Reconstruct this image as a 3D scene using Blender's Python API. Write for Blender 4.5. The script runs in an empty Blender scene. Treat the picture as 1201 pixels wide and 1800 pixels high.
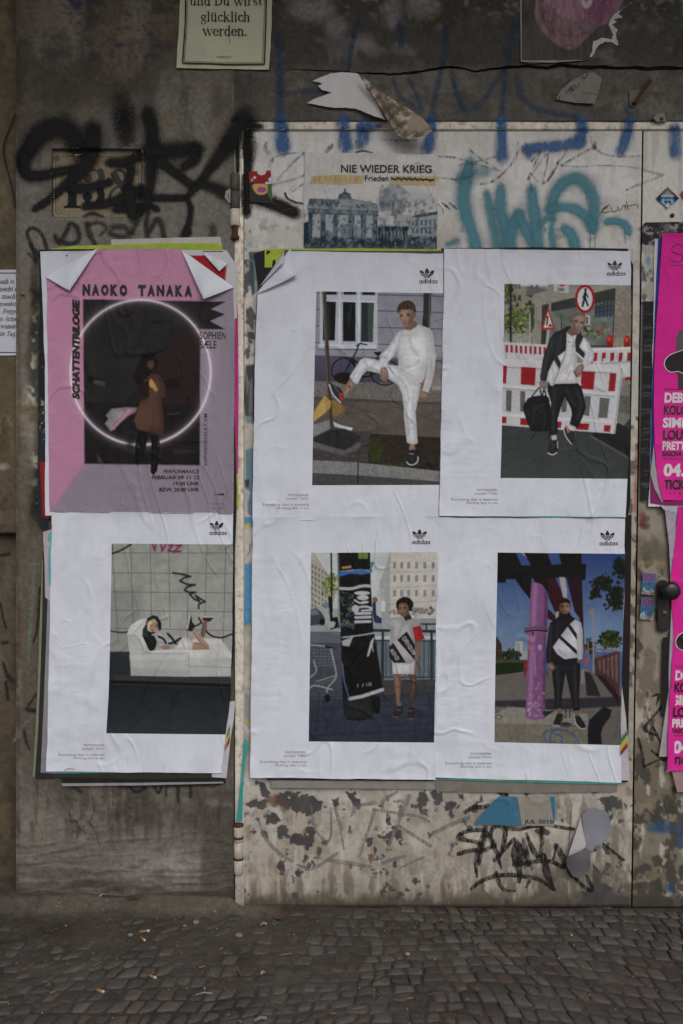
import bpy, bmesh, math, random
import numpy as np
from mathutils import Vector
from mathutils.geometry import delaunay_2d_cdt

# ---------------------------------------------------------------- camera, sky, sun, exposure
# The wall stands in the plane y = 0; one unit of the layout grid is S metres on it.
S = 0.00178            # metres per layout unit on the wall plane
D = 3.11               # camera distance from the wall
HOR = 850.0            # layout row at eye height
CX = 600.0
HC = (1600 - HOR) * S  # eye height above the pavement

scene = bpy.context.scene
cam_data = bpy.data.cameras.new('camera')
cam_data.sensor_fit = 'VERTICAL'
cam_data.sensor_height = 36.0
cam_data.lens = 36.0 * D / (1800 * S)
cam_data.shift_y = -(900 - HOR) / 1800.0
cam_data.clip_start = 0.05
cam_data.clip_end = 500
cam = bpy.data.objects.new('camera', cam_data)
cam.location = (0, -D, HC)
cam.rotation_euler = (math.radians(90), 0, 0)
scene.collection.objects.link(cam)
scene.camera = cam

SUN_EL, SUN_AZ = 38.0, 14.0      # soft sun behind cloud, in front of the wall
world = bpy.data.worlds.new('World')
scene.world = world
world.use_nodes = True
wn = world.node_tree
wn.nodes.clear()
w_out = wn.nodes.new('ShaderNodeOutputWorld')
w_bg = wn.nodes.new('ShaderNodeBackground')
w_sky = wn.nodes.new('ShaderNodeTexSky')
w_hs = wn.nodes.new('ShaderNodeHueSaturation')
w_sky.sky_type = 'NISHITA'
w_sky.sun_disc = False
w_sky.sun_elevation = math.radians(SUN_EL)
w_sky.sun_rotation = math.radians(180 - SUN_AZ)
w_sky.dust_density = 4.0
w_sky.air_density = 1.0
w_hs.inputs['Saturation'].default_value = 0.66     # grey cloud cover
w_bg.inputs['Strength'].default_value = 0.098
wn.links.new(w_sky.outputs[0], w_hs.inputs['Color'])
wn.links.new(w_hs.outputs[0], w_bg.inputs['Color'])
wn.links.new(w_bg.outputs[0], w_out.inputs['Surface'])

sun_data = bpy.data.lights.new('sun', 'SUN')
sun_data.energy = 0.82
sun_data.angle = math.radians(38)
sun_data.color = (1.0, 0.99, 0.98)
sun = bpy.data.objects.new('sun', sun_data)
sun.rotation_euler = (math.radians(90 - SUN_EL), 0, math.radians(SUN_AZ))
sun.location = (0, -6, 6)
scene.collection.objects.link(sun)

scene.view_settings.view_transform = 'Standard'
scene.view_settings.look = 'None'
scene.view_settings.exposure = 0.0
scene.view_settings.gamma = 1.0
scene.view_settings.use_curve_mapping = False
scene.render.engine = 'CYCLES'
scene.cycles.transparent_max_bounces = 24
scene.cycles.max_bounces = 5
scene.cycles.use_denoising = True

RNG = np.random.default_rng(7)
random.seed(7)
COL = scene.collection

# ---------------------------------------------------------------- helpers: layout, colour, noise
def W(px, py, dep=0.0):
    """layout grid position on a plane at depth dep behind the wall plane -> metres"""
    px = np.asarray(px, float); py = np.asarray(py, float); dep = np.asarray(dep, float)
    k = (D + dep) / D
    x = (px - CX) * S * k
    z = HC + (HOR - py) * S * k
    return np.stack([x, dep + 0 * x, z + 0 * x], -1)

def G(px, py):
    """layout position below the wall foot -> point on the pavement"""
    d = D * (1600 - HOR) / (py - HOR)
    return ((px - CX) * S * d / D, d - D)

def lin(c):
    c = np.asarray(c, float) / 255.0
    return np.where(c <= 0.04045, c / 12.92, ((c + 0.055) / 1.055) ** 2.4)

E_Y = np.array([0, 160, 480, 1000, 1330, 1600])
E_V = np.array([0.30, 0.36, 0.56, 0.68, 0.71, 0.71])
def ALB(c, py):
    """surface colour seen under the soft light at row py -> base colour"""
    e = np.interp(py, E_Y, E_V)
    return np.clip(lin(c) / np.asarray(e)[..., None], 0.0, 0.85)

_TAB = np.random.default_rng(12345).random((16, 256, 256)).astype(np.float32)
def _h(ix, iy, seed):
    return _TAB[seed % 16][(ix + seed * 37) & 255, (iy + seed * 91) & 255]

def vnoise(x, y, seed=0):
    ix = np.floor(x); iy = np.floor(y)
    fx = x - ix; fy = y - iy
    fx = fx * fx * fx * (fx * (fx * 6 - 15) + 10); fy = fy * fy * fy * (fy * (fy * 6 - 15) + 10)
    ix = ix.astype(np.int32); iy = iy.astype(np.int32)
    a = _h(ix, iy, seed); b = _h(ix + 1, iy, seed); c = _h(ix, iy + 1, seed); d = _h(ix + 1, iy + 1, seed)
    return (a + (b - a) * fx) * (1 - fy) + (c + (d - c) * fx) * fy

def fbm(px, py, sx, sy=None, octv=4, seed=0, gain=0.5):
    """0..1 noise"""
    px = np.asarray(px, float); py = np.asarray(py, float)
    sy = sx if sy is None else sy
    t = 0.0; amp = 1.0; tot = 0.0
    for o in range(octv):
        t = t + amp * vnoise(px / sx * 2 ** o + 17.3 * o, py / sy * 2 ** o + 9.1 * o, seed + o * 13)
        tot += amp; amp *= gain
    return t / tot

def sstep(a, b, x):
    t = np.clip((np.asarray(x, float) - a) / (b - a), 0, 1)
    return t * t * (3 - 2 * t)

def wrinkle(px, py):
    """relief in metres (towards the street) that all pasted paper shares"""
    px = np.asarray(px, float); py = np.asarray(py, float)
    wx = px + 26 * (fbm(px, py, 120, seed=3, octv=2) - .5)
    a = (fbm(wx, py, 30, 130, 3, seed=11) - .5) * 0.0042
    b = (fbm(px, py, 150, 170, 2, seed=23) - .5) * 0.0110
    m = sstep(.53, .66, fbm(px, py, 130, 100, 2, seed=77))
    r = np.abs(fbm(wx + .35 * py, py - .2 * px, 60, 90, 2, seed=41) - .5)
    c = 0.0034 * m * (1 - sstep(0, .055, r))
    m2 = sstep(.51, .64, fbm(px, py, 90, 150, 2, seed=177))
    r2 = np.abs(fbm(wx - .25 * py, py, 38, 150, 2, seed=141) - .5)
    c2 = 0.0026 * m2 * (1 - sstep(0, .06, r2))
    m3 = sstep(.5, .64, fbm(px, py, 70, 120, 2, seed=277))
    c3 = 0.0009 * m3 * (fbm(wx, py, 34, 9, 2, seed=241) - .5) * 2      # short crinkles across
    r4 = np.abs(fbm(wx + .6 * py, py + .3 * wx, 46, 70, 2, seed=341) - .5); m4 = sstep(.54, .63, fbm(px, py, 60, 80, 2, seed=377))
    c4 = 0.0014 * m4 * (1 - sstep(0, .022, r4))
    return a + b + c + c2 + c3 + c4 + 0.006

# ---------------------------------------------------------------- helpers: meshes and objects
def tagit(o, label=None, cat=None, group=None, kind=None):
    if label: o['label'] = label
    if cat: o['category'] = cat
    if group: o['group'] = group
    if kind: o['kind'] = kind
    return o

def raw_mesh(name, V, F=None, col=None, smooth=True, attrs=None):
    me = bpy.data.meshes.new(name)
    V = np.asarray(V, np.float32)
    if isinstance(F, np.ndarray):
        n, k = F.shape
        me.vertices.add(len(V)); me.vertices.foreach_set('co', V.ravel())
        me.loops.add(n * k); me.loops.foreach_set('vertex_index', F.astype(np.int32).ravel())
        me.polygons.add(n); me.polygons.foreach_set('loop_start', np.arange(0, n * k, k, dtype=np.int32))
        me.update(calc_edges=True)
    else:
        me.from_pydata([tuple(map(float, v)) for v in V], [], [tuple(int(i) for i in f) for f in F])
    if col is not None:
        c = np.ones((len(V), 4), np.float32); c[:, :3] = col
        a = me.color_attributes.new('Col', 'FLOAT_COLOR', 'POINT')
        a.data.foreach_set('color', c.ravel())
    for an, av in (attrs or {}).items():
        a = me.attributes.new(an, 'FLOAT', 'POINT')
        a.data.foreach_set('value', np.asarray(av, np.float32))
    if smooth:
        me.polygons.foreach_set('use_smooth', np.ones(len(me.polygons), bool))
    return me

def mk(name, V, F, mat, parent=None, col=None, smooth=True, attrs=None, label=None, cat=None, group=None, kind=None, origin=None):
    """one mesh object from world coordinates; its origin is its parent's or the thing's base"""
    V = np.asarray(V, float)
    if parent is not None:
        off = np.array(root_loc(parent))
        o_loc = (0, 0, 0)
    else:
        off = np.array(origin if origin is not None else ((V[:, 0].min() + V[:, 0].max()) / 2, V[:, 1].max(), V[:, 2].min()))
        o_loc = tuple(off)
    me = raw_mesh(name, V - off, F, col, smooth, attrs)
    me.materials.append(mat)
    o = bpy.data.objects.new(name, me)
    COL.objects.link(o)
    o.location = o_loc
    if parent is not None: o.parent = parent
    return tagit(o, label, cat, group, kind)

def root_loc(o):
    l = Vector(o.location)
    while o.parent is not None:
        o = o.parent; l = l + Vector(o.location)
    return tuple(l)

def thing(name, label, cat, loc, group=None):
    o = bpy.data.objects.new(name, None)
    o.empty_display_size = 0.05
    COL.objects.link(o); o.location = tuple(float(v) for v in loc)
    return tagit(o, label, cat, group)

def grid_faces(nu, nv):
    """quads of an (nv rows, nu columns) vertex grid, wound to face the street"""
    i = np.arange(nv * nu).reshape(nv, nu)
    return np.stack([i[:-1, :-1].ravel(), i[1:, :-1].ravel(), i[1:, 1:].ravel(), i[:-1, 1:].ravel()], 1)

def box_vf(x0, x1, y0, y1, z0, z1, bev=0.0):
    bm = bmesh.new()
    bmesh.ops.create_cube(bm, size=1)
    for v in bm.verts:
        v.co = ((x0 + x1) / 2 + v.co.x * (x1 - x0), (y0 + y1) / 2 + v.co.y * (y1 - y0), (z0 + z1) / 2 + v.co.z * (z1 - z0))
    if bev: bmesh.ops.bevel(bm, geom=bm.edges[:], offset=bev, segments=2, affect='EDGES')
    return bm_vf(bm)

def bm_vf(bm):
    bm.verts.index_update()
    V = [tuple(v.co) for v in bm.verts]; F = [tuple(v.index for v in f.verts) for f in bm.faces]
    bm.free()
    return np.array(V), F

def join_vf(parts):
    V = []; F = []; n = 0
    for v, f in parts:
        V.append(np.asarray(v, float)); F += [tuple(int(i) + n for i in q) for q in f]; n += len(v)
    return np.concatenate(V), F

def lathe_vf(profile, axis_o, axis_d, seg=24):
    """profile [(dist along axis, radius)] turned round an axis"""
    d = Vector(axis_d).normalized(); o = Vector(axis_o)
    a = d.orthogonal().normalized(); b = d.cross(a)
    V = []; F = []
    for (t, r) in profile:
        for k in range(seg):
            an = 2 * math.pi * k / seg
            V.append(tuple(o + d * t + (a * math.cos(an) + b * math.sin(an)) * r))
    for i in range(len(profile) - 1):
        for k in range(seg):
            k2 = (k + 1) % seg
            F.append((i * seg + k, i * seg + k2, (i + 1) * seg + k2, (i + 1) * seg + k))
    F.append(tuple(range(seg))[::-1]); F.append(tuple((len(profile) - 1) * seg + k for k in range(seg)))
    return np.array(V), F

def smooth_pts(P, step=3.0, closed=False):
    P = np.asarray(P, float)
    if closed: P = np.concatenate([P[-1:], P, P[:2]])
    else: P = np.concatenate([2 * P[:1] - P[1:2], P, 2 * P[-1:] - P[-2:-1]])
    out = []
    for i in range(1, len(P) - 2):
        n = max(2, int(np.hypot(*(P[i + 1, :2] - P[i, :2])) / step))
        t = np.linspace(0, 1, n, endpoint=False)[:, None]
        p0, p1, p2, p3 = P[i - 1], P[i], P[i + 1], P[i + 2]
        out.append(.5 * (2 * p1 + (p2 - p0) * t + (2 * p0 - 5 * p1 + 4 * p2 - p3) * t ** 2 + (3 * p1 - p0 - 3 * p2 + p3) * t ** 3))
    if not closed: out.append(P[-2:-1])
    return np.concatenate(out)

def line_pts(P, step=3.0):
    P = np.asarray(P, float); out = []
    for a, b in zip(P[:-1], P[1:]):
        n = max(1, int(np.hypot(*(b[:2] - a[:2])) / step))
        out.append(a + (b - a) * np.linspace(0, 1, n, endpoint=False)[:, None])
    out.append(P[-1:])
    return np.concatenate(out)

def ribbon(P, widths, depf, eps, soft=False, drift=0.0):
    """flat paint stroke lying on a surface: verts, quads, edge alpha. P in layout units"""
    P = np.asarray(P, float)
    w = np.interp(np.linspace(0, 1, len(P)), np.linspace(0, 1, len(np.atleast_1d(widths))), np.atleast_1d(widths))
    T = np.gradient(P, axis=0) if len(P) > 1 else np.array([[1., 0]])
    T /= np.maximum(np.hypot(T[:, 0], T[:, 1])[:, None], 1e-6)
    ncap = 4
    if soft: caps = [(1 - i / ncap) for i in range(ncap)]
    else: caps = [(1 - i / ncap) for i in range(ncap)]
    rows = []; ws = []; al = []
    for c in caps:       # start cap
        rows.append(P[0] - T[0] * w[0] / 2 * c); ws.append(w[0] * math.sqrt(max(1 - c * c, 0.0009))); al.append(1 - c if soft else 1)
    for p, ww in zip(P, w): rows.append(p); ws.append(ww); al.append(1)
    for c in caps[::-1]:
        rows.append(P[-1] + T[-1] * w[-1] / 2 * c); ws.append(w[-1] * math.sqrt(max(1 - c * c, 0.0009))); al.append(1 - c if soft else 1)
    rows = np.array(rows); ws = np.array(ws); al = np.array(al, float)
    TT = np.concatenate([np.repeat(T[:1], ncap, 0), T, np.repeat(T[-1:], ncap, 0)])
    N = np.stack([-TT[:, 1], TT[:, 0]], 1)
    q = np.array([-1, -.72, -.45, -.15, .15, .45, .72, 1]) if soft else np.array([-1, -.8, 0, .8, 1])
    ea = np.array([0, .20, .80, 1.25, 1.25, .80, .20, 0]) if soft else np.array([0, 1, 1, 1, 0])
    X = rows[:, None, :] + N[:, None, :] * (q[None, :, None] * ws[:, None, None] / 2)
    A = al[:, None] * ea[None, :]
    px = X[..., 0].ravel(); py = X[..., 1].ravel()
    t = np.repeat(np.linspace(0, 1, len(rows)), len(q))
    V = W(px, py, depf(px, py) - eps - drift * t)
    return V, grid_faces(len(q), len(rows)), A.ravel()

def strokes_obj(name, strokes, depf, mat, parent, eps=0.0008, label=None, wm=1.0):
    """several strokes of one piece of lettering or one graffiti tag -> one part"""
    Vs = []; Fs = []; As = []; n = 0
    for k, st in enumerate(strokes):
        pts, wd = st[0], st[1]
        op = st[2] if len(st) > 2 else {}
        sharp = op.get('sharp', False); soft = op.get('soft', False)
        P = line_pts(pts, op.get('step', 3)) if sharp or len(pts) < 3 else smooth_pts(pts, op.get('step', 3))
        V, F, A = ribbon(P, np.atleast_1d(wd) * (wm * 1.32 if soft else wm), depf, eps + 0.00006 * k, soft, 0.00005)
        Vs.append(V); Fs.append(F + n); As.append(A * op.get('a', 1.0)); n += len(V)
    return mk(name, np.concatenate(Vs), np.concatenate(Fs), mat, parent, attrs={'alpha': np.concatenate(As)}, label=label)

def in_poly(px, py, poly):
    poly = np.asarray(poly, float); ins = np.zeros(np.shape(px), bool)
    j = len(poly) - 1
    for i in range(len(poly)):
        xi, yi = poly[i]; xj, yj = poly[j]
        if yi != yj:
            ins ^= ((yi > py) != (yj > py)) & (px < (xj - xi) * (py - yi) / (yj - yi) + xi)
        j = i
    return ins

def poly_tri(poly, step):
    """triangulated polygon with inner points about step apart: 2-D points, triangles"""
    P = np.asarray(poly, float)
    B = line_pts(np.concatenate([P, P[:1]]), step)[:-1]
    x0, y0 = P.min(0); x1, y1 = P.max(0)
    gx, gy = np.meshgrid(np.arange(x0 + step / 2, x1, step), np.arange(y0 + step / 2, y1, step))
    gx = gx.ravel() + np.tile([0, .13 * step], len(gx.ravel()))[:gx.size]; gy = gy.ravel()
    ins = in_poly(gx, gy, P)
    Q = np.stack([gx[ins], gy[ins]], 1)
    if len(Q):
        d = np.min(np.hypot(Q[:, None, 0] - B[None, :, 0], Q[:, None, 1] - B[None, :, 1]), 1) if len(Q) * len(B) < 4e6 else np.full(len(Q), 9.)
        Q = Q[d > .4 * step]
    allp = np.concatenate([B, Q]); nb = len(B)
    r = delaunay_2d_cdt([Vector((float(a), float(b))) for a, b in allp], [], [list(range(nb))], 1, 1e-4)
    V2 = np.array([tuple(v) for v in r[0]])
    F = np.array([tuple(f)[:3] for f in r[2]], int)
    # wind towards the street: +x right, +y down in the layout
    a, b, c = V2[F[:, 0]], V2[F[:, 1]], V2[F[:, 2]]
    cr = (b[:, 0] - a[:, 0]) * (c[:, 1] - a[:, 1]) - (b[:, 1] - a[:, 1]) * (c[:, 0] - a[:, 0])
    F[cr > 0] = F[cr > 0][:, ::-1]
    return V2, F

# ---------------------------------------------------------------- helpers: flat lettering
def text2d(s, bold=0.0, shear=0.0, spacing=1.0):
    cu = bpy.data.curves.new('lettering', 'FONT')
    cu.body = s; cu.size = 1; cu.offset = bold; cu.shear = shear; cu.space_character = spacing
    cu.resolution_u = 3; cu.dimensions = '2D'; cu.fill_mode = 'BOTH'
    o = bpy.data.objects.new('lettering', cu); COL.objects.link(o)
    dg = bpy.context.evaluated_depsgraph_get(); dg.update()
    me = bpy.data.meshes.new_from_object(o.evaluated_get(dg))
    V = np.array([v.co[:2] for v in me.vertices], float); F = [tuple(p.vertices) for p in me.polygons]
    bpy.data.objects.remove(o); bpy.data.curves.remove(cu); bpy.data.meshes.remove(me)
    return V, F

def fit_text(s, box, rot=0, **k):
    """lettering fitted to the box x0,y0,x1,y1 (layout units); rot=90 reads upwards"""
    V, F = text2d(s, **k)
    lo = V.min(0); hi = V.max(0); q = (V - lo) / (hi - lo)
    x0, y0, x1, y1 = box
    if rot == 0: P = np.stack([x0 + q[:, 0] * (x1 - x0), y1 - q[:, 1] * (y1 - y0)], 1)
    elif rot == 90: P = np.stack([x1 - q[:, 1] * (x1 - x0), y1 - q[:, 0] * (y1 - y0)], 1)
    return P, F

def text_obj(lines, depf, mat, parent, eps=0.0007, warp=None, name='lettering', label=None):
    """lines = [(string, box, options)] -> one lettering part per printed line"""
    by = {}
    for ln in lines:
        s, box = ln[0], ln[1]; op = dict(ln[2]) if len(ln) > 2 else {}
        rot = op.pop('rot', 0)
        P, F = fit_text(s, box, rot, **op)
        if warp is not None: P = warp(P)
        by.setdefault(round(box[1], 2) if len(s) == 1 else (s, round(box[1], 2)), []).append((W(P[:, 0], P[:, 1], depf(P[:, 0], P[:, 1]) - eps), F))
    for VF in by.values():
        V, F = join_vf(VF)
        o = mk(name, V, F, mat, parent, smooth=False, label=label)
    return o

# a small seriffed alphabet drawn as thick and thin pen strokes (x-height 1, y up)
def _bowl(cx, cy, rx, ry, a0, a1, hw=.22, tw=.08, n=14):
    a = np.radians(np.linspace(a0, a1, n))
    return (np.stack([cx + rx * np.cos(a), cy + ry * np.sin(a)], 1), tw + (hw - tw) * np.abs(np.cos(a)))
def _stem(x, y0, y1, w=.21): return (np.array([(x, y0), (x, (y0 + y1) / 2), (x, y1)]), np.array([w] * 3))
def _ser(x, y, l=.36): return (np.array([(x - l / 2, y), (x, y), (x + l / 2, y)]), np.array([.07] * 3))
def _ln(*p, w=(.08,)):
    p = np.array(p, float); return (p, np.interp(np.linspace(0, 1, len(p)), np.linspace(0, 1, len(w)), w) if len(w) > 1 else np.array([w[0]] * len(p)))
def serif_glyph(ch):
    A = lambda x, top: [_stem(x, 0, top), _ser(x, .03), _ser(x - .08, top - .03, .26)]
    if ch == 'u': return [_stem(.22, .3, 1), _ser(.14, .97, .28), _bowl(.44, .32, .23, .3, 180, 330), _stem(.72, 0, 1), _ser(.64, .97, .28), _ser(.8, .03, .24)], .98
    if ch == 'ü': g, a = serif_glyph('u'); return g + [_ln((.27, 1.27), (.31, 1.27), w=(.19,)), _ln((.62, 1.27), (.66, 1.27), w=(.19,))], a
    if ch == 'n': return A(.22, 1) + [_bowl(.47, .68, .24, .29, 0, 150), _stem(.72, 0, .7), _ser(.72, .03)], .98
    if ch == 'm': g, a = serif_glyph('n'); return g + [_bowl(.96, .68, .24, .29, 0, 150), _stem(1.21, 0, .7), _ser(1.21, .03)], 1.46
    if ch == 'h': return A(.22, 1.48) + [_bowl(.47, .68, .24, .29, 0, 150), _stem(.72, 0, .7), _ser(.72, .03)], .98
    if ch == 'd': return [_bowl(.4, .48, .27, .47, 40, 320), _stem(.68, 0, 1.48), _ser(.6, 1.45, .26), _ser(.78, .03, .22)], .92
    if ch == 'D': return [_stem(.24, 0, 1.4), _ser(.2, .04, .4), _ser(.2, 1.36, .4), _bowl(.5, .7, .48, .67, -90, 90, .24), _ln((.2, .04), (.5, .04)), _ln((.2, 1.36), (.5, 1.36))], 1.16
    if ch == 'w': return [_ln((.1, 1), (.42, .02), w=(.2,)), _ln((.42, .02), (.72, .95), w=(.08,)), _ln((.64, 1), (.96, .02), w=(.2,)), _ln((.96, .02), (1.26, 1), w=(.08,)), _ser(.12, .97), _ser(.68, .97, .3), _ser(1.25, .97, .3)], 1.36
    if ch == 'i': return A(.24, 1) + [_ln((.22, 1.3), (.26, 1.3), w=(.2,))], .5
    if ch == 'j': return A(.24, 1), .5
    if ch == 'r': return A(.22, 1) + [_ln((.3, .7), (.46, .92), (.6, .95), w=(.07, .1, .2))], .7
    if ch == 's': return [_ln((.6, .72), (.5, .95), (.3, .95), (.18, .77), (.3, .58), (.5, .46), (.62, .26), (.5, .05), (.28, .04), (.14, .28), w=(.06, .08, .08, .18, .2, .2, .18, .08, .08, .06))], .74
    if ch == 't': return [_stem(.3, .2, 1.26), _ln((.1, .97), (.56, .97)), _ln((.3, .22), (.4, .03), (.58, .1), w=(.2, .1, .06))], .62
    if ch == 'g': return [_bowl(.4, .66, .25, .31, 0, 360, .2), _ln((.6, .9), (.74, 1.0), (.82, .95), w=(.06, .08, .1)), _ln((.22, .4), (.2, .24), (.4, .16), (.66, .08), (.74, -.14), (.5, -.4), (.26, -.38), (.1, -.2), (.24, .02), w=(.06, .1, .16, .18, .14, .08, .08, .14, .06))], .86
    if ch == 'l': return A(.24, 1.48), .5
    if ch == 'c': return [_bowl(.44, .5, .31, .47, 50, 320), _ln((.6, .8), (.64, .8), w=(.17,))], .76
    if ch == 'k': return A(.22, 1.48) + [_ln((.3, .45), (.72, .97)), _ln((.42, .6), (.8, .02), w=(.2,)), _ser(.72, .97, .3), _ser(.82, .03, .3)], 1.0
    if ch == 'e': return [_bowl(.43, .5, .31, .47, 10, 325), _ln((.2, .56), (.72, .56))], .82
    if ch == 'a': return [_ln((.16, .74), (.26, .95), (.5, .95), (.62, .7), w=(.12, .08, .08, .18)), _stem(.62, .1, .7), _bowl(.36, .28, .22, .26, 0, 360, .18), _ser(.74, .03, .2)], .84
    if ch == 'F': return [_stem(.26, 0, 1.4), _ser(.26, .04, .42), _ln((.1, 1.36), (.86, 1.36)), _ln((.3, .72), (.66, .72)), _ln((.84, 1.36), (.86, 1.06)), _ln((.66, .9), (.66, .54))], .9
    if ch == 'A': return [_ln((.12, .02), (.56, 1.4)), _ln((.56, 1.4), (1.0, .02), w=(.2,)), _ln((.28, .5), (.82, .5)), _ser(.12, .04, .3), _ser(1.02, .04, .36)], 1.14
    if ch == 'T': return [_stem(.5, 0, 1.4), _ser(.5, .04, .4), _ln((.06, 1.36), (.94, 1.36)), _ln((.08, 1.36), (.06, 1.05)), _ln((.92, 1.36), (.94, 1.05))], 1.0
    if ch == '.': return [_ln((.14, .1), (.2, .1), w=(.2,))], .36
    if ch == ',': return [_ln((.18, .1), (.16, -.15), w=(.2, .06))], .36
    return [], .5

def serif_strokes(s, x0, x1, base, xh, slant=0.0, track=0.0):
    """strokes (layout units) of a seriffed line whose x-height is xh"""
    out = []; x = 0.0
    for ch in s:
        g, adv = serif_glyph(ch)
        for P, w in g: out.append((np.stack([P[:, 0] + x + slant * P[:, 1], P[:, 1]], 1), w))
        x += adv + track
    k = (x1 - x0) / x
    return [(np.stack([x0 + P[:, 0] * k, base - P[:, 1] * xh], 1), w * (k + xh) / 2, {'step': max(.6, xh / 8)}) for P, w in out]

# ---------------------------------------------------------------- materials
def new_mat(name):
    m = bpy.data.materials.new(name); m.use_nodes = True
    nt = m.node_tree; b = nt.nodes['Principled BSDF']
    return m, nt, b, nt.nodes['Material Output']

def noise_node(nt, scale, detail=4, rough=.6, vec=None, stretch=None):
    n = nt.nodes.new('ShaderNodeTexNoise'); n.inputs['Scale'].default_value = scale
    n.inputs['Detail'].default_value = detail; n.inputs['Roughness'].default_value = rough
    g = nt.nodes.new('ShaderNodeNewGeometry')
    if stretch:
        mp = nt.nodes.new('ShaderNodeMapping'); mp.inputs['Scale'].default_value = stretch
        nt.links.new(g.outputs['Position'], mp.inputs['Vector']); nt.links.new(mp.outputs[0], n.inputs['Vector'])
    else:
        nt.links.new(g.outputs['Position'], n.inputs['Vector'])
    return n

def maprange(nt, src, a, b, c, d):
    r = nt.nodes.new('ShaderNodeMapRange')
    for i, v in zip(('From Min', 'From Max', 'To Min', 'To Max'), (a, b, c, d)): r.inputs[i].default_value = v
    nt.links.new(src, r.inputs['Value']); return r.outputs[0]

def surface(name, color=None, rough=.7, spec=.3, grain=.15, gscale=300, bump=.2, bscale=400, bdist=.002, coarse=0.0, cscale=20, metal=0.0, stretch=None):
    """base colour from the painted vertices (or one colour) with fine grain and relief"""
    m, nt, b, out = new_mat(name)
    if color is None:
        a = nt.nodes.new('ShaderNodeAttribute'); a.attribute_name = 'Col'; src = a.outputs['Color']
    else:
        a = nt.nodes.new('ShaderNodeRGB'); a.outputs[0].default_value = (*color, 1); src = a.outputs[0]
    n = noise_node(nt, gscale, 3, .65, stretch=stretch)
    f = maprange(nt, n.outputs['Fac'], .3, .7, 1 - grain, 1 + grain)
    if coarse:
        n2 = noise_node(nt, cscale, 5, .6)
        f2 = maprange(nt, n2.outputs['Fac'], .3, .7, 1 - coarse, 1 + coarse)
        mm = nt.nodes.new('ShaderNodeMath'); mm.operation = 'MULTIPLY'
        nt.links.new(f, mm.inputs[0]); nt.links.new(f2, mm.inputs[1]); f = mm.outputs[0]
    vm = nt.nodes.new('ShaderNodeVectorMath'); vm.operation = 'SCALE'
    nt.links.new(src, vm.inputs[0]); nt.links.new(f, vm.inputs['Scale'])
    nt.links.new(vm.outputs[0], b.inputs['Base Color'])
    b.inputs['Roughness'].default_value = rough; b.inputs['Specular IOR Level'].default_value = spec
    b.inputs['Metallic'].default_value = metal
    if bump:
        bn = noise_node(nt, bscale, 4, .6)
        bp = nt.nodes.new('ShaderNodeBump'); bp.inputs['Strength'].default_value = bump; bp.inputs['Distance'].default_value = bdist
        nt.links.new(bn.outputs['Fac'], bp.inputs['Height']); nt.links.new(bp.outputs[0], b.inputs['Normal'])
    return m

def paint(name, color, rough=.5, wear=.0, wscale=60, speckle=.25, sscale=900, opacity=1.0, stretch=None):
    """thin paint whose cover follows the stroke's own edge and breaks up with wear"""
    m, nt, b, out = new_mat(name)
    b.inputs['Base Color'].default_value = (*color, 1); b.inputs['Roughness'].default_value = rough
    b.inputs['Specular IOR Level'].default_value = .25
    a = nt.nodes.new('ShaderNodeAttribute'); a.attribute_name = 'alpha'
    n = noise_node(nt, sscale, 2, .6)
    r = maprange(nt, n.outputs['Fac'], .3, .7, -speckle, speckle)
    # alpha + noise * 4a(1-a): grainy only along the edge
    inv = nt.nodes.new('ShaderNodeMath'); inv.operation = 'SUBTRACT'; inv.inputs[0].default_value = 1
    nt.links.new(a.outputs['Fac'], inv.inputs[1])
    aa = nt.nodes.new('ShaderNodeMath'); aa.operation = 'MULTIPLY'
    nt.links.new(a.outputs['Fac'], aa.inputs[0]); nt.links.new(inv.outputs[0], aa.inputs[1])
    ab = nt.nodes.new('ShaderNodeMath'); ab.operation = 'MULTIPLY'
    nt.links.new(aa.outputs[0], ab.inputs[0]); nt.links.new(r, ab.inputs[1])
    ac = nt.nodes.new('ShaderNodeMath'); ac.operation = 'MULTIPLY_ADD'; ac.inputs[1].default_value = 4
    nt.links.new(ab.outputs[0], ac.inputs[0]); nt.links.new(a.outputs['Fac'], ac.inputs[2])
    res = ac.outputs[0]
    if wear:
        n2 = noise_node(nt, wscale, 6, .7, stretch=stretch)
        r2 = maprange(nt, n2.outputs['Fac'], .5 - wear * .25, .62 - wear * .12, 1, 1 - min(1, wear * 1.6))
        w2 = nt.nodes.new('ShaderNodeMath'); w2.operation = 'MULTIPLY'
        nt.links.new(res, w2.inputs[0]); nt.links.new(r2, w2.inputs[1]); res = w2.outputs[0]
    mo = nt.nodes.new('ShaderNodeMath'); mo.operation = 'MULTIPLY'; mo.inputs[1].default_value = opacity; mo.use_clamp = True
    nt.links.new(res, mo.inputs[0])
    nt.links.new(mo.outputs[0], b.inputs['Alpha'])
    return m

M = {}
M['plaster'] = surface('plaster', rough=.9, spec=.15, grain=.22, gscale=420, bump=.55, bscale=260, bdist=.003, coarse=.10, cscale=28)
M['door_paint'] = surface('door_paint', rough=.55, spec=.3, grain=.07, gscale=600, bump=.15, bscale=300, bdist=.0012, coarse=.05, cscale=40)
M['paper'] = surface('paper', rough=.65, spec=.12, grain=.03, gscale=500, bump=.16, bscale=150, bdist=.0018, coarse=.03, cscale=22)
M['old_paper'] = surface('old_paper', rough=.75, spec=.2, grain=.10, gscale=300, bump=.25, bscale=160, bdist=.002, coarse=.10, cscale=30)
M['steel_trim'] = surface('steel_trim', rough=.55, spec=.3, grain=.12, gscale=350, bump=.2, bscale=250, bdist=.001, coarse=.16, cscale=45)
M['ink_black'] = surface('ink_black', (.014, .014, .016), rough=.5, grain=.2, gscale=700, bump=0)
M['ink_grey'] = surface('ink_grey', (.10, .10, .11), rough=.5, grain=.3, gscale=900, bump=0)
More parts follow.
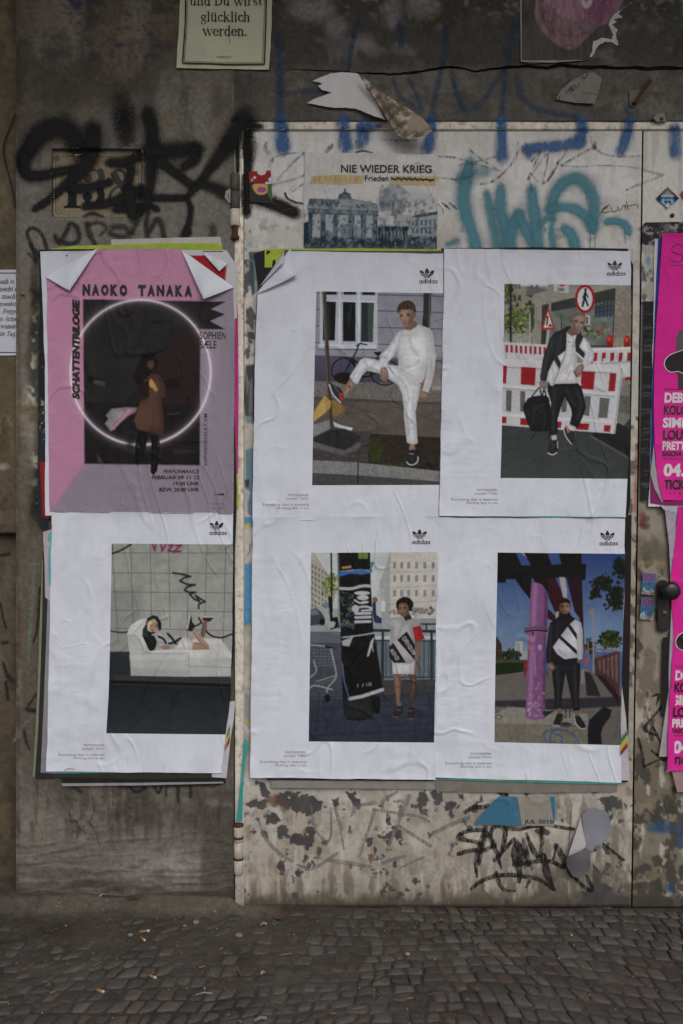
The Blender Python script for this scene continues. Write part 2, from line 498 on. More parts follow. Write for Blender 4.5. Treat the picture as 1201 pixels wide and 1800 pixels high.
M['ink_white'] = surface('ink_white', (.62, .58, .64), rough=.5, grain=.05, gscale=400, bump=0)
M['black_plastic'] = surface('black_plastic', (.012, .012, .013), rough=.38, spec=.5, grain=.2, gscale=300, bump=.12, bscale=300, bdist=.0006)
M['rust'] = surface('rust', (.075, .035, .022), rough=.8, grain=.35, gscale=260, bump=.4, bscale=300, bdist=.001, coarse=.3, cscale=60)
M['concrete'] = surface('concrete', (.16, .155, .145), rough=.9, spec=.1, grain=.12, gscale=120, bump=.3, bscale=80)
M['stone'] = surface('stone', rough=.8, spec=.2, grain=.42, gscale=420, bump=.8, bscale=240, bdist=.0032, coarse=.14, cscale=70)
M['soil'] = surface('soil', rough=.95, spec=.1, grain=.5, gscale=420, bump=.8, bscale=330, bdist=.004, coarse=.25, cscale=45)
M['litter'] = surface('litter', rough=.8, spec=.2, grain=.2, gscale=500, bump=.2, bscale=400)
M['wire'] = surface('wire', (.02, .019, .018), rough=.6, bump=0)
M['spray_black'] = paint('spray_black', (.007, .007, .008), rough=.7, wear=.10, wscale=420, speckle=.55, sscale=380)
M['spray_black_old'] = paint('spray_black_old', (.018, .018, .018), rough=.6, wear=.22, wscale=120, speckle=.3, opacity=.85)
M['spray_blue'] = paint('spray_blue', (.028, .112, .31), rough=.5, wear=.34, wscale=60, speckle=.45, sscale=500, stretch=(1, 1, .25))
M['spray_blue_faint'] = paint('spray_blue_faint', (.022, .07, .16), rough=.6, wear=.35, wscale=40, speckle=.5, sscale=400, opacity=.55)
M['spray_teal'] = paint('spray_teal', (.072, .262, .338), rough=.5, wear=.18, wscale=26, speckle=.4, sscale=500, opacity=.92)
M['spray_grey'] = paint('spray_grey', (.20, .195, .20), rough=.7, wear=.5, wscale=40, speckle=.6, sscale=300, opacity=.6)
M['marker_grey'] = paint('marker_grey', (.10, .095, .09), rough=.6, wear=.55, wscale=130, speckle=.3, opacity=.62, stretch=(1, 1, .4))
M['marker_silver'] = paint('marker_silver', (.21, .21, .215), rough=.5, wear=.4, wscale=110, speckle=.3, opacity=.75, stretch=(1, 1, .3))
M['marker_black'] = paint('marker_black', (.014, .014, .014), rough=.5, wear=.38, wscale=130, speckle=.3, opacity=.93, stretch=(1, 1, .35))
M['pen_black'] = paint('pen_black', (.03, .028, .028), rough=.5, wear=.15, wscale=200, speckle=.2, opacity=.9)
M['chalk_green'] = paint('chalk_green', (.22, .38, .31), rough=.9, wear=.85, wscale=420, speckle=.6, sscale=700, opacity=.9)
M['crayon_red'] = paint('crayon_red', (.25, .03, .04), rough=.7, wear=.4, wscale=200, opacity=.8)

# ---------------------------------------------------------------- a painter for flat prints and for worn paint
class Canvas:
    def __init__(s, x0, y0, x1, y1, k=1.6, base=(128, 128, 128), gain=1.0):
        s.gain = gain
        s.x0, s.y0, s.x1, s.y1, s.k = x0, y0, x1, y1, k
        s.w = int(math.ceil((x1 - x0) * k)) + 1; s.h = int(math.ceil((y1 - y0) * k)) + 1
        s.a = np.empty((s.h, s.w, 3), np.float32); s.a[:] = base
        s.rd = 0.0; s.dt = 0.0; s.n = 0
        s.t(0, 0, 1)
    def figure(s, rd=.15, dt=.015): s.rd, s.dt = rd, dt       # printed people: rounded forms, cloth folds
    def t(s, ox, oy, z): s.ox, s.oy, s.z = ox, oy, z
    def grid(s):
        return np.meshgrid(s.x0 + np.arange(s.w) / s.k, s.y0 + np.arange(s.h) / s.k)
    def _c(s, pts):
        p = np.asarray(pts, float)
        return np.stack([(s.ox + p[:, 0] / s.z - s.x0) * s.k, (s.oy + p[:, 1] / s.z - s.y0) * s.k], 1)
    def _win(s, P, pad):
        x0 = max(int(P[:, 0].min() - pad), 0); x1 = min(int(P[:, 0].max() + pad) + 2, s.w)
        y0 = max(int(P[:, 1].min() - pad), 0); y1 = min(int(P[:, 1].max() + pad) + 2, s.h)
        if x1 <= x0 or y1 <= y0: return None
        X, Y = np.meshgrid(np.arange(x0, x1, dtype=np.float32), np.arange(y0, y1, dtype=np.float32))
        return x0, x1, y0, y1, X, Y
    def _put(s, win, m, col, a, c2=None, tex=0, ts=6, seed=0):
        x0, x1, y0, y1, X, Y = win
        m = (m * a)[..., None]
        c = np.asarray(col, np.float32)
        if c2 is not None:
            f = np.linspace(0, 1, y1 - y0)[:, None, None]
            c = c * (1 - f) + np.asarray(c2, np.float32) * f
        if tex:
            c = c * (1 + tex * (fbm(X, Y, ts, octv=3, seed=seed) - .5)[..., None] * 2)
        s.a[y0:y1, x0:x1] = s.a[y0:y1, x0:x1] * (1 - m) + c * m
    def p(s, pts, col, a=1, soft=0, sm=False, c2=None, tex=0, ts=6, seed=0):
        P = s._c(pts)
        if sm: P = smooth_pts(P, 5, True)
        soft = soft / s.z * s.k
        win = s._win(P, 2 + soft)
        if win is None: return
        X, Y = win[4], win[5]
        d = np.full(X.shape, 1e9, np.float32); ins = np.zeros(X.shape, bool)
        Q = np.roll(P, 1, 0)
        for (ax, ay), (bx, by) in zip(P, Q):
            ex, ey = bx - ax, by - ay; L = ex * ex + ey * ey + 1e-9
            t = np.clip(((X - ax) * ex + (Y - ay) * ey) / L, 0, 1)
            np.minimum(d, (X - ax - t * ex) ** 2 + (Y - ay - t * ey) ** 2, out=d)
            if ay != by: ins ^= ((ay > Y) != (by > Y)) & (X < (bx - ax) * (Y - ay) / (by - ay) + ax)
        d = np.sqrt(d); sd = np.where(ins, -d, d)
        m = np.clip(.5 - sd / (1 + soft), 0, 1)
        s.n += 1
        s._put(win, m, col, a, c2, tex or s.dt, ts, seed or s.n)
        if s.rd and not soft and d.size > 60:
            dm = d[ins].max() if ins.any() else 1
            f = 1 - s.rd * (1 - sstep(0, .75, d / max(dm, 1e-3))) * (.55 + .45 * sstep(P[:, 0].min(), P[:, 0].max(), X))
            x0, x1, y0, y1 = win[:4]
            s.a[y0:y1, x0:x1] *= 1 + (np.where(ins, f, 1) * (1 + .35 * s.rd) - 1)[..., None] * (m * a)[..., None]
    def l(s, pts, w, col, a=1, soft=0, sm=False, tex=0):
        P = s._c(pts)
        if sm and len(P) > 2: P = smooth_pts(P, 6)
        soft = soft / s.z * s.k; w = w / s.z * s.k
        win = s._win(P, 2 + soft + w)
        if win is None: return
        X, Y = win[4], win[5]
        d = np.full(X.shape, 1e9, np.float32)
        for (ax, ay), (bx, by) in zip(P[:-1], P[1:]):
            ex, ey = bx - ax, by - ay; L = ex * ex + ey * ey + 1e-9
            t = np.clip(((X - ax) * ex + (Y - ay) * ey) / L, 0, 1)
            np.minimum(d, (X - ax - t * ex) ** 2 + (Y - ay - t * ey) ** 2, out=d)
        ww = min(w, 1.0) if w < 1 else 1.0
        s._put(win, np.clip(.5 - (np.sqrt(d) - max(w, 1) / 2) / (1 + soft), 0, 1) * ww, col, a, None, tex)
    def e(s, cx, cy, rx, ry, col, a=1, soft=0, rot=0, n=20, c2=None, tex=0):
        t = np.linspace(0, 2 * math.pi, n, endpoint=False); r = math.radians(rot)
        x = rx * np.cos(t); y = ry * np.sin(t)
        rd, s.rd = s.rd, s.rd * .4
        s.p(np.stack([cx + x * math.cos(r) - y * math.sin(r), cy + x * math.sin(r) + y * math.cos(r)], 1), col, a, soft, c2=c2, tex=tex)
        s.rd = rd
    def ring(s, cx, cy, rx, ry, w, col, a=1, a0=0, a1=360, soft=0):
        t = np.radians(np.linspace(a0, a1, 28))
        s.l(np.stack([cx + rx * np.cos(t), cy + ry * np.sin(t)], 1), w, col, a, soft)
    def r(s, x0, y0, x1, y1, col, **k): s.p([(x0, y0), (x1, y0), (x1, y1), (x0, y1)], col, **k)
    def blobs(s, cx, cy, rx, ry, n, r, cols, seed=0, a=.9):
        g = np.random.default_rng(seed)
        if n > 45 and a == .9 and r >= 11: n, r = int(n * 2.2), r * .62      # foliage: many small leaves
        for i in range(n):
            q = g.normal(0, .45, 2); c = np.array(cols[g.integers(len(cols))]) * g.uniform(.8, 1.2)
            s.e(cx + q[0] * rx, cy + q[1] * ry, r * g.uniform(.5, 1.3), r * g.uniform(.5, 1.2), c, a, n=7, rot=g.uniform(0, 180))
    def grainy(s, amp, ts, seed=0, octv=3):
        X, Y = s.grid()
        s.a *= (1 + amp * (fbm(X, Y, ts, octv=octv, seed=seed) - .5) * 2)[..., None]
    def photo(s, seed, sat=.80):
        X, Y = s.grid(); g = s.a.mean(-1, keepdims=True); s.a = g + (s.a - g) * sat
        s.a = np.clip(124 + (s.a - 128) * 1.09, 15, 250)
        a = s.a; a[1:-1, 1:-1] = .5 * a[1:-1, 1:-1] + .125 * (a[:-2, 1:-1] + a[2:, 1:-1] + a[1:-1, :-2] + a[1:-1, 2:])
        s.mul(1 + .10 * (fbm(X, Y, 34, octv=3, seed=seed) - .5) + .06 * (fbm(X, Y, 7, octv=3, seed=seed + 1) - .5) + .10 * (vnoise(X / 1.3, Y / 1.3, seed + 2) - .5))
    def mul(s, f): s.a *= f[..., None]
    def mix(s, m, col): s.a = s.a * (1 - m[..., None]) + np.asarray(col, np.float32) * m[..., None]
    def sample(s, px, py):
        fx = np.clip((px - s.x0) * s.k, 0, s.w - 1.001); fy = np.clip((py - s.y0) * s.k, 0, s.h - 1.001)
        ix = fx.astype(int); iy = fy.astype(int); u = (fx - ix)[..., None]; v = (fy - iy)[..., None]
        a = s.a
        c = (a[iy, ix] * (1 - u) + a[iy, ix + 1] * u) * (1 - v) + (a[iy + 1, ix] * (1 - u) + a[iy + 1, ix + 1] * u) * v
        return np.minimum(ALB(np.clip(c, 0, 255), py) * s.gain, .85)

# ---------------------------------------------------------------- sheets of paper
PAPER = np.array((.630, .668, .765))

def polyline_at(P, t):
    P = np.asarray(P, float)
    d = np.concatenate([[0], np.cumsum(np.hypot(*np.diff(P, axis=0).T))]); d /= d[-1]
    return np.stack([np.interp(t, d, P[:, 0]), np.interp(t, d, P[:, 1])], -1)

def paper_depth(base):
    return lambda px, py: base - wrinkle(px, py)

class Poster:
    """a pasted sheet: left and right edges as polylines, top to bottom; optional printed field"""
    def __init__(s, name, label, left, right, base, cat='poster', group=None, photo=None, canvas=None, tint=PAPER, step=2.8,
                 pstep=1.25, wob=1.2, seed=1, lift=.004, folds=(), mat='paper', whole=False, photo_name='printed_photo', root=None):
        s.base = base; s.depf = paper_depth(base)
        L = np.asarray(left, float); R = np.asarray(right, float)
        y0 = min(L[:, 1].min(), R[:, 1].min()); y1 = max(L[:, 1].max(), R[:, 1].max())
        x0 = min(L[:, 0].min(), R[:, 0].min()); x1 = max(L[:, 0].max(), R[:, 0].max())
        s.root = root or thing(name, label, cat, W((x0 + x1) / 2, y1, base), group)
        wid = np.hypot(*(R.mean(0) - L.mean(0))); hei = y1 - y0
        st = pstep if whole else step
        if photo is not None:
            # photo field in (u, v) of the sheet, found from its corners
            def uv(p):
                u, v = .5, .5
                for _ in range(25):
                    q = (1 - u) * polyline_at(L, v) + u * polyline_at(R, v)
                    u += (p[0] - q[0]) / wid; v += (p[1] - q[1]) / hei
                return u, v
            c = [uv(p) for p in photo]      # TL TR BR BL
            ua, ub = (c[0][0] + c[3][0]) / 2, min((c[1][0] + c[2][0]) / 2, 1.0)
            va, vb = (c[0][1] + c[1][1]) / 2, (c[2][1] + c[3][1]) / 2
            us = np.concatenate([np.linspace(0, ua, max(2, int(ua * wid / step)), endpoint=False),
                                 np.linspace(ua, ub, int((ub - ua) * wid / pstep)),
                                 np.linspace(ub, 1, max(2, int((1 - ub) * wid / step) + 1))[1:] if ub < .995 else []])
            vs = np.concatenate([np.linspace(0, va, max(2, int(va * hei / step)), endpoint=False),
                                 np.linspace(va, vb, int((vb - va) * hei / pstep)),
                                 np.linspace(vb, 1, max(2, int((1 - vb) * hei / step) + 1))[1:]])
        else:
            us = np.linspace(0, 1, max(3, int(wid / st))); vs = np.linspace(0, 1, max(3, int(hei / st)))
        U, Vv = np.meshgrid(us, vs)
        Lp = polyline_at(L, vs); Rp = polyline_at(R, vs)
        # hand-torn, slightly wavy edges
        wl = (fbm(vs * hei, 0 * vs, 40, octv=4, seed=seed) - .5) * wob * 2
        wr = (fbm(vs * hei, 0 * vs, 40, octv=4, seed=seed + 5) - .5) * wob * 2
        wt = (fbm(us * wid, 0 * us, 50, octv=4, seed=seed + 9) - .5) * wob * 2
        wb = (fbm(us * wid, 0 * us, 50, octv=4, seed=seed + 14) - .5) * wob * 2
        X = Lp[:, None, 0] * (1 - U) + Rp[:, None, 0] * U; Y = Lp[:, None, 1] * (1 - U) + Rp[:, None, 1] * U
        eL = np.exp(-U * wid / 5); eR = np.exp(-(1 - U) * wid / 5); eT = np.exp(-Vv * hei / 5); eB = np.exp(-(1 - Vv) * hei / 5)
        X = X + eL * wl[:, None] + eR * wr[:, None]; Y = Y + eT * wt[None] + eB * wb[None]
        e = np.maximum.reduce([np.exp(-U * wid / 9), np.exp(-(1 - U) * wid / 9), np.exp(-Vv * hei / 7), np.exp(-(1 - Vv) * hei / 9)])
        lf = lift * e * sstep(.42, .7, fbm(X, Y, 45, octv=2, seed=seed + 31))
        P = W(X.ravel(), Y.ravel(), s.depf(X.ravel(), Y.ravel()) - lf.ravel())
        F = grid_faces(len(us), len(vs))
        keep = np.ones(len(F), bool)
        fx = X.ravel()[F].mean(1); fy = Y.ravel()[F].mean(1)
        for (ax, ay, bx, by) in folds:       # corner turned over along a line: drop what lies left of a->b
            keep &= ((bx - ax) * (fy - ay) - (by - ay) * (fx - ax)) > 0
        isph = np.zeros(len(F), bool)
        if photo is not None:
            fu = U.ravel()[F].mean(1); fv = Vv.ravel()[F].mean(1)
            isph = (fu > ua) & (fu < ub) & (fv > va) & (fv < vb)
        xr, yr = X.ravel(), Y.ravel()
        st_ = 1 + .05 * (fbm(xr, yr, 26, 60, 4, seed=seed + 3) - .5) * 2 - .05 * sstep(.52, .72, fbm(xr, yr, 70, 50, 4, seed=seed + 4)) - .10 * np.exp(-Vv.ravel() * hei / 30) * fbm(xr, yr, 40, 30, 3, seed=seed + 6) - .04 * sstep(.66, .76, fbm(xr, yr, 9, 14, 3, seed=seed + 7))
        base_col = np.asarray(tint, float) * st_[:, None] if not whole else canvas.sample(X.ravel(), Y.ravel())
        def sub(nm, mask, cols):
            f = F[mask & keep]; idx = np.unique(f); mp = np.zeros(len(P), int); mp[idx] = np.arange(len(idx))
            return mk(nm, P[idx], mp[f], M[mat], s.root, col=cols[idx])
        s.sheet = sub('sheet', ~isph, base_col)
        if photo is not None:
            s.photo = sub(photo_name, isph, canvas.sample(X.ravel(), Y.ravel()))
    def text(s, lines, mat='ink_black', eps=.0008, warp=None, **k): return text_obj(lines, s.depf, M[mat], s.root, eps, warp, **k)

def paper_piece(name, label, poly, base, color, cat='paper', step=6, bulge=0.0, mat='old_paper', canvas=None, parent=None, group=None, hf=None, rough=0.0, seed=0, kind=None):
    """irregular sheet; bulge or hf(px,py) lifts it off the wall"""
    P = np.asarray(poly, float)
    if rough:
        B = line_pts(np.concatenate([P, P[:1]]), 2.5)[:-1]
        B[:, 0] += (fbm(B[:, 0] * 3 + 50, B[:, 1] * 3, 12, octv=3, seed=seed) - .5) * rough * 2
        B[:, 1] += (fbm(B[:, 0] * 3, B[:, 1] * 3 + 90, 12, octv=3, seed=seed + 4) - .5) * rough * 2
        P = B
    V2, F = poly_tri(P, step)
    px, py = V2[:, 0], V2[:, 1]
    dep = base - wrinkle(px, py)
    if hf is not None: dep = dep - hf(px, py)
    elif bulge:
        dep = dep - bulge * sstep(.3, .8, fbm(px, py, 40, octv=3, seed=seed + 8))
    if canvas is not None: c = canvas.sample(px, py)
    else:
        c = ALB(np.asarray(color, float), py) if np.max(color) > 1.01 else np.tile(color, (len(px), 1))
        c = np.atleast_2d(c) * (1 + .08 * (fbm(px, py, 16, 40, 3, seed=seed + 2) - .5)[:, None] * 2)
    return mk(name, W(px, py, dep), F, M[mat], parent, col=c, label=label, cat=cat if parent is None else None, group=group, kind=kind)

def flap(name, A, B, tip, base, h, parent, col, n=14, mat='paper', curl=.6):
    """corner of a sheet folded forward along A-B, its tip lifted off the paper"""
    A, B, T = (np.asarray(p, float) for p in (A, B, tip))
    V = []; F = []; cc = []
    for i in range(n + 1):
        t = i / n
        for j in range(n + 1):
            q = j / n
            p = (A * (1 - q) + B * q) * (1 - t) + T * t
            d = base - wrinkle(p[0], p[1]) - .0015 - h * (math.sin(math.pi * min(t * .8, 1)) ** .7) * (.75 + .25 * math.sin(3 * q)) - curl * h * t ** 2
            V.append(W(p[0], p[1], d)); cc.append(np.asarray(col) * (1 + .05 * math.sin(9 * q + 4 * t)))
    F = grid_faces(n + 1, n + 1)
    return mk(name, np.array(V), F, M[mat], parent, col=np.array(cc))

# ================================================================ the setting: wall, doors, pavement
def panel_vf(left, right, ys, us, depf):
    L = np.asarray(left, float); R = np.asarray(right, float)
    xl = np.interp(ys, L[:, 1], L[:, 0]); xr = np.interp(ys, R[:, 1], R[:, 0])
    X = xl[:, None] * (1 - us[None]) + xr[:, None] * us[None]; Y = np.repeat(ys[:, None], len(us), 1)
    x, y = X.ravel(), Y.ravel()
    return W(x, y, depf(x, y)), grid_faces(len(us), len(ys)), x, y

def join_np(parts):
    V = []; F = []; x = []; y = []; n = 0
    for v, f, a, b in parts:
        V.append(v); F.append(f + n); x.append(a); y.append(b); n += len(v)
    return np.concatenate(V), np.concatenate(F), np.concatenate(x), np.concatenate(y)

def umix(w, edge_l, edge_r, fine, coarse):
    """column positions 0..1: fine near both edges, coarse between"""
    a = np.arange(0, edge_l, fine); b = np.arange(edge_l, w - edge_r, coarse); c = np.linspace(w - edge_r, w, max(2, int(edge_r / fine) + 1))
    return np.concatenate([a, b, c]) / w

wall = thing('building_wall', 'stained grey plaster house wall with pier and cracked lintel around the steel door', 'wall', (0, 0, 0))

# --- plaster pier left of the door
def pier_dep(px, py):
    d = (fbm(px, py, 70, octv=3, seed=5) - .5) * -.008
    low = sstep(1430, 1490, py) * sstep(1600, 1560, py)
    # trowel ridges of the repair low on the pier
    yy = py + 9 * (fbm(px, py, 60, octv=3, seed=6) - .5) * 2 + .06 * px
    rid = np.abs(fbm(px, yy, 260, 17, 3, seed=8) - .5)
    d = d - low * (.0035 * (1 - sstep(0, .12, rid)) + .010 * (fbm(px, py, 50, 26, 3, seed=9) - .5))
    mid = sstep(1380, 1400, py) * sstep(1510, 1460, py) * sstep(100, 130, px) * sstep(300, 260, px)
    d = d + mid * .006 * sstep(.5, .62, fbm(px, py, 34, octv=4, seed=15))
    # niche that holds the number plaque
    nic = sstep(90, 93.5, px) * sstep(249.5, 246.5, px) * sstep(261, 264.5, py) * sstep(383, 380.5, py)
    d = d + .016 * nic
    d = d + .010 * sstep(36, 28, px + 3 * (fbm(px, py, 30, octv=3, seed=19) - .5) * 2)      # rounded left arris
    # broken foot
    d = d + .02 * sstep(1560, 1585, py + 26 * (fbm(px, 0 * py, 55, octv=3, seed=12) - .5) * 2)
    return d
cv = Canvas(20, -370, 415, 1620, .75, (80, 77, 72), 1.12)
X, Y = cv.grid()
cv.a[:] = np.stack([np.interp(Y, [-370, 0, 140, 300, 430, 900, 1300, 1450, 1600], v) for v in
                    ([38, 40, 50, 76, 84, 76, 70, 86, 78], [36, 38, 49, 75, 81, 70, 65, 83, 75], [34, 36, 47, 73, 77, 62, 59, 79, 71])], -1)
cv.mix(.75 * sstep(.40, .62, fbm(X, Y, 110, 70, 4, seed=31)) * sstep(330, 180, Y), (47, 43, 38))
cv.mix(.5 * sstep(.5, .7, fbm(X, Y, 60, 220, 4, seed=33)) * sstep(700, 300, Y), (88, 84, 79))
cv.mix(.55 * sstep(250, 330, X + 60 * fbm(X, Y, 60, octv=2, seed=3)) * sstep(60, 150, Y) * sstep(500, 380, Y), (82, 80, 76))
cv.mix(.35 * sstep(.50, .66, fbm(X + 8 * fbm(X, Y, 30, octv=2), Y, 30, 90, 4, seed=35)) * sstep(420, 200, Y), (37, 34, 30))
cv.mix(.45 * sstep(.5, .64, fbm(X, Y, 50, 40, 5, seed=135)) * sstep(460, 300, Y), (70, 63, 54))      # run-off streaks
cv.mix(.5 * sstep(.66, .72, fbm(X, Y, 14, 10, 3, seed=36)) * sstep(160, 60, Y) * sstep(80, 130, X) * sstep(330, 280, X), (32, 30, 44))
cv.l([(128, 0), (135, 12), (140, 6)], 14, (31, 30, 44), .8, 5); cv.l([(150, 70), (158, 73)], 6, (33, 31, 44), .8, 3); cv.l([(255, 100), (262, 96)], 5, (34, 32, 44), .7, 3)
cv.l([(206, 50), (210, 51)], 4, (33, 31, 44), .8, 2); cv.l([(304, 143), (308, 141)], 7, (95, 72, 45), .6, 5)
# strip beside the posters
cv.mix(.8 * np.exp(-((X - 50) / 22) ** 2 - ((Y - 725) / 50) ** 2) * sstep(.3, .6, fbm(X, Y, 30, octv=4, seed=37)), (122, 122, 118))
cv.mix(.75 * sstep(48, 66, X + 8 * np.sin(Y / 45)) * sstep(480, 520, Y) * sstep(960, 900, Y) * sstep(100, 80, X), (38, 39, 36))
cv.mix(.8 * sstep(.56, .64, fbm(X, Y, 12, 16, 4, seed=38)) * np.exp(-((X - 60 - 6 * np.sin(Y / 60)) / 9) ** 2) * sstep(500, 560, Y) * sstep(920, 880, Y), (150, 148, 135))
cv.mix(.6 * sstep(.6, .7, fbm(X, Y, 12, 30, 4, seed=39)) * np.exp(-((X - 32) / 6) ** 2) * sstep(980, 1050, Y), (112, 106, 96))
cv.mix(.4 * sstep(.5, .65, fbm(X, Y, 40, 60, 3, seed=40)) * sstep(460, 500, Y) * sstep(900, 700, Y), (88, 78, 56))
# below the posters
cv.mix(.8 * sstep(.40, .62, fbm(X, Y, 50, 40, 4, seed=41)) * sstep(1490, 1440, Y) * sstep(1340, 1370, Y) * sstep(70, 120, X), (58, 54, 49))
cv.mix(.8 * np.exp(-((X - 285) / 75) ** 2 - ((Y - 1525) / 34) ** 2) * sstep(.25, .55, fbm(X, Y, 40, 12, 4, seed=42)), (122, 118, 114))
cv.mix(.35 * sstep(.5, .6, fbm(X, Y, 150, 6, 4, seed=47)) * sstep(1470, 1500, Y), (64, 60, 54))
cv.mix(.55 * np.exp(-((X - 65) / 30) ** 2 - ((Y - 1450) / 40) ** 2), (102, 97, 90))
cv.mix(.85 * sstep(352, 364, X + 10 * fbm(X, Y, 30, octv=3, seed=43)) * sstep(1410, 1440, Y), (63, 60, 55))
cv.mix(.6 * sstep(1562, 1592, Y + 14 * fbm(X, Y, 30, octv=3, seed=44)), (66, 60, 53))
cv.mix(.45 * sstep(.58, .66, fbm(X, Y, 8, 70, 3, seed=45)) * sstep(1350, 1380, Y) * sstep(1500, 1450, Y), (50, 46, 40))
cv.mix(.5 * sstep(.6, .7, fbm(X, Y, 40, 40, 3, seed=46)) * sstep(320, 345, X) * sstep(1400, 1420, Y) * sstep(1480, 1450, Y), (104, 98, 84))
for pts in ([(162, 1400), (166, 1425), (158, 1445), (170, 1470), (175, 1488)], [(130, 1440), (140, 1462), (133, 1475)], [(115, 1441), (135, 1443), (142, 1460)]):
    cv.l(pts, 1.6, (40, 37, 33), .8, 1)
cv.e(206, 1434, 6, 9, (44, 42, 39), .8, 4); cv.e(240, 1438, 5, 8, (50, 46, 42), .7, 4); cv.e(160, 1475, 10, 5, (60, 56, 52), .6, 4)
cv.grainy(.16, 5, 48)
cv_pier = cv
hid_l, hid_r = [(28, -365), (28, 1604)], [(412, -365), (410, 1604)]
parts = []
ys = [np.concatenate([np.arange(-365, 0, 8), np.arange(0, 452, 1.9)]), np.arange(452, 1364, 2.6), np.arange(1364, 1606, 1.9)]
ys[0] = np.append(ys[0], ys[1][0]); ys[1] = np.append(ys[1], ys[2][0])
for i, u in enumerate((np.linspace(0, 1, 200), umix(384, 66, 20, 2.4, 24), np.linspace(0, 1, 200))):
    parts.append(panel_vf(hid_l, hid_r, ys[i], u, pier_dep))
V, F, x, y = join_np(parts)
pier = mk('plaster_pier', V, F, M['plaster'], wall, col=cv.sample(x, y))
sV, sF = box_vf(W(28, 0)[0] + .003, W(410, 0)[0], .03, .42, -.05, 3.5)
mk('pier_core', sV, sF, M['concrete'], wall, smooth=False)

# --- wall further left, set back from the pier
def side_dep(px, py):
    d = .030 + (fbm(px, py, 80, octv=3, seed=55) - .5) * -.008
    step_ = sstep(936, 941, py + 3 * (fbm(px, 0 * py, 20, octv=2, seed=3) - .5))
    d = d + .030 * step_ - .012 * sstep(905, 930, py) * (1 - step_)
    d = d + .008 * sstep(.55, .7, fbm(px, py, 20, octv=3, seed=56)) * sstep(840, 860, py) * sstep(910, 890, py)
    return d + .012 * sstep(1400, 1560, py) * fbm(px, py, 22, octv=3, seed=57)
cv = Canvas(-80, -370, 45, 1620, .75, (74, 66, 54), 1.05)
X, Y = cv.grid()
cv.a[:] = np.stack([np.interp(Y, [-370, 0, 300, 600, 800, 940, 1000, 1300, 1600], v) for v in
                    ([46, 48, 62, 70, 76, 66, 74, 64, 60], [42, 44, 57, 63, 68, 60, 69, 58, 54], [36, 38, 48, 51, 53, 52, 61, 49, 46])], -1)
cv.mix(.5 * sstep(.5, .68, fbm(X, Y, 40, 90, 4, seed=58)), (82, 73, 56))
cv.mix(.4 * sstep(.55, .7, fbm(X, Y, 25, 50, 4, seed=59)), (46, 42, 36))
cv.e(5, 820, 10, 6, (120, 116, 112), .8, 4)
cv.l([(8, 748), (18, 730)], 2, (110, 104, 95), .7, 1); cv.l([(10, 728), (20, 748)], 2, (110, 104, 95), .7, 1)
cv.grainy(.16, 5, 60)
V, F, x, y = panel_vf([(-60, -365), (-60, 1604)], [(34, -365), (34, 1604)], np.concatenate([np.arange(-365, 0, 8), np.arange(0, 1606, 2.6)]), np.linspace(0, 1, 36), side_dep)
mk('recessed_wall', V, F, M['plaster'], wall, col=cv.sample(x, y))
V, F, x, y = panel_vf([(-1500, -365), (-1500, 1606)], [(-59, -365), (-59, 1606)], np.linspace(-365, 1606, 60), np.linspace(0, 1, 50), lambda a, b: .034 + (fbm(a, b, 80, octv=3, seed=55) - .5) * -.008)
mk('recessed_wall', V, F, M['plaster'], wall, col=cv.sample(np.maximum(x, -60) + 40 * fbm(x, y, 60, octv=2), y))

# --- lintel over the door, split by a long crack
CRK = np.array([(405, 121), (475, 121), (560, 124), (600, 126), (640, 129), (690, 131), (718, 129), (750, 124), (790, 118), (812, 121), (835, 126), (860, 122), (890, 119), (925, 117), (960, 120), (985, 115), (1005, 117), (1040, 120), (1060, 118), (1085, 121), (1115, 119), (1140, 122), (1165, 119), (1201, 121), (1400, 118), (1850, 124)], float)
def lintel_dep(px, py):
    cy = np.interp(px, CRK[:, 0], CRK[:, 1]) + 2.2 * (fbm(px, 0 * px, 9, octv=3, seed=61) - .5)
    hw = np.interp(px, [405, 520, 640, 720, 900, 1100, 1201, 1850], [.2, .5, .9, 1.9, 2.3, 3.2, 2.8, 1.8]) * (.5 + fbm(px, 0 * px, 24, octv=2, seed=62))
    d = (fbm(px, py, 60, octv=4, seed=63) - .5) * -.007
    d = d - .005 * sstep(1, -1, (py - cy) / 2.0) * sstep(480, 720, px)
    return d + .020 * sstep(1.05, .75, np.abs(py - cy) / np.maximum(hw, .15)) * sstep(480, 560, px)
cv = Canvas(400, -370, 1260, 225, .75, (50, 49, 47), 1.0)
X, Y = cv.grid()
cv.a[:] = np.stack([np.interp(Y, [-370, 0, 110, 125, 212], v) for v in ([42, 44, 47, 60, 64], [41, 43, 46, 58, 62], [39, 41, 43, 55, 59])], -1)
cv.mix(.7 * sstep(.52, .66, fbm(X, Y, 60, 50, 4, seed=64)) * sstep(125, 100, Y), (70, 68, 70))
cv.mix(.6 * sstep(.5, .64, fbm(X, Y, 40, 60, 4, seed=65)) * sstep(125, 100, Y), (37, 35, 32))
cv.mix(.5 * sstep(.5, .66, fbm(X, Y, 90, 30, 4, seed=66)) * sstep(118, 130, Y), (78, 76, 73))
cv.mix(.4 * sstep(.5, .66, fbm(X, Y, 26, 40, 5, seed=67)) * sstep(118, 130, Y), (48, 47, 44))
cv.mix(.4 * sstep(480, 430, X), (40, 39, 37))
for q in [(545, 15, 40, 22), (590, 45, 20, 18), (745, 10, 30, 22), (690, 20, 16, 30), (640, 75, 20, 14), (560, 20, 30, 10)]:
    cv.e(*q, (84, 81, 84), .7, 14)
cv.mix(.55 * sstep(.6, .68, fbm(X, Y, 10, 8, 3, seed=68)) * sstep(60, 0, Y), (90, 88, 90))
cv.grainy(.16, 5, 69)
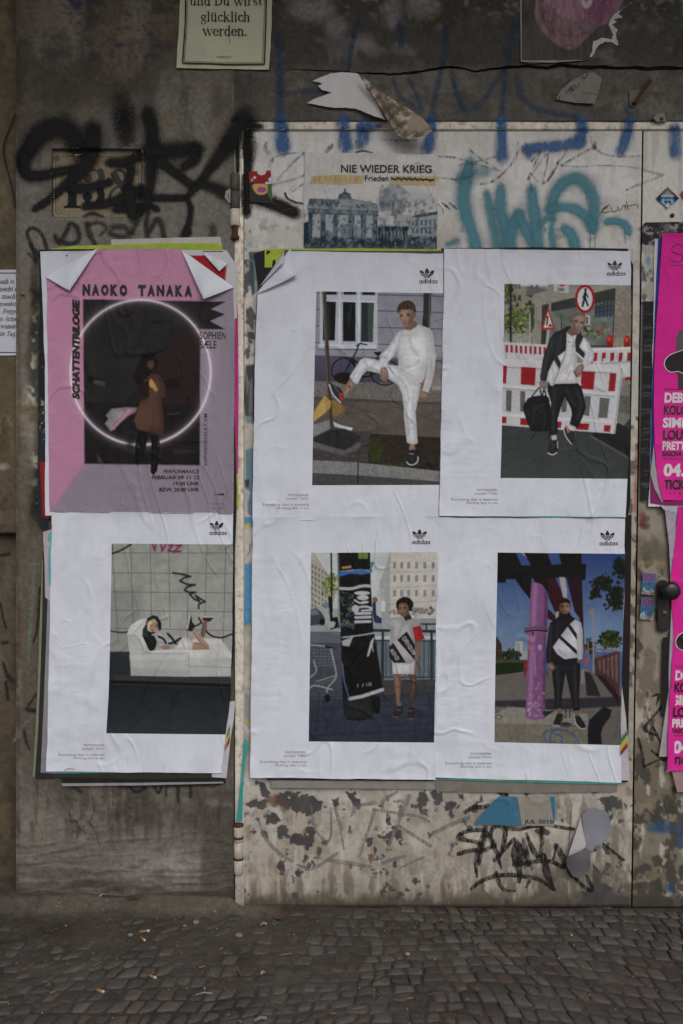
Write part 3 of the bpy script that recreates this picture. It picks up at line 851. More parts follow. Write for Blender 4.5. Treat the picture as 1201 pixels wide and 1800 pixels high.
ys = np.concatenate([np.arange(-365, 0, 8), np.arange(0, 106, 1.9), np.arange(106, 140, .75), np.arange(140, 213, 1.9)])
V, F, x, y = panel_vf([(409, -365), (409, 214)], [(1260, -365), (1260, 214)], ys, np.linspace(0, 1, 430), lintel_dep)
mk('lintel', V, F, M['plaster'], wall, col=cv.sample(x, y))
V, F, x, y = panel_vf([(1259, -365), (1259, 214)], [(2400, -365), (2400, 214)], np.linspace(-365, 214, 60), np.linspace(0, 1, 90), lintel_dep)
mk('lintel', V, F, M['plaster'], wall, col=cv.sample(1259 - np.abs((x - 1259) % 1400 - 700), y))
sV, sF = box_vf(W(409, 0)[0], W(2400, 0)[0], .022, .42, W(0, 213)[2] + .0, 3.5)
mk('lintel_core', sV, sF, M['concrete'], wall, smooth=False)
sV, sF = box_vf(W(-1500, 0)[0], W(28, 0)[0], .08, .42, -.05, 3.5)
mk('side_core', sV, sF, M['concrete'], wall, smooth=False)
sV, sF = box_vf(W(409, 0)[0], W(2400, 0)[0], .12, .42, -.05, W(0, 213)[2])
mk('dark_backing', sV, sF, M['black_plastic'], wall, smooth=False)  # black block standing in for the darkness seen through the door gaps
sV, sF = box_vf(W(1834, 0)[0], W(2400, 0)[0], .0, .4, -.05, W(0, 213)[2])
mk('plaster_pier', sV, sF, M['concrete'], wall, smooth=False)

# --- unseen overhang added over the gateway: it takes half the sky from the top of the wall
shade_slab = thing('balcony', 'deep concrete balcony slab jutting out above the gateway', 'balcony', (0, 0, 3.5))
sV, sF = box_vf(-3.4, 3.2, -1.75, .42, 3.5, 3.68, .01)
mk('slab', sV, sF, M['concrete'], shade_slab, smooth=False)
sV, sF = box_vf(-3.4, 3.2, -1.75, -1.63, 3.68, 4.6, .01)
mk('added_rim', sV, sF, M['concrete'], shade_slab, smooth=False)

# --- steel door: frame, two leaves
def gapx(y): return 1129 - (np.asarray(y, float) - 225) * .0143
frame = thing('door_frame', 'pale painted steel frame with hinge side and top rail around the double door', 'door frame', W(418, 1600, .02))
LEAF = .014
cvd = Canvas(405, 205, 1140, 1612, 1.0, (146, 145, 143), 1.12)
cv = cvd; X, Y = cv.grid()
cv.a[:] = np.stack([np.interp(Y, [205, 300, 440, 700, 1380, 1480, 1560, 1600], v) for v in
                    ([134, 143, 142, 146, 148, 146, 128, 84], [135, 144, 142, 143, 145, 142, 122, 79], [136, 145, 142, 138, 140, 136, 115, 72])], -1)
cv.mix(.55 * sstep(.5, .72, fbm(X, Y, 60, 45, 5, seed=71)) * sstep(330, 420, Y), (120, 113, 100))
cv.mix(.22 * sstep(.5, .68, fbm(X + 6 * fbm(X, Y, 20, octv=2), Y, 9, 60, 4, seed=72)), (112, 109, 104))
cv.mix(.35 * sstep(.48, .66, fbm(X, Y, 40, 30, 5, seed=172)), (122, 121, 119))
cv.mix(.5 * sstep(.64, .70, fbm(X, Y, 9, 7, 3, seed=73)) * sstep(380, 440, Y) * fbm(X, Y, 60, octv=2, seed=173), (94, 88, 78))
cv.mix(.35 * sstep(.5, .7, fbm(X, Y, 100, 30, 4, seed=74)) * sstep(280, 215, Y), (118, 113, 106))
cv.mix(.8 * sstep(.46, .62, fbm(X + 8 * fbm(X, Y, 12, octv=3), Y, 14, 60, 5, seed=75)) * sstep(1480, 1585, Y), (70, 65, 57))
cv.mix(.4 * sstep(.5, .66, fbm(X, Y, 22, 30, 5, seed=275)) * sstep(1380, 1430, Y), (98, 94, 86))
cv.mix(.4 * sstep(.60, .70, fbm(X, Y, 7, 40, 4, seed=76)) * sstep(1440, 1500, Y), (158, 156, 150))
cv.mix(.8 * sstep(1572, 1596, Y + 30 * (fbm(X, Y, 16, 30, 4, seed=77) - .3)), (54, 49, 42))
cv.mix(.75 * sstep(.5, .62, fbm(X, Y, 30, 26, 5, seed=78)) * sstep(780, 860, X) * sstep(1480, 1580, Y), (66, 62, 54))
cv.mix(.45 * sstep(.52, .64, fbm(X, Y, 13, 34, 4, seed=79)) * sstep(900, 960, X) * sstep(1380, 1420, Y), (70, 66, 59))
DK = (50, 51, 53)
chip_polys = []
def chips(ox, oy, z, polys):
    for pl in polys:
        q = np.asarray(pl, float); chip_polys.append(np.stack([ox + q[:, 0] / z, oy + q[:, 1] / z], 1))
chips(400, 1340, 2.86, [
    [(225, 190), (260, 150), (310, 140), (370, 165), (420, 165), (475, 200), (470, 235), (420, 265), (370, 250), (350, 270), (310, 235), (260, 220)],
    [(90, 205), (140, 180), (200, 195), (190, 230), (120, 235)], [(185, 265), (230, 245), (265, 290), (230, 315), (190, 305)],
    [(240, 325), (280, 310), (310, 340), (300, 385), (260, 385)], [(305, 370), (345, 350), (385, 365), (400, 320), (435, 335), (430, 400), (395, 450), (390, 415), (350, 425), (310, 405)],
    [(600, 150), (640, 140), (650, 180), (675, 205), (650, 235), (610, 205)], [(950, 150), (990, 145), (1000, 200), (970, 270), (950, 230)], [(1015, 150), (1070, 145), (1080, 200), (1040, 215)],
    [(530, 190), (560, 175), (565, 215), (540, 220)], [(250, 490), (285, 490), (270, 545), (250, 520)], [(345, 540), (380, 545), (370, 572), (348, 570)], [(165, 340), (185, 335), (198, 385), (175, 380)],
    [(108, 345), (140, 325), (130, 360)], [(690, 385), (725, 375), (715, 412), (695, 405)], [(770, 370), (790, 370), (782, 402)], [(700, 475), (735, 465), (722, 502)], [(750, 640), (795, 632), (778, 666)],
    [(720, 545), (760, 545), (740, 560), (735, 582)], [(650, 520), (675, 515), (668, 540)], [(1005, 355), (1030, 350), (1012, 390)], [(1150, 160), (1185, 155), (1180, 195)], [(130, 90), (180, 100), (215, 180), (170, 170)],
    [(1090, 210), (1140, 195), (1145, 235), (1100, 240)], [(765, 465), (785, 470), (775, 495)], [(445, 650), (460, 655), (450, 664)], [(595, 655), (612, 655), (602, 670)]])
chips(780, 1340, 2.853, [
    [(765, 180), (830, 160), (895, 190), (880, 232), (830, 238), (790, 215)], [(818, 268), (845, 265), (852, 285), (830, 295)], [(5, 195), (50, 190), (62, 225), (30, 240)], [(440, 340), (490, 335), (530, 345), (520, 372), (480, 365)],
    [(735, 140), (765, 125), (762, 150), (740, 152)], [(400, 150), (435, 150), (415, 172)], [(70, 160), (92, 158), (90, 182)], [(100, 250), (195, 165), (185, 195), (150, 245)], [(690, 640), (800, 600), (870, 660), (930, 690), (935, 735), (760, 738), (690, 700)],
    [(640, 720), (700, 690), (720, 738), (640, 738)], [(745, 510), (790, 540), (790, 620), (760, 650), (740, 590)]])
chips(395, 200, 4.09, [[(130, 950), (148, 955), (145, 975)], [(165, 835), (193, 838), (185, 852)], [(205, 945), (232, 948), (225, 965)], [(135, 1040), (172, 1045), (165, 1100), (130, 1110)], [(128, 1150), (190, 1120), (185, 1210), (150, 1330), (130, 1320)],
    [(140, 1390), (200, 1370), (220, 1460), (205, 1560), (150, 1500)], [(150, 1560), (205, 1570), (200, 1650), (160, 1620)], [(135, 1700), (180, 1640), (190, 1750), (150, 1760)]])
chipmask = Canvas(405, 205, 1140, 1612, 1.0, (0, 0, 0))
for q in chip_polys: chipmask.p(q, (1, 1, 1))
wx = X + 7 * (fbm(X, Y, 7, octv=4, seed=181) - .5) * 2; wy = Y + 7 * (fbm(X, Y, 7, octv=4, seed=182) - .5) * 2
chipm = chipmask.a[np.clip(wy - 205, 0, cv.h - 1).astype(int), np.clip(wx - 405, 0, cv.w - 1).astype(int), 0]
patchy = sstep(.45, .62, fbm(X, Y, 46, octv=3, seed=183))
chipm = np.maximum(chipm, sstep(.655, .675, fbm(X, Y, 11, 13, 4, seed=81)) * patchy * (sstep(1385, 1420, Y) + sstep(450, 420, Y) * sstep(360, 420, Y) * .5))
chipm = np.clip(chipm, 0, 1)
cv.mix(.45 * np.clip(chipm - np.roll(np.roll(chipm, 1, 0), 1, 1), 0, 1), (176, 172, 164))  # pale highlight painted along one side of the chip edges
cv.a[:] = cv.a * (1 - .95 * chipm[..., None]) + .95 * chipm[..., None] * np.array(DK) * (.8 + .5 * fbm(X, Y, 12, octv=3, seed=184))[..., None]
chipmask.a[..., 0] = chipm
rs = sstep(.52, .64, fbm(X, Y, 16, octv=4, seed=185)); cv.mix(.28 * rs * chipm * sstep(1380, 1400, Y), (76, 56, 44)); cv.mix(.35 * sstep(.55, .66, fbm(X, Y, 4, 40, 4, seed=186)) * np.roll(chipm, 14, 0) * (1 - chipm), (110, 84, 60))
cv.e(482, 1407, 14, 10, (76, 54, 44), .7, 8); cv.e(500, 1418, 8, 10, (70, 50, 42), .6, 6); cv.e(538, 1465, 6, 9, (70, 56, 46), .6, 5); cv.e(652, 1508, 5, 7, (88, 70, 58), .9, 2); cv.e(437, 1465, 6, 14, (96, 72, 54), .5, 6)
cv.e(508, 1402, 2.2, 2.2, (150, 140, 120), .9); cv.e(540, 1467, 2, 2, (150, 140, 120), .9)
# paste and torn paper left on the leaf beside the posters
cv.t(395, 620, 4.09)
def lp(pts, c, a=.95, **k): cv.p(pts, c, a, 3, tex=.1, ts=4, **k)
lp([(150, 90), (215, 85), (215, 450), (145, 455), (135, 330)], (36, 38, 42)); lp([(180, 200), (200, 180), (205, 440), (170, 440)], (92, 96, 104), .7); lp([(150, 130), (175, 220), (160, 330)], (110, 108, 100), .7)
lp([(145, 455), (212, 455), (212, 510), (150, 505)], (84, 98, 102)); lp([(150, 700), (212, 680), (205, 1180), (165, 1160), (150, 900)], (64, 92, 106)); lp([(140, 920), (175, 905), (175, 960), (150, 980)], (36, 37, 38)); lp([(150, 980), (185, 1000), (165, 1080), (140, 1040)], (128, 128, 130))
lp([(140, 1180), (205, 1185), (205, 1260), (140, 1250)], (58, 104, 138)); lp([(140, 1230), (190, 1228), (185, 1258), (140, 1262)], (150, 138, 62)); lp([(135, 1270), (205, 1262), (200, 1500), (150, 1510)], (146, 144, 140)); lp([(140, 1520), (200, 1510), (195, 1800), (140, 1800)], (58, 108, 145))
cv.l([(160, 1465), (178, 1430), (180, 1390), (196, 1375)], 6, (50, 40, 80), .9)
cv.t(395, 1040, 3.103); lp([(100, 60), (145, 0), (145, 175), (100, 185)], (58, 108, 145)); lp([(108, 560), (140, 560), (140, 760), (110, 720)], (112, 110, 112)); lp([(115, 690), (132, 700), (128, 720), (115, 715)], (150, 135, 40)); lp([(100, 990), (150, 970), (140, 1060), (95, 1080)], (150, 150, 152))
cv.t(395, 200, 4.09); lp([(172, 995), (268, 990), (265, 1060), (175, 1050)], (38, 56, 64)); lp([(172, 1050), (212, 1060), (215, 1290), (195, 1310), (175, 1150)], (34, 52, 58)); lp([(205, 1060), (225, 1050), (235, 1120), (215, 1180)], (126, 124, 122)); lp([(150, 1330), (190, 1320), (185, 1375), (150, 1370)], (150, 147, 140)); lp([(190, 1725), (215, 1720), (213, 1742), (190, 1740)], (130, 70, 52))
lp([(155, 925), (170, 930), (168, 960), (157, 955)], (70, 120, 170))
cv.t(0, 0, 1)
lp([(1085, 860), (1128, 860), (1118, 1400), (1080, 1400)], (116, 108, 96), .5)
cv.mix(.8 * sstep(.56, .62, fbm(X, Y, 10, 16, 4, seed=83)) * sstep(1096, 1104, X) * sstep(640, 700, Y) * sstep(1420, 1360, Y), (58, 54, 48))
cv.l([(1119, 780), (1117, 840), (1116, 900)], 3, (110, 35, 40), .7, 3)
cv.grainy(.05, 3, 84)
def leaf1_dep(px, py):
    fx = np.clip(px - 405, 0, chipmask.w - 1).astype(int); fy = np.clip(py - 205, 0, chipmask.h - 1).astype(int)
    d = LEAF + .0008 * chipmask.a[fy, fx, 0] + (fbm(px, py, 220, octv=2, seed=85) - .5) * .006
    return d + .006 * sstep(1589, 1595, py)
Lp, Rp = [(429, 220), (429, 1604)], [(float(gapx(220)) - .6, 220), (float(gapx(1604)) - .6, 1604)]
ys = [np.arange(229, 452, 1.9), np.arange(452, 1364, 2.6), np.arange(1364, 1594.5, 1.4)]
ys[0] = np.append(ys[0], ys[1][0]); ys[1] = np.append(ys[1], ys[2][0])
parts = [panel_vf(Lp, Rp, ys[i], u, leaf1_dep) for i, u in enumerate((np.linspace(0, 1, 366), umix(690, 22, 40, 2, 24), np.linspace(0, 1, 480)))]
leaf1 = thing('steel_door', 'worn off-white steel door leaf covered with four pasted posters', 'door', W(770, 1600, LEAF))
V, F, x, y = join_np(parts)
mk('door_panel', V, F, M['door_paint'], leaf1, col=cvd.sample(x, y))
sV, sF = box_vf(W(430, 0)[0], float(W(gapx(1600), 0)[0]) - .006, LEAF + .009, LEAF + .045, .016, W(0, 232)[2])
mk('door_core', sV, sF, M['black_plastic'], leaf1, smooth=False)

# second leaf
cv2 = Canvas(1100, 205, 1260, 1612, .9, (146, 145, 143), 1.0)
cv = cv2; X, Y = cv.grid()
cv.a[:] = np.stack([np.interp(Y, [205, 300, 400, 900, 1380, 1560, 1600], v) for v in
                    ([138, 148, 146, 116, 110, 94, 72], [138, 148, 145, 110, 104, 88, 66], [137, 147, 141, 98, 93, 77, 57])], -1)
cv.mix(.35 * sstep(.5, .68, fbm(X, Y, 7, 120, 4, seed=91)), (112, 109, 104))
ym = sstep(880, 930, Y)
cv.mix(.7 * sstep(.5, .64, fbm(X, Y, 26, 40, 5, seed=92)) * ym, (84, 77, 65))
cv.mix(.9 * sstep(.58, .62, fbm(X, Y, 20, 24, 4, seed=93)) * ym, (54, 52, 50))
cv.mix(.8 * sstep(.60, .66, fbm(X, Y, 12, 34, 4, seed=94)) * sstep(1100, 1300, Y), (152, 148, 138))
cv.mix(.8 * sstep(.54, .60, fbm(X, Y, 24, 30, 4, seed=95)) * sstep(1390, 1420, Y), (50, 47, 44))
cv.e(1129, 915, 6, 14, (96, 30, 34), .7, 4); cv.e(1134, 925, 8, 6, (60, 30, 30), .7, 4); cv.e(1150, 970, 24, 20, (76, 70, 60), .7, 10); cv.e(1145, 990, 25, 4, (140, 130, 80), .4, 6)
cv.e(1162, 1455, 24, 10, (34, 62, 96), .75, 8); cv.e(1178, 1560, 8, 10, (34, 56, 86), .7, 6); cv.e(1195, 1470, 6, 24, (36, 66, 100), .7, 6)
cv.mix(.85 * sstep(1572, 1594, Y + 24 * (fbm(X, Y, 16, 30, 4, seed=96) - .3)), (50, 46, 40))
cv.grainy(.06, 3, 97)
leaf2 = thing('steel_door', 'worn off-white steel door leaf with black knob and magenta posters at right edge', 'door', W(1480, 1600, LEAF))
Lp, Rp = [(float(gapx(215)) + 2.2, 215), (float(gapx(1604)) + 2.2, 1604)], [(1255, 215), (1255, 1604)]
V, F, x, y = panel_vf(Lp, Rp, np.append(np.arange(225, 1593, 2.1), 1593.5), np.linspace(0, 1, 70), lambda a, b: LEAF + .002 + (fbm(a, b, 220, octv=2, seed=98) - .5) * .006)
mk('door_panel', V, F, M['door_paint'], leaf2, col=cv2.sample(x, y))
V, F, x, y = panel_vf([(1254.5, 215), (1254.5, 1604)], [(1830, 215), (1830, 1604)], np.append(np.arange(225, 1598, 12), 1598), np.linspace(0, 1, 60), lambda a, b: LEAF + .002 + (fbm(a, b, 220, octv=2, seed=98) - .5) * .006)
mk('door_panel', V, F, M['door_paint'], leaf2, col=cv2.sample(np.minimum(x, 1250), y))
sV, sF = box_vf(float(W(gapx(1600), 0)[0]) + .045, W(1832, 0)[0], LEAF + .011, LEAF + .045, .016, W(0, 226)[2])
mk('door_core', sV, sF, M['black_plastic'], leaf2, smooth=False)

# frame pieces: top rail and hinge jamb, canvas colours shared with the leaf
def strip(name, x0, x1, y0, y1, dep, parent, col, cols=(3, 60), tilt=0.0, thick=.02):
    ys = np.linspace(y0, y1, cols[1]); us = np.linspace(0, 1, cols[0])
    V, F, x, y = panel_vf([(x0, y0), (x0 + tilt, y1)], [(x1, y0), (x1 + tilt, y1)], ys, us, lambda a, b: dep + (fbm(a, b, 90, octv=2, seed=int(x0)) - .5) * .002)
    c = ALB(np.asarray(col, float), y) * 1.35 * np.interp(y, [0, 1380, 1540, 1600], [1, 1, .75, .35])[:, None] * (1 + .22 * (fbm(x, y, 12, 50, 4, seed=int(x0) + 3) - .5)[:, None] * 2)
    st = sstep(.66, .72, fbm(x, y, 6, 8, 3, seed=int(x0) + 9))[:, None]
    c = c * (1 - .35 * st)
    # returns at the sides give the strip its thickness
    Va = V.reshape(len(ys), len(us), 3); n = len(V)
    Lb = Va[:, 0].copy(); Lb[:, 1] += thick; Rb = Va[:, -1].copy(); Rb[:, 1] += thick
    Bb = Va[-1].copy(); Bb[:, 1] += thick; Tb = Va[0].copy(); Tb[:, 1] += thick
    V2 = np.concatenate([V, Lb, Rb, Bb, Tb]); i = np.arange(n).reshape(len(ys), len(us)); m = len(ys); k = len(us)
    lb = n + np.arange(m); rb = n + m + np.arange(m); bb = n + 2 * m + np.arange(k); tb = bb + k
    F2 = np.concatenate([F, np.stack([lb[:-1], lb[1:], i[1:, 0], i[:-1, 0]], 1), np.stack([i[:-1, -1], i[1:, -1], rb[1:], rb[:-1]], 1),
                         np.stack([i[-1, :-1], bb[:-1], bb[1:], i[-1, 1:]], 1), np.stack([tb[:-1], i[0, :-1], i[0, 1:], tb[1:]], 1)])
    cc = np.concatenate([c, c.reshape(m, k, 3)[:, 0], c.reshape(m, k, 3)[:, -1], c.reshape(m, k, 3)[-1], c.reshape(m, k, 3)[0]])
    return mk(name, V2, F2, M['steel_trim'], parent, col=cc, smooth=False)
strip('top_rail', 428, 1836, 213.5, 227.5, .006, frame, (128, 124, 117), (420, 6))
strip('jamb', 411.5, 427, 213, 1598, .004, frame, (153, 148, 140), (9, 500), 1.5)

# hinges on the jamb
def hinge(label, x, y0, y1, knuckles, rusty):
    h = thing('hinge', label, 'hinge', W(x, y1, -.004), 'door hinges')
    ys = np.linspace(y0, y1, knuckles + 1)
    for a, b in zip(ys[:-1], ys[1:]):
        p0 = W(x, b - .5, -.004); p1 = W(x, a + .5, -.004)
        L = p1[2] - p0[2]
        V, F = lathe_vf([(0, .0125), (.002, .0150), (L - .002, .0150), (L, .0125)], p0, (0, 0, 1), 18)
        c = ALB(np.array((58, 54, 50) if a - y0 < rusty else (152, 146, 138), float), np.full(len(V), a)) * (.85 + .3 * RNG.random((len(V), 1)))
        mk('knuckle', V, F, M['steel_trim'], h, col=c)
    return h
hu = hinge('upper door hinge, black sprayed on top, white below with rusty pin end', 413, 305, 398, 3, 34)
p = W(413, 398, -.004)
V, F = lathe_vf([(-.042, .008), (-.040, .0125), (-.030, .0125), (-.026, .009), (0, .009)], p, (0, 0, 1), 16)
mk('pin_end', V, F, M['rust'], hu)
hl = hinge('lower door hinge of white knuckles with rust rings near the ground', 419, 1452, 1536, 3, 0)
for yy in (1452, 1474, 1511):
    p = W(419, yy, -.004)
    V, F = lathe_vf([(0, .0156), (.006, .0160), (.008, .0150)], p, (0, 0, 1), 18)
    mk('rust_ring', V, F, M['rust'], hl)

# knob and plate on the second leaf
kn = thing('door_knob', 'round black door knob on long black plate on the right door leaf', 'door knob', W(1164, 1110, .01))
xa, xb, ya, yb = 1154.5, 1176, 1019, 1111
rr = 10.5
outl = [(xa + rr - rr * math.cos(t), ya + rr - rr * math.sin(t)) for t in np.linspace(0, math.pi, 12)] + [(xb - rr + rr * math.cos(t), yb - rr + rr * math.sin(t)) for t in np.linspace(0, math.pi, 12)]
bm = bmesh.new()
fr = [bm.verts.new(tuple(W(a, b, -.004))) for a, b in outl]; bk = [bm.verts.new(tuple(W(a, b, .013))) for a, b in outl]
bm.faces.new(fr)
for i in range(len(fr)):
    j = (i + 1) % len(fr); bm.faces.new((fr[i], bk[i], bk[j], fr[j]))
bmesh.ops.recalc_face_normals(bm, faces=bm.faces[:])
bmesh.ops.bevel(bm, geom=[e for e in bm.edges if all(v.co.y < .0 for v in e.verts)], offset=.003, segments=2, affect='EDGES')
V, F = bm_vf(bm)
mk('plate', V, F, M['black_plastic'], kn, smooth=False)
V, F = lathe_vf([(-.002, .013), (.014, .011), (.022, .012), (.026, .022), (.034, .0275), (.045, .0290), (.053, .0265), (.058, .020), (.060, .010), (.0603, .001)], W(1171.5, 1036, -.004), (0, -1, 0), 32)
mk('knob', V, F, M['black_plastic'], kn)
V, F = lathe_vf([(0, .0085), (.003, .0085), (.0035, .0075)], W(1168, 1078, -.004), (0, -1, 0), 20)
ko = mk('lock_cylinder', V, F, surface('brass_worn', (.10, .085, .05), rough=.4, metal=.8, bump=.1, grain=.2), kn)

# --- house number plaque in its niche
plq = thing('number_plaque', 'small beige stone plaque with house number 138 half hidden by black spray', 'house number', W(170, 382, .012))
cvp = Canvas(90, 258, 252, 386, 2, (96, 88, 74)); X, Y = cvp.grid()
cvp.mix(.6 * sstep(.4, .65, fbm(X, Y, 50, 40, 4, seed=101)), (104, 100, 86)); cvp.mix(.5 * sstep(330, 290, Y), (84, 74, 60))
cvp.t(80, 250, 6.672)
cvp.l([(115, 205), (115, 830), (160, 870)], 10, (60, 56, 46)); cvp.l([(185, 160), (1080, 178)], 8, (58, 54, 46)); cvp.l([(1088, 240), (1088, 800)], 8, (56, 52, 44)); cvp.l([(100, 200), (100, 840), (150, 868)], 8, (128, 122, 106)); cvp.l([(170, 880), (1060, 888)], 8, (92, 86, 74)); cvp.l([(115, 205), (185, 160)], 8, (60, 56, 46))
NB = (24, 24, 28)
cvp.p([(258, 400), (300, 300), (362, 300), (362, 720), (372, 745), (412, 748), (412, 774), (213, 774), (213, 748), (248, 742), (260, 715), (260, 610), (235, 560), (258, 520)], NB, 1)
cvp.l([(480, 350), (545, 322), (600, 340), (640, 400), (630, 470), (580, 505)], 20, (50, 48, 46), 1, 0, True); cvp.l([(640, 345), (655, 400), (640, 460), (610, 500)], 78, (48, 47, 45), 1, 0, True)
cvp.e(495, 425, 52, 52, (50, 48, 46)); cvp.e(490, 640, 56, 56, NB); cvp.l([(600, 520), (650, 570), (655, 640), (630, 700), (560, 735), (480, 700)], 50, NB, 1, 0, True); cvp.l([(640, 570), (652, 640), (630, 700)], 86, NB, 1, 0, True)
cvp.l([(880, 330), (820, 340), (790, 390), (830, 450), (900, 520), (950, 590), (960, 660), (900, 730), (830, 745), (760, 700), (755, 620), (800, 550), (880, 500), (930, 430), (920, 360), (880, 330)], 34, (46, 45, 45), 1, 0, True)
cvp.l([(800, 380), (860, 470), (940, 570)], 80, (44, 44, 45), 1, 0, True); cvp.l([(930, 600), (950, 660)], 60, NB)
cvp.e(125, 185, 40, 40, (60, 55, 46), .9, 8); cvp.e(1075, 350, 34, 42, (66, 62, 54), .9, 8); cvp.e(1080, 170, 36, 36, (40, 38, 34), .9, 8)
cvp.t(0, 0, 1); cvp.grainy(.10, 3, 102)
ys = np.linspace(271, 381.5, 110); us = np.linspace(0, 1, 150)
plq_dep = lambda a, b: .0095 - .004 * sstep(275, 381, b)
V, F, x, y = panel_vf([(94, 271), (94, 382)], [(247, 271), (247, 382)], ys, us, plq_dep)
mk('slab', V, F, M['plaster'], plq, col=cvp.sample(x, y))

# --- pavement: dark soil with small granite setts
ground = None
def soil_h(x, y):
    """soil level against the tops of the setts (z = 0), in metres"""
    left = sstep(.35, -.25, x + .25 * (fbm(x * 100, y * 100, 40, octv=2, seed=110) - .5))
    near = sstep(-.42, -.10, y + .16 * (fbm(x * 100, y * 100, 26, octv=3, seed=111) - .5))
    h = -.0038 + .0050 * (fbm(x * 100, y * 100, 9, octv=4, seed=112) - .5) * 2
    h = h + left * near * .0046 + .0016 * left
    h = h + .012 * sstep(-.06, .0, y) * sstep(.0, -.5, x) + .030 * sstep(-.035, .01, y) * sstep(-.30, -.36, x) * (.4 + fbm(x * 100, y * 100, 14, octv=3, seed=113))
    return h
xs = np.concatenate([np.linspace(-3, -1.2, 40, endpoint=False), np.linspace(-1.2, 1.2, 420), np.linspace(1.2, 3, 40)[1:]])
yv = np.concatenate([np.linspace(.14, -.78, 190, endpoint=False), np.linspace(-.78, -3.6, 80)])
GX, GY = np.meshgrid(xs, yv); gx, gy = GX.ravel(), GY.ravel()
V = np.stack([gx, gy, soil_h(gx, gy)], 1)
sc = np.array((.078, .068, .057)) * (1 + .5 * (fbm(gx * 100, gy * 100, 14, octv=4, seed=114) - .5)[:, None] * 2)
lt = sstep(-.10, .0, gy) * sstep(.1, -.4, gx)
sc = sc * (1 + .35 * lt[:, None])
pav = mk('pavement', V, grid_faces(len(xs), len(yv)), M['soil'], None, col=sc, kind='structure', origin=(0, 0, 0))
pav['label'] = 'dark pavement of small worn granite setts with soil in the joints'
sV, sF = box_vf(-200, 200, -200, 200, -.25, -.045)
mk('ground', sV, sF, M['concrete'], None, kind='structure', origin=(0, 0, -.045), smooth=False)

def course_y(j, x):
    """curved line between course j-1 and course j"""
    y = .03 - j * .0520 + .075 * math.sin(2.1 * x + 1.1) + .028 * math.sin(5.3 * x + 2.0 + .35 * j)
    return y + .0075 * (2 * float(vnoise(np.array([x * 24.]), np.array([j * 3.7]), 190)[0]) - 1)
setts = []
for j in range(-4, 42):
    g = np.random.default_rng(7000 + j); x = -1.95 + g.uniform(0, .05); k = 0; sk0 = g.uniform(-.006, .006)
    while x < 1.95:
        wd = g.choice([g.uniform(.034, .042), g.uniform(.040, .050), g.uniform(.048, .060)], p=[.3, .5, .2]); sk1 = g.uniform(-.010, .010) + .010 * math.sin(3 * x)
        q = np.array([(x, course_y(j, x)), (x + wd, course_y(j, x + wd)), (x + wd + sk1, course_y(j + 1, x + wd + sk1)), (x + sk0, course_y(j + 1, x + sk0))])
        q[:, 1] += g.uniform(-.0055, .0055, 4); c = q.mean(0)
        if -1.9 < c[1] and q[:, 1].max() < .05 and q[:, 1].min() > -2.2: setts.append((c, q, k, j))
        x += wd; sk0 = sk1; k += 1
def sett_vf(c, q, i, j):
    g = np.random.default_rng((i * 51287 + j * 90031 + 4000037) & 0x7fffffff)
    loc = q - c; joint = g.uniform(.0024, .0050)
    r = np.hypot(loc[:, 0], loc[:, 1]); loc = loc * ((r - joint) / r)[:, None]
    out = []
    for k in range(4):                     # knocked-off corners
        a, b, d = loc[k], loc[(k + 1) % 4], loc[k - 1]
        f = g.uniform(.12, .30); f2 = g.uniform(.12, .30)
        out += [a + (d - a) * f, a * .985 if g.random() < .35 else a + (d - a) * f * .25 + (b - a) * f2 * .25, a + (b - a) * f2]
    out = np.array(out); n = len(out)
    tz = g.uniform(-.003, .003); sx, sy = g.uniform(-.05, .05, 2)
    def ring(s, z): 
        o = out * s; return np.stack([o[:, 0], o[:, 1], z + tz + sx * o[:, 0] + sy * o[:, 1] + g.uniform(-.0006, .0006, n)], 1)
    V = np.concatenate([ring(1.0, -.03), ring(1.0, -.0050), ring(.93, -.0010), ring(.6, .0008 + g.uniform(-.0006, .001)), [[0, 0, .001 + tz]]])
    F = []
    for m in range(3):
        for k in range(n):
            k2 = (k + 1) % n; F.append((m * n + k, m * n + k2, (m + 1) * n + k2, (m + 1) * n + k))
    for k in range(n): F.append((3 * n + k, 3 * n + (k + 1) % n, 4 * n))
    t = g.uniform(.0, 1); base = np.array((.100, .091, .080)) * (1 - t) + np.array((.080, .075, .069)) * t
    if g.random() < .12: base = base * np.array((1.15, .98, .92))
    col = base * g.uniform(.66, 1.16)
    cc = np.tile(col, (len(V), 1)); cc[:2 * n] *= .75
    return V, F, cc
vis = []; rest = []
cen = np.array([st[0] for st in setts]); soil_c = soil_h(cen[:, 0], cen[:, 1])
for st, top in zip(setts, -soil_c):
    c = st[0]
    d = D + c[1]; inside = abs(c[0]) < 600 * S * d / D + .03 and d > D * 750 / 965.0
    # a sett drowned in soil is left to the joined remainder
    (vis if inside and top > .0005 else rest).append(st)
vis.sort(key=lambda s: s[0][1])
rest += vis[300:]; vis = vis[:300]
for st in vis:
    V, F, cc = sett_vf(*st)
    me = raw_mesh('sett', V, F, cc, True); me.materials.append(M['stone'])
    o = bpy.data.objects.new('sett', me); COL.objects.link(o); o.parent = pav; o.location = (st[0][0], st[0][1], 0)
VF = []; cs = []
for st in rest:
    V, F, cc = sett_vf(*st); V = V + np.array((st[0][0], st[0][1], 0)); VF.append((V, F)); cs.append(cc)
V, F = join_vf(VF)
mk('setts', V, F, M['stone'], pav, col=np.concatenate(cs), kind='stuff')

# ================================================================ the prints (flat pictures on the posters)
SK = (140, 111, 97); SKD = (104, 78, 67); WH = (160, 162, 170); WHD = (128, 131, 142); BK = (34, 35, 38)

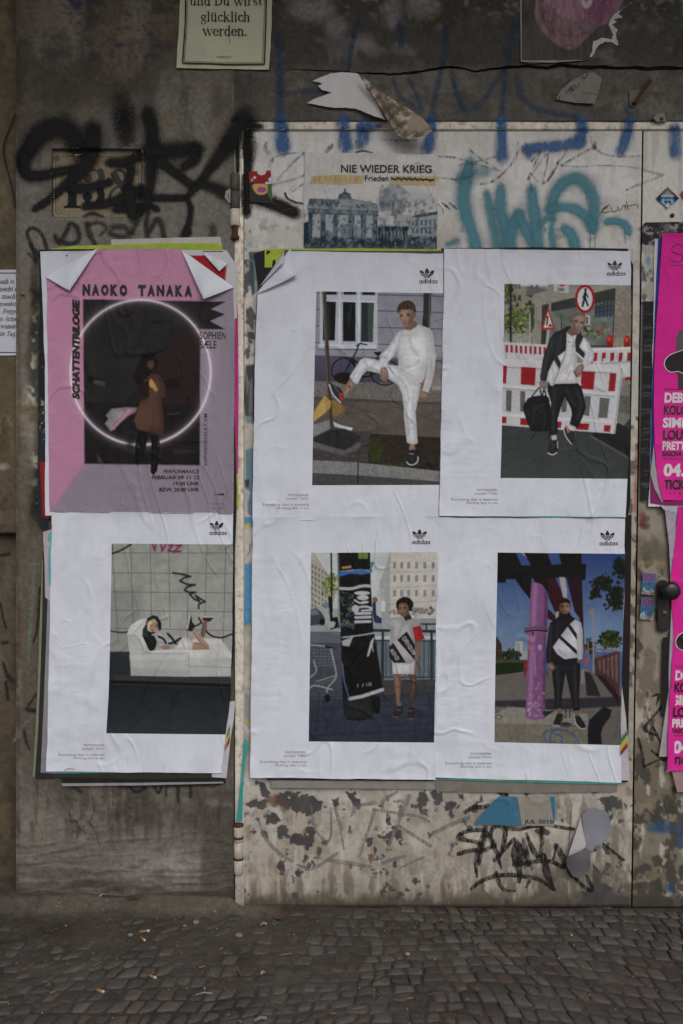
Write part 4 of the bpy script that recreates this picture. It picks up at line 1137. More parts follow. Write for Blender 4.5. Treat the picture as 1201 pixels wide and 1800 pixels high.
# --- man in white, leg raised against a pole
def print_pole_man():
    c = Canvas(545, 505, 785, 865, 1.6, (108, 108, 121)); c.t(420, 420, 3.246)
    c.r(400, 280, 1200, 670, (108, 109, 122), c2=(118, 118, 130), tex=.04, ts=20)
    for y in (318, 410, 505, 600):
        c.l([(785, y), (1180, y + 10)], 4, (48, 48, 58)); c.l([(430, y - 8), (462, y - 8)], 4, (56, 56, 66))
    c.p([(430, 663), (1180, 690), (1180, 830), (430, 812)], (72, 69, 92), c2=(60, 58, 76), tex=.06)
    c.r(460, 290, 790, 625, (140, 146, 158)); c.r(470, 300, 782, 318, (120, 126, 140))
    for q in ((498, 296, 556, 318), (597, 296, 667, 318), (702, 300, 775, 320)): c.r(*q, (28, 31, 38))
    c.p([(480, 356), (553, 358), (546, 580), (478, 578)], (24, 28, 36)); c.r(592, 358, 664, 584, (22, 25, 32)); c.p([(697, 362), (770, 362), (762, 588), (694, 586)], (38, 46, 50), tex=.15, ts=4)
    c.l([(620, 420), (628, 500), (640, 380)], 14, (36, 44, 58), .8); c.l([(510, 380), (515, 560)], 8, (46, 56, 70), .7); c.r(735, 365, 765, 584, (66, 74, 74), a=.8, tex=.2, ts=3)
    c.l([(480, 352), (775, 360)], 8, (160, 164, 176)); c.l([(573, 300), (573, 600)], 10, (158, 162, 174)); c.l([(683, 300), (683, 600)], 10, (158, 162, 174))
    c.r(454, 602, 780, 626, (152, 158, 170)); c.l([(455, 628), (780, 632)], 5, (64, 64, 78))
    c.l([(1075, 300), (1072, 420), (1066, 505)], 44, (46, 47, 50)); c.l([(1088, 300), (1084, 500)], 6, (84, 84, 86))
    c.p([(420, 812), (1180, 828), (1180, 940), (420, 905)], (92, 90, 88), tex=.22, ts=3); c.p([(420, 900), (1180, 936), (1180, 950), (420, 925)], (66, 64, 66), tex=.1)
    c.p([(420, 925), (1180, 945), (1180, 1150), (420, 1120)], (80, 74, 69), tex=.08, ts=14)
    for pts in ([(600, 1000), (1150, 930)], [(700, 1110), (1150, 990)], [(560, 930), (820, 1010)], [(800, 930), (1140, 1040)], [(860, 1100), (640, 1010)]): c.l(pts, 3, (58, 54, 52), .8)
    c.p([(400, 1090), (760, 1100), (760, 1290), (400, 1275)], (62, 60, 60), tex=.12, ts=4)
    c.p([(690, 1108), (1180, 1135), (1180, 1330), (690, 1290)], (46, 41, 36), tex=.25, ts=5)
    c.p([(740, 1140), (800, 1130), (830, 1190), (800, 1280), (745, 1270)], (52, 60, 26), .8, 12, tex=.3, ts=4); c.blobs(880, 1290, 60, 14, 30, 8, [(54, 62, 28), (60, 55, 40)], 3)
    c.p([(600, 1130), (745, 1100), (735, 1275), (590, 1250)], (64, 62, 62), tex=.15, ts=4)
    for y in (1150, 1180, 1215, 1245): c.l([(610, y + 12), (740, y)], 3, (40, 40, 40))
    for x in (640, 690): c.l([(x, 1130), (x - 10, 1270)], 3, (42, 42, 42))
    c.p([(410, 1262), (680, 1275), (1150, 1325), (1150, 1385), (678, 1345), (410, 1335)], (104, 106, 108), tex=.2, ts=3); c.p([(410, 1335), (678, 1348), (1150, 1385), (1150, 1420), (410, 1410)], (62, 64, 66), tex=.15, ts=4)
    c.l([(680, 1272), (676, 1400)], 6, (34, 34, 34))
    for cx, cy, r in ((610, 752, 82), (832, 762, 80)):
        c.ring(cx, cy, r, r * .9, 7, (24, 24, 26)); c.ring(cx, cy, r - 9, r * .9 - 9, 2, (84, 82, 86), .7)
        for k in range(8):
            t = k * math.pi / 8; c.l([(cx - r * math.cos(t), cy - r * .88 * math.sin(t)), (cx + r * math.cos(t), cy + r * .88 * math.sin(t))], 1.2, (60, 58, 64), .6)
    c.e(600, 790, 60, 30, (26, 24, 24), .9, 8)
    for pts in ([(610, 750), (665, 650), (685, 600)], [(655, 690), (760, 770), (830, 760)], [(640, 700), (700, 790), (760, 780)], [(760, 770), (795, 660)], [(690, 800), (770, 720)]): c.l(pts, 8, (22, 22, 24), 1, 0)
    c.l([(670, 610), (690, 596), (730, 605)], 7, (26, 26, 28)); c.p([(768, 645), (815, 643), (800, 665), (780, 662)], (24, 24, 26)); c.p([(610, 685), (665, 690), (660, 735), (645, 710)], (30, 30, 32))
    c.r(1095, 700, 1160, 850, (96, 94, 94), c2=(110, 106, 100)); c.r(1100, 838, 1160, 862, (126, 122, 114)); c.r(1040, 785, 1066, 838, (120, 70, 48))
    c.l([(485, 290), (505, 700), (524, 1085)], 23, (62, 54, 46)); c.l([(479, 290), (498, 700), (516, 1080)], 5, (92, 84, 72))
    c.p([(425, 985), (487, 892), (525, 928), (520, 965), (428, 1042)], (142, 116, 60), tex=.08); c.p([(425, 1000), (485, 905), (500, 985), (428, 1042)], (160, 134, 76), .7)
    c.p([(530, 918), (562, 922), (606, 965), (600, 988), (535, 1018)], (112, 92, 50), tex=.1)
    c.p([(422, 1062), (515, 1032), (522, 1082), (424, 1130)], (108, 110, 114), tex=.1); c.p([(536, 1042), (580, 1062), (650, 1078), (640, 1094), (545, 1070)], (158, 160, 166))
    c.p([(420, 1138), (525, 1088), (600, 1082), (700, 1125), (640, 1188), (600, 1205), (420, 1155)], (44, 44, 46), tex=.15); c.p([(420, 1155), (600, 1208), (692, 1158), (690, 1190), (602, 1236), (420, 1190)], (80, 80, 84), tex=.12)
    c.t(545, 505, 5.0); c.figure()
    SL, SM_, SD = (148, 124, 111), (122, 98, 86), (88, 68, 60); TW, TS, TD = (160, 163, 170), (138, 142, 151), (112, 117, 128)
    c.p([(278, 945), (330, 830), (345, 800), (400, 850), (322, 962), (300, 968)], SM_); c.l([(305, 940), (360, 840)], 12, SL, .7, 6); c.e(345, 872, 10, 17, (74, 64, 62), .75, 5)
    c.p([(165, 850), (185, 838), (210, 865), (262, 885), (290, 930), (293, 985), (265, 1015), (235, 995), (190, 925)], (44, 45, 48)); c.p([(248, 930), (284, 928), (291, 988), (264, 1002)], (146, 52, 52)); c.l([(168, 855), (200, 940), (266, 1012)], 13, (150, 153, 158), 1, 0, True); c.l([(210, 870), (250, 920)], 6, (84, 86, 90)); c.l([(255, 950), (282, 965)], 5, (40, 40, 44))
    c.p([(345, 785), (400, 700), (440, 640), (475, 617), (540, 628), (620, 645), (700, 680), (790, 690), (800, 780), (770, 860), (690, 805), (612, 757), (540, 742), (495, 735), (460, 770), (420, 845), (400, 850), (370, 825)], TW)
    c.p([(780, 690), (830, 760), (900, 820), (975, 850), (965, 920), (945, 1000), (925, 1100), (935, 1200), (945, 1370), (905, 1385), (850, 1365), (840, 1280), (825, 1150), (820, 1020), (805, 930), (770, 850)], TW)
    for pts, w in (([(480, 650), (500, 700), (470, 760)], 20), ([(510, 715), (580, 735), (690, 790)], 22), ([(640, 670), (720, 730), (790, 820)], 16), ([(830, 1000), (845, 1130), (860, 1300)], 24), ([(915, 900), (900, 1000), (905, 1080)], 14), ([(835, 1180), (880, 1190), (925, 1165)], 9), ([(850, 1240), (890, 1250), (935, 1230)], 8), ([(800, 800), (850, 900), (870, 1000)], 14), ([(850, 1345), (900, 1362), (944, 1350)], 5)): c.l(pts, w, TS, .75, w * .8, True)
    for pts in ([(500, 690), (620, 740)], [(965, 850), (955, 930)], [(770, 850), (805, 940)], [(370, 810), (400, 740)]): c.l(pts, 6, TD, .6, 7)
    c.p([(835, 368), (880, 378), (945, 325), (990, 340), (1050, 360), (1078, 405), (1088, 500), (1106, 620), (1092, 740), (1062, 860), (1040, 925), (985, 910), (1000, 850), (1016, 760), (1024, 700), (1008, 780), (985, 835), (940, 848), (870, 828), (800, 785), (788, 730), (776, 680), (774, 600), (768, 520), (772, 440)], (163, 166, 171))
    c.p([(835, 368), (772, 392), (738, 445), (682, 530), (628, 588), (606, 640), (610, 700), (626, 720), (680, 708), (690, 652), (740, 592), (778, 530), (800, 430)], (158, 161, 168))
    for pts, w in (([(775, 520), (785, 620), (800, 740)], 26), ([(1020, 420), (1030, 560), (1022, 700)], 16), ([(800, 720), (880, 770), (990, 790)], 12), ([(815, 760), (890, 800), (985, 815)], 10), ([(870, 420), (890, 520), (950, 600)], 18), ([(960, 640), (900, 690), (830, 700)], 14), ([(700, 560), (660, 620), (640, 700)], 14), ([(1075, 640), (1060, 760), (1030, 880)], 18), ([(1000, 350), (1020, 430)], 10)): c.l(pts, w, (140, 144, 152), .75, w * .9, True)
    c.l([(838, 370), (880, 380), (942, 330)], 7, (130, 134, 142), .9, 3, True); c.l([(775, 530), (745, 590), (692, 655)], 5, TD, .7, 5, True); c.l([(1026, 700), (1010, 780), (990, 830)], 5, TD, .7, 5)
    c.p([(620, 705), (668, 700), (686, 745), (690, 790), (668, 832), (640, 825), (618, 800), (612, 760)], SM_); c.l([(632, 720), (660, 740)], 14, SL, .7, 8); [c.l([(626 + k * 15, 775), (628 + k * 14, 822)], 3, SD, .8, 1) for k in range(4)]
    c.p([(962, 915), (1036, 930), (1032, 965), (1002, 985), (958, 970)], SM_); c.l([(985, 930), (1015, 945)], 10, SL, .6, 6); [c.l([(972 + k * 16, 955), (970 + k * 16, 980)], 3, SD, .7, 1) for k in range(4)]
    c.p([(836, 340), (890, 320), (925, 295), (946, 326), (920, 355), (880, 376), (838, 370)], (100, 79, 70)); c.l([(845, 360), (880, 368)], 6, SD, .6, 4)
    c.p([(782, 225), (790, 200), (830, 190), (880, 190), (910, 215), (916, 260), (906, 300), (886, 335), (856, 350), (826, 340), (800, 300), (785, 265)], SM_, sm=True); c.p([(788, 240), (830, 200), (845, 240), (838, 290), (812, 296)], SL, .75, 16); c.p([(880, 230), (914, 240), (900, 310), (862, 346), (850, 330)], SD, .6, 16); c.l([(830, 328), (862, 338)], 10, SL, .4, 8)
    c.p([(770, 235), (764, 182), (784, 146), (820, 122), (862, 114), (902, 130), (926, 166), (931, 215), (918, 245), (906, 205), (880, 190), (838, 196), (800, 194), (784, 214)], (58, 47, 38)); [c.l([(785 + k * 17, 150 + abs(k - 4) * 3), (795 + k * 16, 190)], 5, (82, 69, 56) if k % 2 else (42, 33, 27), .7, 4) for k in range(8)]
    c.l([(786, 240), (815, 236)], 6, (56, 43, 36), 1, 1); c.l([(842, 231), (882, 233)], 6, (56, 43, 36), 1, 1); c.e(803, 254, 13, 8, (62, 48, 42), .95, 3); c.e(862, 247, 15, 8, (60, 46, 41), .95, 3); c.e(801, 254, 4, 4, (26, 24, 24)); c.e(862, 247, 4, 4, (26, 24, 24)); c.l([(833, 250), (828, 284)], 6, SD, .7, 4); c.l([(820, 290), (842, 290)], 5, (84, 62, 55), .9, 2); c.l([(812, 312), (830, 308), (850, 312)], 6, (112, 70, 66), 1, 1); c.l([(818, 322), (845, 322)], 4, SD, .6, 3); c.e(922, 240, 8, 19, (112, 88, 77))
    c.p([(875, 1380), (920, 1380), (926, 1432), (868, 1432)], SM_); c.p([(860, 1440), (900, 1425), (935, 1430), (950, 1480), (940, 1540), (900, 1562), (845, 1550), (850, 1490)], (38, 39, 43)); c.l([(846, 1535), (870, 1558), (905, 1560), (942, 1535), (948, 1490)], 10, (150, 153, 158), 1, 0, True); c.l([(872, 1462), (905, 1468)], 8, (128, 131, 136)); c.l([(880, 1490), (915, 1530)], 5, (66, 68, 72), .8, 3)
    c.photo(300); return c

# --- man in black and white jacket before striped barriers
def print_barrier_man():
    c = Canvas(872, 492, 1118, 850, 1.6, (110, 110, 106)); c.t(760, 420, 3.246)
    c.r(380, 240, 590, 420, (112, 110, 100), tex=.05); c.p([(540, 262), (660, 290), (580, 320), (530, 330)], (84, 84, 90)); c.r(500, 245, 660, 270, (150, 155, 160))
    for x in (460, 490): c.r(x, 320, x + 16, 356, (56, 60, 74)); 
    for x in (470, 490, 560, 590): c.r(x, 262, x + 12, 285, (72, 76, 88))
    c.blobs(480, 460, 90, 90, 150, 15, [(66, 82, 38), (90, 104, 58), (48, 60, 30), (110, 120, 78)], 4); c.blobs(430, 300, 20, 60, 30, 12, [(80, 94, 40), (64, 76, 36)], 5); c.blobs(570, 430, 20, 90, 40, 12, [(50, 66, 34), (70, 86, 46)], 6)
    c.r(395, 540, 640, 600, (120, 124, 122), a=.85, tex=.2, ts=5)
    c.p([(580, 312), (1140, 245), (1140, 615), (580, 600)], (118, 115, 108), tex=.07, ts=8)
    c.p([(625, 378), (1048, 278), (1030, 620), (618, 604)], (50, 55, 54)); c.p([(650, 420), (1035, 350), (1025, 610), (660, 600)], (88, 96, 92), tex=.2, ts=16)
    c.p([(925, 380), (1035, 350), (1030, 440), (925, 450)], (62, 70, 84)); 
    for k in range(5): c.l([(935 + k * 21, 372 - k * 5), (933 + k * 21, 446)], 4, (36, 40, 50)); 
    for y in (395, 420): c.l([(925, y), (1032, y - 18)], 3, (36, 40, 50))
    c.l([(735, 260 + 180), (738, 600)], 5, (40, 44, 44)); c.blobs(920, 530, 60, 40, 60, 10, [(58, 76, 44), (90, 108, 70), (40, 48, 44), (110, 110, 104)], 8)
    c.p([(1045, 272), (1140, 258), (1140, 620), (1030, 615)], (112, 106, 98), tex=.14, ts=5); c.l([(1040, 455), (1140, 450)], 2, (90, 86, 80))
    c.l([(446, 255), (446, 588)], 12, (36, 42, 48)); c.e(446, 290, 16, 16, (40, 46, 54)); c.l([(430, 262), (446, 285), (462, 262)], 4, (36, 42, 48)); c.r(408, 352, 440, 374, (70, 76, 84)); c.l([(555, 430), (556, 600)], 8, (140, 142, 140))
    c.l([(675, 255), (668, 420), (656, 600)], 15, (108, 112, 116)); c.l([(660, 520), (652, 600)], 14, (134, 136, 138))
    c.p([(690, 250), (780, 255), (776, 310), (692, 302)], (140, 143, 148)); c.e(740, 258, 20, 14, (150, 40, 44))
    for i, ch in enumerate('ZONE'):
        x = 714 + i * 11
        for seg in {'Z': [[(0, 0), (7, 0), (0, 16), (7, 16)]], 'O': [[(0, 0), (7, 0), (7, 16), (0, 16), (0, 0)]], 'N': [[(0, 16), (0, 0), (7, 16), (7, 0)]], 'E': [[(7, 0), (0, 0), (0, 16), (7, 16)], [(0, 8), (6, 8)]]}[ch]: c.l([(x + a, 280 + b + i * .6) for a, b in seg], 2.2, (44, 46, 50))
    c.e(870, 342, 57, 83, (132, 26, 32)); c.e(870, 342, 43, 66, (158, 160, 164))
    c.e(873, 290, 7, 9, BK); c.l([(872, 303), (868, 335), (856, 382)], 12, BK, sm=True); c.l([(870, 335), (886, 380)], 10, BK); c.l([(868, 310), (858, 335)], 7, BK); c.l([(876, 310), (886, 332)], 7, BK)
    c.p([(660, 382), (698, 516), (620, 521)], (150, 40, 36)); c.p([(660, 412), (685, 503), (634, 508)], (158, 160, 164)); c.e(657, 447, 6, 7, BK); c.l([(656, 458), (652, 490)], 8, BK); c.p([(660, 500), (672, 482), (682, 500)], BK)
    c.r(868, 435, 900, 492, (140, 142, 148)); c.e(882, 452, 5, 6, BK); c.l([(882, 462), (880, 484)], 7, BK); c.l([(855, 490), (855, 545)], 8, (120, 122, 124)); c.r(950, 502, 966, 540, (150, 60, 60))
    for x, y in ((1012, 582), (1110, 586)): c.e(x, y, 20, 36, (142, 32, 26)); c.r(x - 17, y + 10, x + 17, y + 34, (120, 24, 22)); c.e(x - 3, y - 12, 9, 12, (190, 80, 60), .7, 4)
    # far barriers
    RD = (132, 26, 34); BW = (152, 154, 160)
    c.p([(395, 586), (690, 606), (690, 700), (395, 680)], BW)
    for k in range(9): x = 418 + k * 27; c.p([(x, 604 + k * 1.5), (x + 13, 605 + k * 1.5), (x + 13, 648 + k * 1.7), (x, 646 + k * 1.7)], RD)
    c.p([(915, 626), (1140, 616), (1140, 810), (1000, 760), (915, 710)], BW); c.l([(915, 630), (1140, 622)], 12, (168, 170, 176))
    for k in range(5): x = 920 + k * 48; c.p([(x, 650), (x + 22, 648), (x + 18, 694), (x - 3, 700)], RD)
    c.l([(960, 712), (1140, 698)], 8, (120, 122, 126)); c.p([(1090, 800), (1140, 784), (1140, 900), (1080, 900)], (108, 106, 104), tex=.12); c.r(1100, 788, 1140, 806, RD)
    c.p([(960, 900), (1140, 820), (1140, 1050), (1060, 1060)], (100, 100, 98), tex=.14, ts=4); c.p([(1060, 890), (1130, 900), (1130, 1000), (1050, 990)], (84, 84, 80), tex=.2, ts=4)
    # road
    c.p([(380, 1062), (1050, 1110), (1140, 1010), (1140, 1390), (380, 1380)], (52, 57, 57), c2=(60, 65, 65), tex=.06, ts=4)
    c.p([(1000, 1080), (1060, 1050), (1140, 1090), (1140, 1250), (905, 1118)], (36, 38, 40), tex=.15); c.l([(905, 1125), (1140, 1265)], 10, (82, 82, 76), .8, 3)
    # near barrier
    c.p([(390, 690), (1088, 726), (1040, 1112), (385, 1062)], BW); c.l([(390, 700), (1090, 745)], 40, (160, 162, 168)); c.l([(390, 730), (1080, 770)], 5, (112, 114, 118))
    for q in ([(390, 722), (425, 725), (420, 825), (388, 822)], [(506, 730), (590, 735), (584, 836), (503, 830)], [(850, 755), (928, 758), (918, 860), (845, 855)], [(1012, 765), (1058, 768), (1045, 870), (1003, 868)]): c.p(q, RD)
    c.l([(388, 838), (1052, 885)], 16, (164, 166, 172)); c.l([(388, 852), (1050, 900)], 4, (108, 110, 112))
    for q in ([(420, 862), (452, 864), (448, 985), (420, 982)], [(500, 868), (530, 870), (526, 985), (500, 985)], [(740, 890), (770, 890), (764, 985), (735, 990)], [(868, 895), (905, 898), (893, 1010), (858, 1005)], [(955, 905), (1010, 910), (998, 1022), (946, 1020)]): c.p(q, (82, 84, 82), tex=.12)
    c.l([(386, 1000), (1045, 1045)], 16, (164, 166, 172))
    for q in ([(386, 1012), (422, 1016), (420, 1052), (386, 1050)], [(502, 1022), (580, 1028), (576, 1066), (500, 1060)], [(700, 1040), (738, 1044), (732, 1080), (698, 1076)], [(820, 1050), (895, 1055), (888, 1092), (815, 1086)], [(980, 1062), (1018, 1065), (1012, 1102), (976, 1098)]): c.p(q, RD)
    c.p([(1052, 740), (1088, 730), (1042, 1112), (1018, 1112)], (154, 156, 162)); c.l([(1080, 740), (1036, 1108)], 4, (108, 110, 114))
    c.r(972, 682, 988, 712, (150, 152, 158))
    c.t(872, 492, 4.882); c.figure()
    J, JL = (40, 43, 47), (60, 64, 69); WP, WS = (160, 162, 168), (134, 137, 145); SL, SM_, SD = (142, 119, 107), (120, 97, 87), (84, 66, 59)
    c.p([(440, 870), (490, 905), (505, 893), (695, 885), (725, 905), (750, 990), (770, 1090), (740, 1180), (700, 1270), (630, 1240), (650, 1150), (640, 1100), (590, 1000), (560, 1080), (525, 1200), (530, 1320), (448, 1328), (460, 1200), (470, 1050), (440, 950)], (33, 35, 39))
    for pts, w in (([(500, 930), (490, 1100), (490, 1290)], 22), ([(690, 940), (730, 1060), (700, 1200)], 22), ([(600, 930), (620, 990), (680, 1080)], 14)): c.l(pts, w, (52, 55, 60), .7, w, True)
    c.p([(640, 392), (600, 400), (560, 430), (500, 450), (460, 500), (430, 590), (400, 680), (385, 780), (376, 830), (380, 866), (430, 868), (446, 800), (470, 740), (495, 685), (525, 655), (592, 610), (606, 560), (605, 450), (636, 410)], J); c.l([(480, 520), (450, 620), (415, 740), (400, 840)], 22, JL, .6, 18, True); c.l([(560, 470), (540, 560), (520, 640)], 16, JL, .5, 14, True); c.l([(505, 590), (470, 690), (440, 790)], 7, (26, 28, 31), .7, 6, True)
    c.p([(605, 450), (650, 478), (697, 465), (682, 520), (682, 620), (690, 740), (702, 870), (690, 888), (500, 893), (530, 800), (570, 700), (600, 600)], (164, 166, 171)); 
    for pts, w in (([(655, 560), (640, 680), (600, 800)], 18), ([(680, 640), (675, 760), (690, 860)], 16), ([(620, 720), (560, 800)], 12), ([(640, 780), (600, 860)], 12)): c.l(pts, w, WS, .65, w, True)
    c.l([(612, 530), (678, 540)], 5, (88, 90, 96)); c.l([(645, 562), (680, 566)], 5, (84, 86, 92)); c.l([(650, 576), (675, 578)], 3, (110, 112, 118))
    c.p([(690, 470), (720, 460), (748, 487), (714, 575), (764, 630), (752, 672), (682, 612), (678, 520)], J)
    c.p([(750, 490), (800, 545), (815, 590), (843, 650), (830, 690), (772, 752), (735, 722), (745, 690), (690, 640), (692, 760), (722, 850), (731, 905), (714, 908), (692, 830), (684, 616), (752, 672), (764, 630), (712, 575)], WP); c.l([(785, 560), (800, 620), (780, 710)], 16, WS, .7, 12, True); c.l([(755, 600), (800, 640), (835, 660)], 8, WS, .7, 8, True)
    c.p([(530, 655), (600, 602), (572, 690), (546, 712)], WP); c.p([(496, 685), (525, 655), (556, 715), (541, 768)], J); c.p([(495, 690), (528, 745), (540, 768), (514, 830), (486, 912), (464, 905), (438, 850), (446, 790)], WP); c.l([(480, 740), (490, 830), (475, 890)], 12, WS, .6, 10, True); c.l([(602, 600), (570, 700), (530, 800), (490, 905)], 4, (70, 73, 78), .9, 1, True)
    c.p([(368, 870), (432, 868), (437, 940), (402, 936), (372, 915)], SM_); [c.l([(385 + k * 14, 900), (388 + k * 14, 936)], 3, SD, .8, 1) for k in range(4)]; c.p([(700, 732), (745, 720), (757, 752), (735, 795), (706, 836), (680, 826), (672, 776)], SM_); c.l([(715, 745), (705, 790)], 12, SL, .7, 8); [c.l([(690 + k * 12, 790), (684 + k * 12, 830)], 3, SD, .8, 1) for k in range(4)]; c.l([(668, 785), (690, 830)], 10, (44, 46, 52))
    c.l([(285, 1030), (330, 970), (372, 925), (385, 990)], 11, (34, 37, 38), 1, 0, True); c.l([(395, 1000), (410, 940), (432, 1010)], 11, (34, 37, 38), 1, 0, True)
    c.p([(228, 1085), (272, 1015), (330, 996), (420, 990), (452, 1012), (470, 1120), (472, 1285), (430, 1302), (300, 1300), (265, 1220), (235, 1130)], (31, 34, 35)); 
    for pts in ([(320, 1080), (370, 1085), (420, 1060)], [(300, 1120), (350, 1100), (390, 1140)], [(330, 1090), (320, 1180), (300, 1270)], [(400, 1080), (420, 1180), (400, 1280)], [(260, 1110), (290, 1180)]): c.l(pts, 7, (54, 62, 62), .7, 5, True)
    c.l([(350, 1302), (292, 1370)], 9, (32, 34, 36)); c.l([(455, 1325), (442, 1368)], 8, (32, 34, 36))
    c.p([(608, 445), (650, 400), (690, 450), (702, 466), (650, 482), (612, 458)], (98, 78, 70)); c.p([(644, 350), (648, 320), (665, 292), (710, 278), (755, 290), (769, 320), (763, 370), (750, 410), (726, 440), (692, 450), (666, 435), (650, 400)], SM_, sm=True); c.p([(700, 310), (750, 320), (735, 400), (705, 420), (690, 380)], SL, .7, 18); c.p([(646, 350), (670, 350), (690, 440), (662, 430)], SD, .6, 14)
    c.p([(646, 345), (652, 305), (680, 282), (712, 276), (756, 288), (769, 322), (750, 308), (705, 302), (672, 318)], (88, 76, 66), .8, 6); c.l([(672, 348), (704, 352)], 7, (58, 46, 40), 1, 1); c.l([(722, 358), (750, 364)], 7, (58, 46, 40), 1, 1); c.e(688, 362, 12, 5, (50, 40, 36), .95, 2); c.e(734, 372, 11, 5, (50, 40, 36), .95, 2); c.l([(714, 365), (704, 402)], 6, SD, .7, 4); c.l([(692, 408), (712, 412)], 4, SD, .9, 1); c.l([(672, 422), (702, 430)], 7, (112, 74, 70), 1, 1); c.e(650, 352, 7, 14, SD, .9)
    c.p([(472, 1340), (515, 1330), (522, 1375), (480, 1378)], (150, 151, 154)); c.p([(615, 1240), (675, 1265), (665, 1300), (622, 1292)], (150, 151, 154)); [c.l([(475, 1348 + k * 9), (520, 1342 + k * 9)], 3, (116, 118, 122), .7) for k in range(3)]
    c.p([(450, 1405), (470, 1378), (520, 1370), (536, 1400), (522, 1480), (480, 1500), (443, 1490)], (40, 42, 45)); c.l([(444, 1484), (480, 1502), (520, 1482)], 10, (158, 160, 163), 1, 0, True); c.l([(525, 1385), (528, 1440)], 9, (134, 136, 140)); c.l([(470, 1400), (500, 1420), (480, 1450)], 5, (76, 79, 83), .8, 2)
    c.p([(575, 1292), (600, 1245), (632, 1292), (668, 1300), (666, 1398), (640, 1408), (605, 1370)], (42, 44, 47)); c.l([(578, 1285), (600, 1350), (645, 1408)], 9, (158, 160, 163), 1, 0, True); c.p([(590, 1255), (606, 1246), (628, 1290), (612, 1310)], (150, 90, 84)); c.l([(610, 1310), (632, 1300)], 6, (128, 130, 134))
    c.photo(307); return c

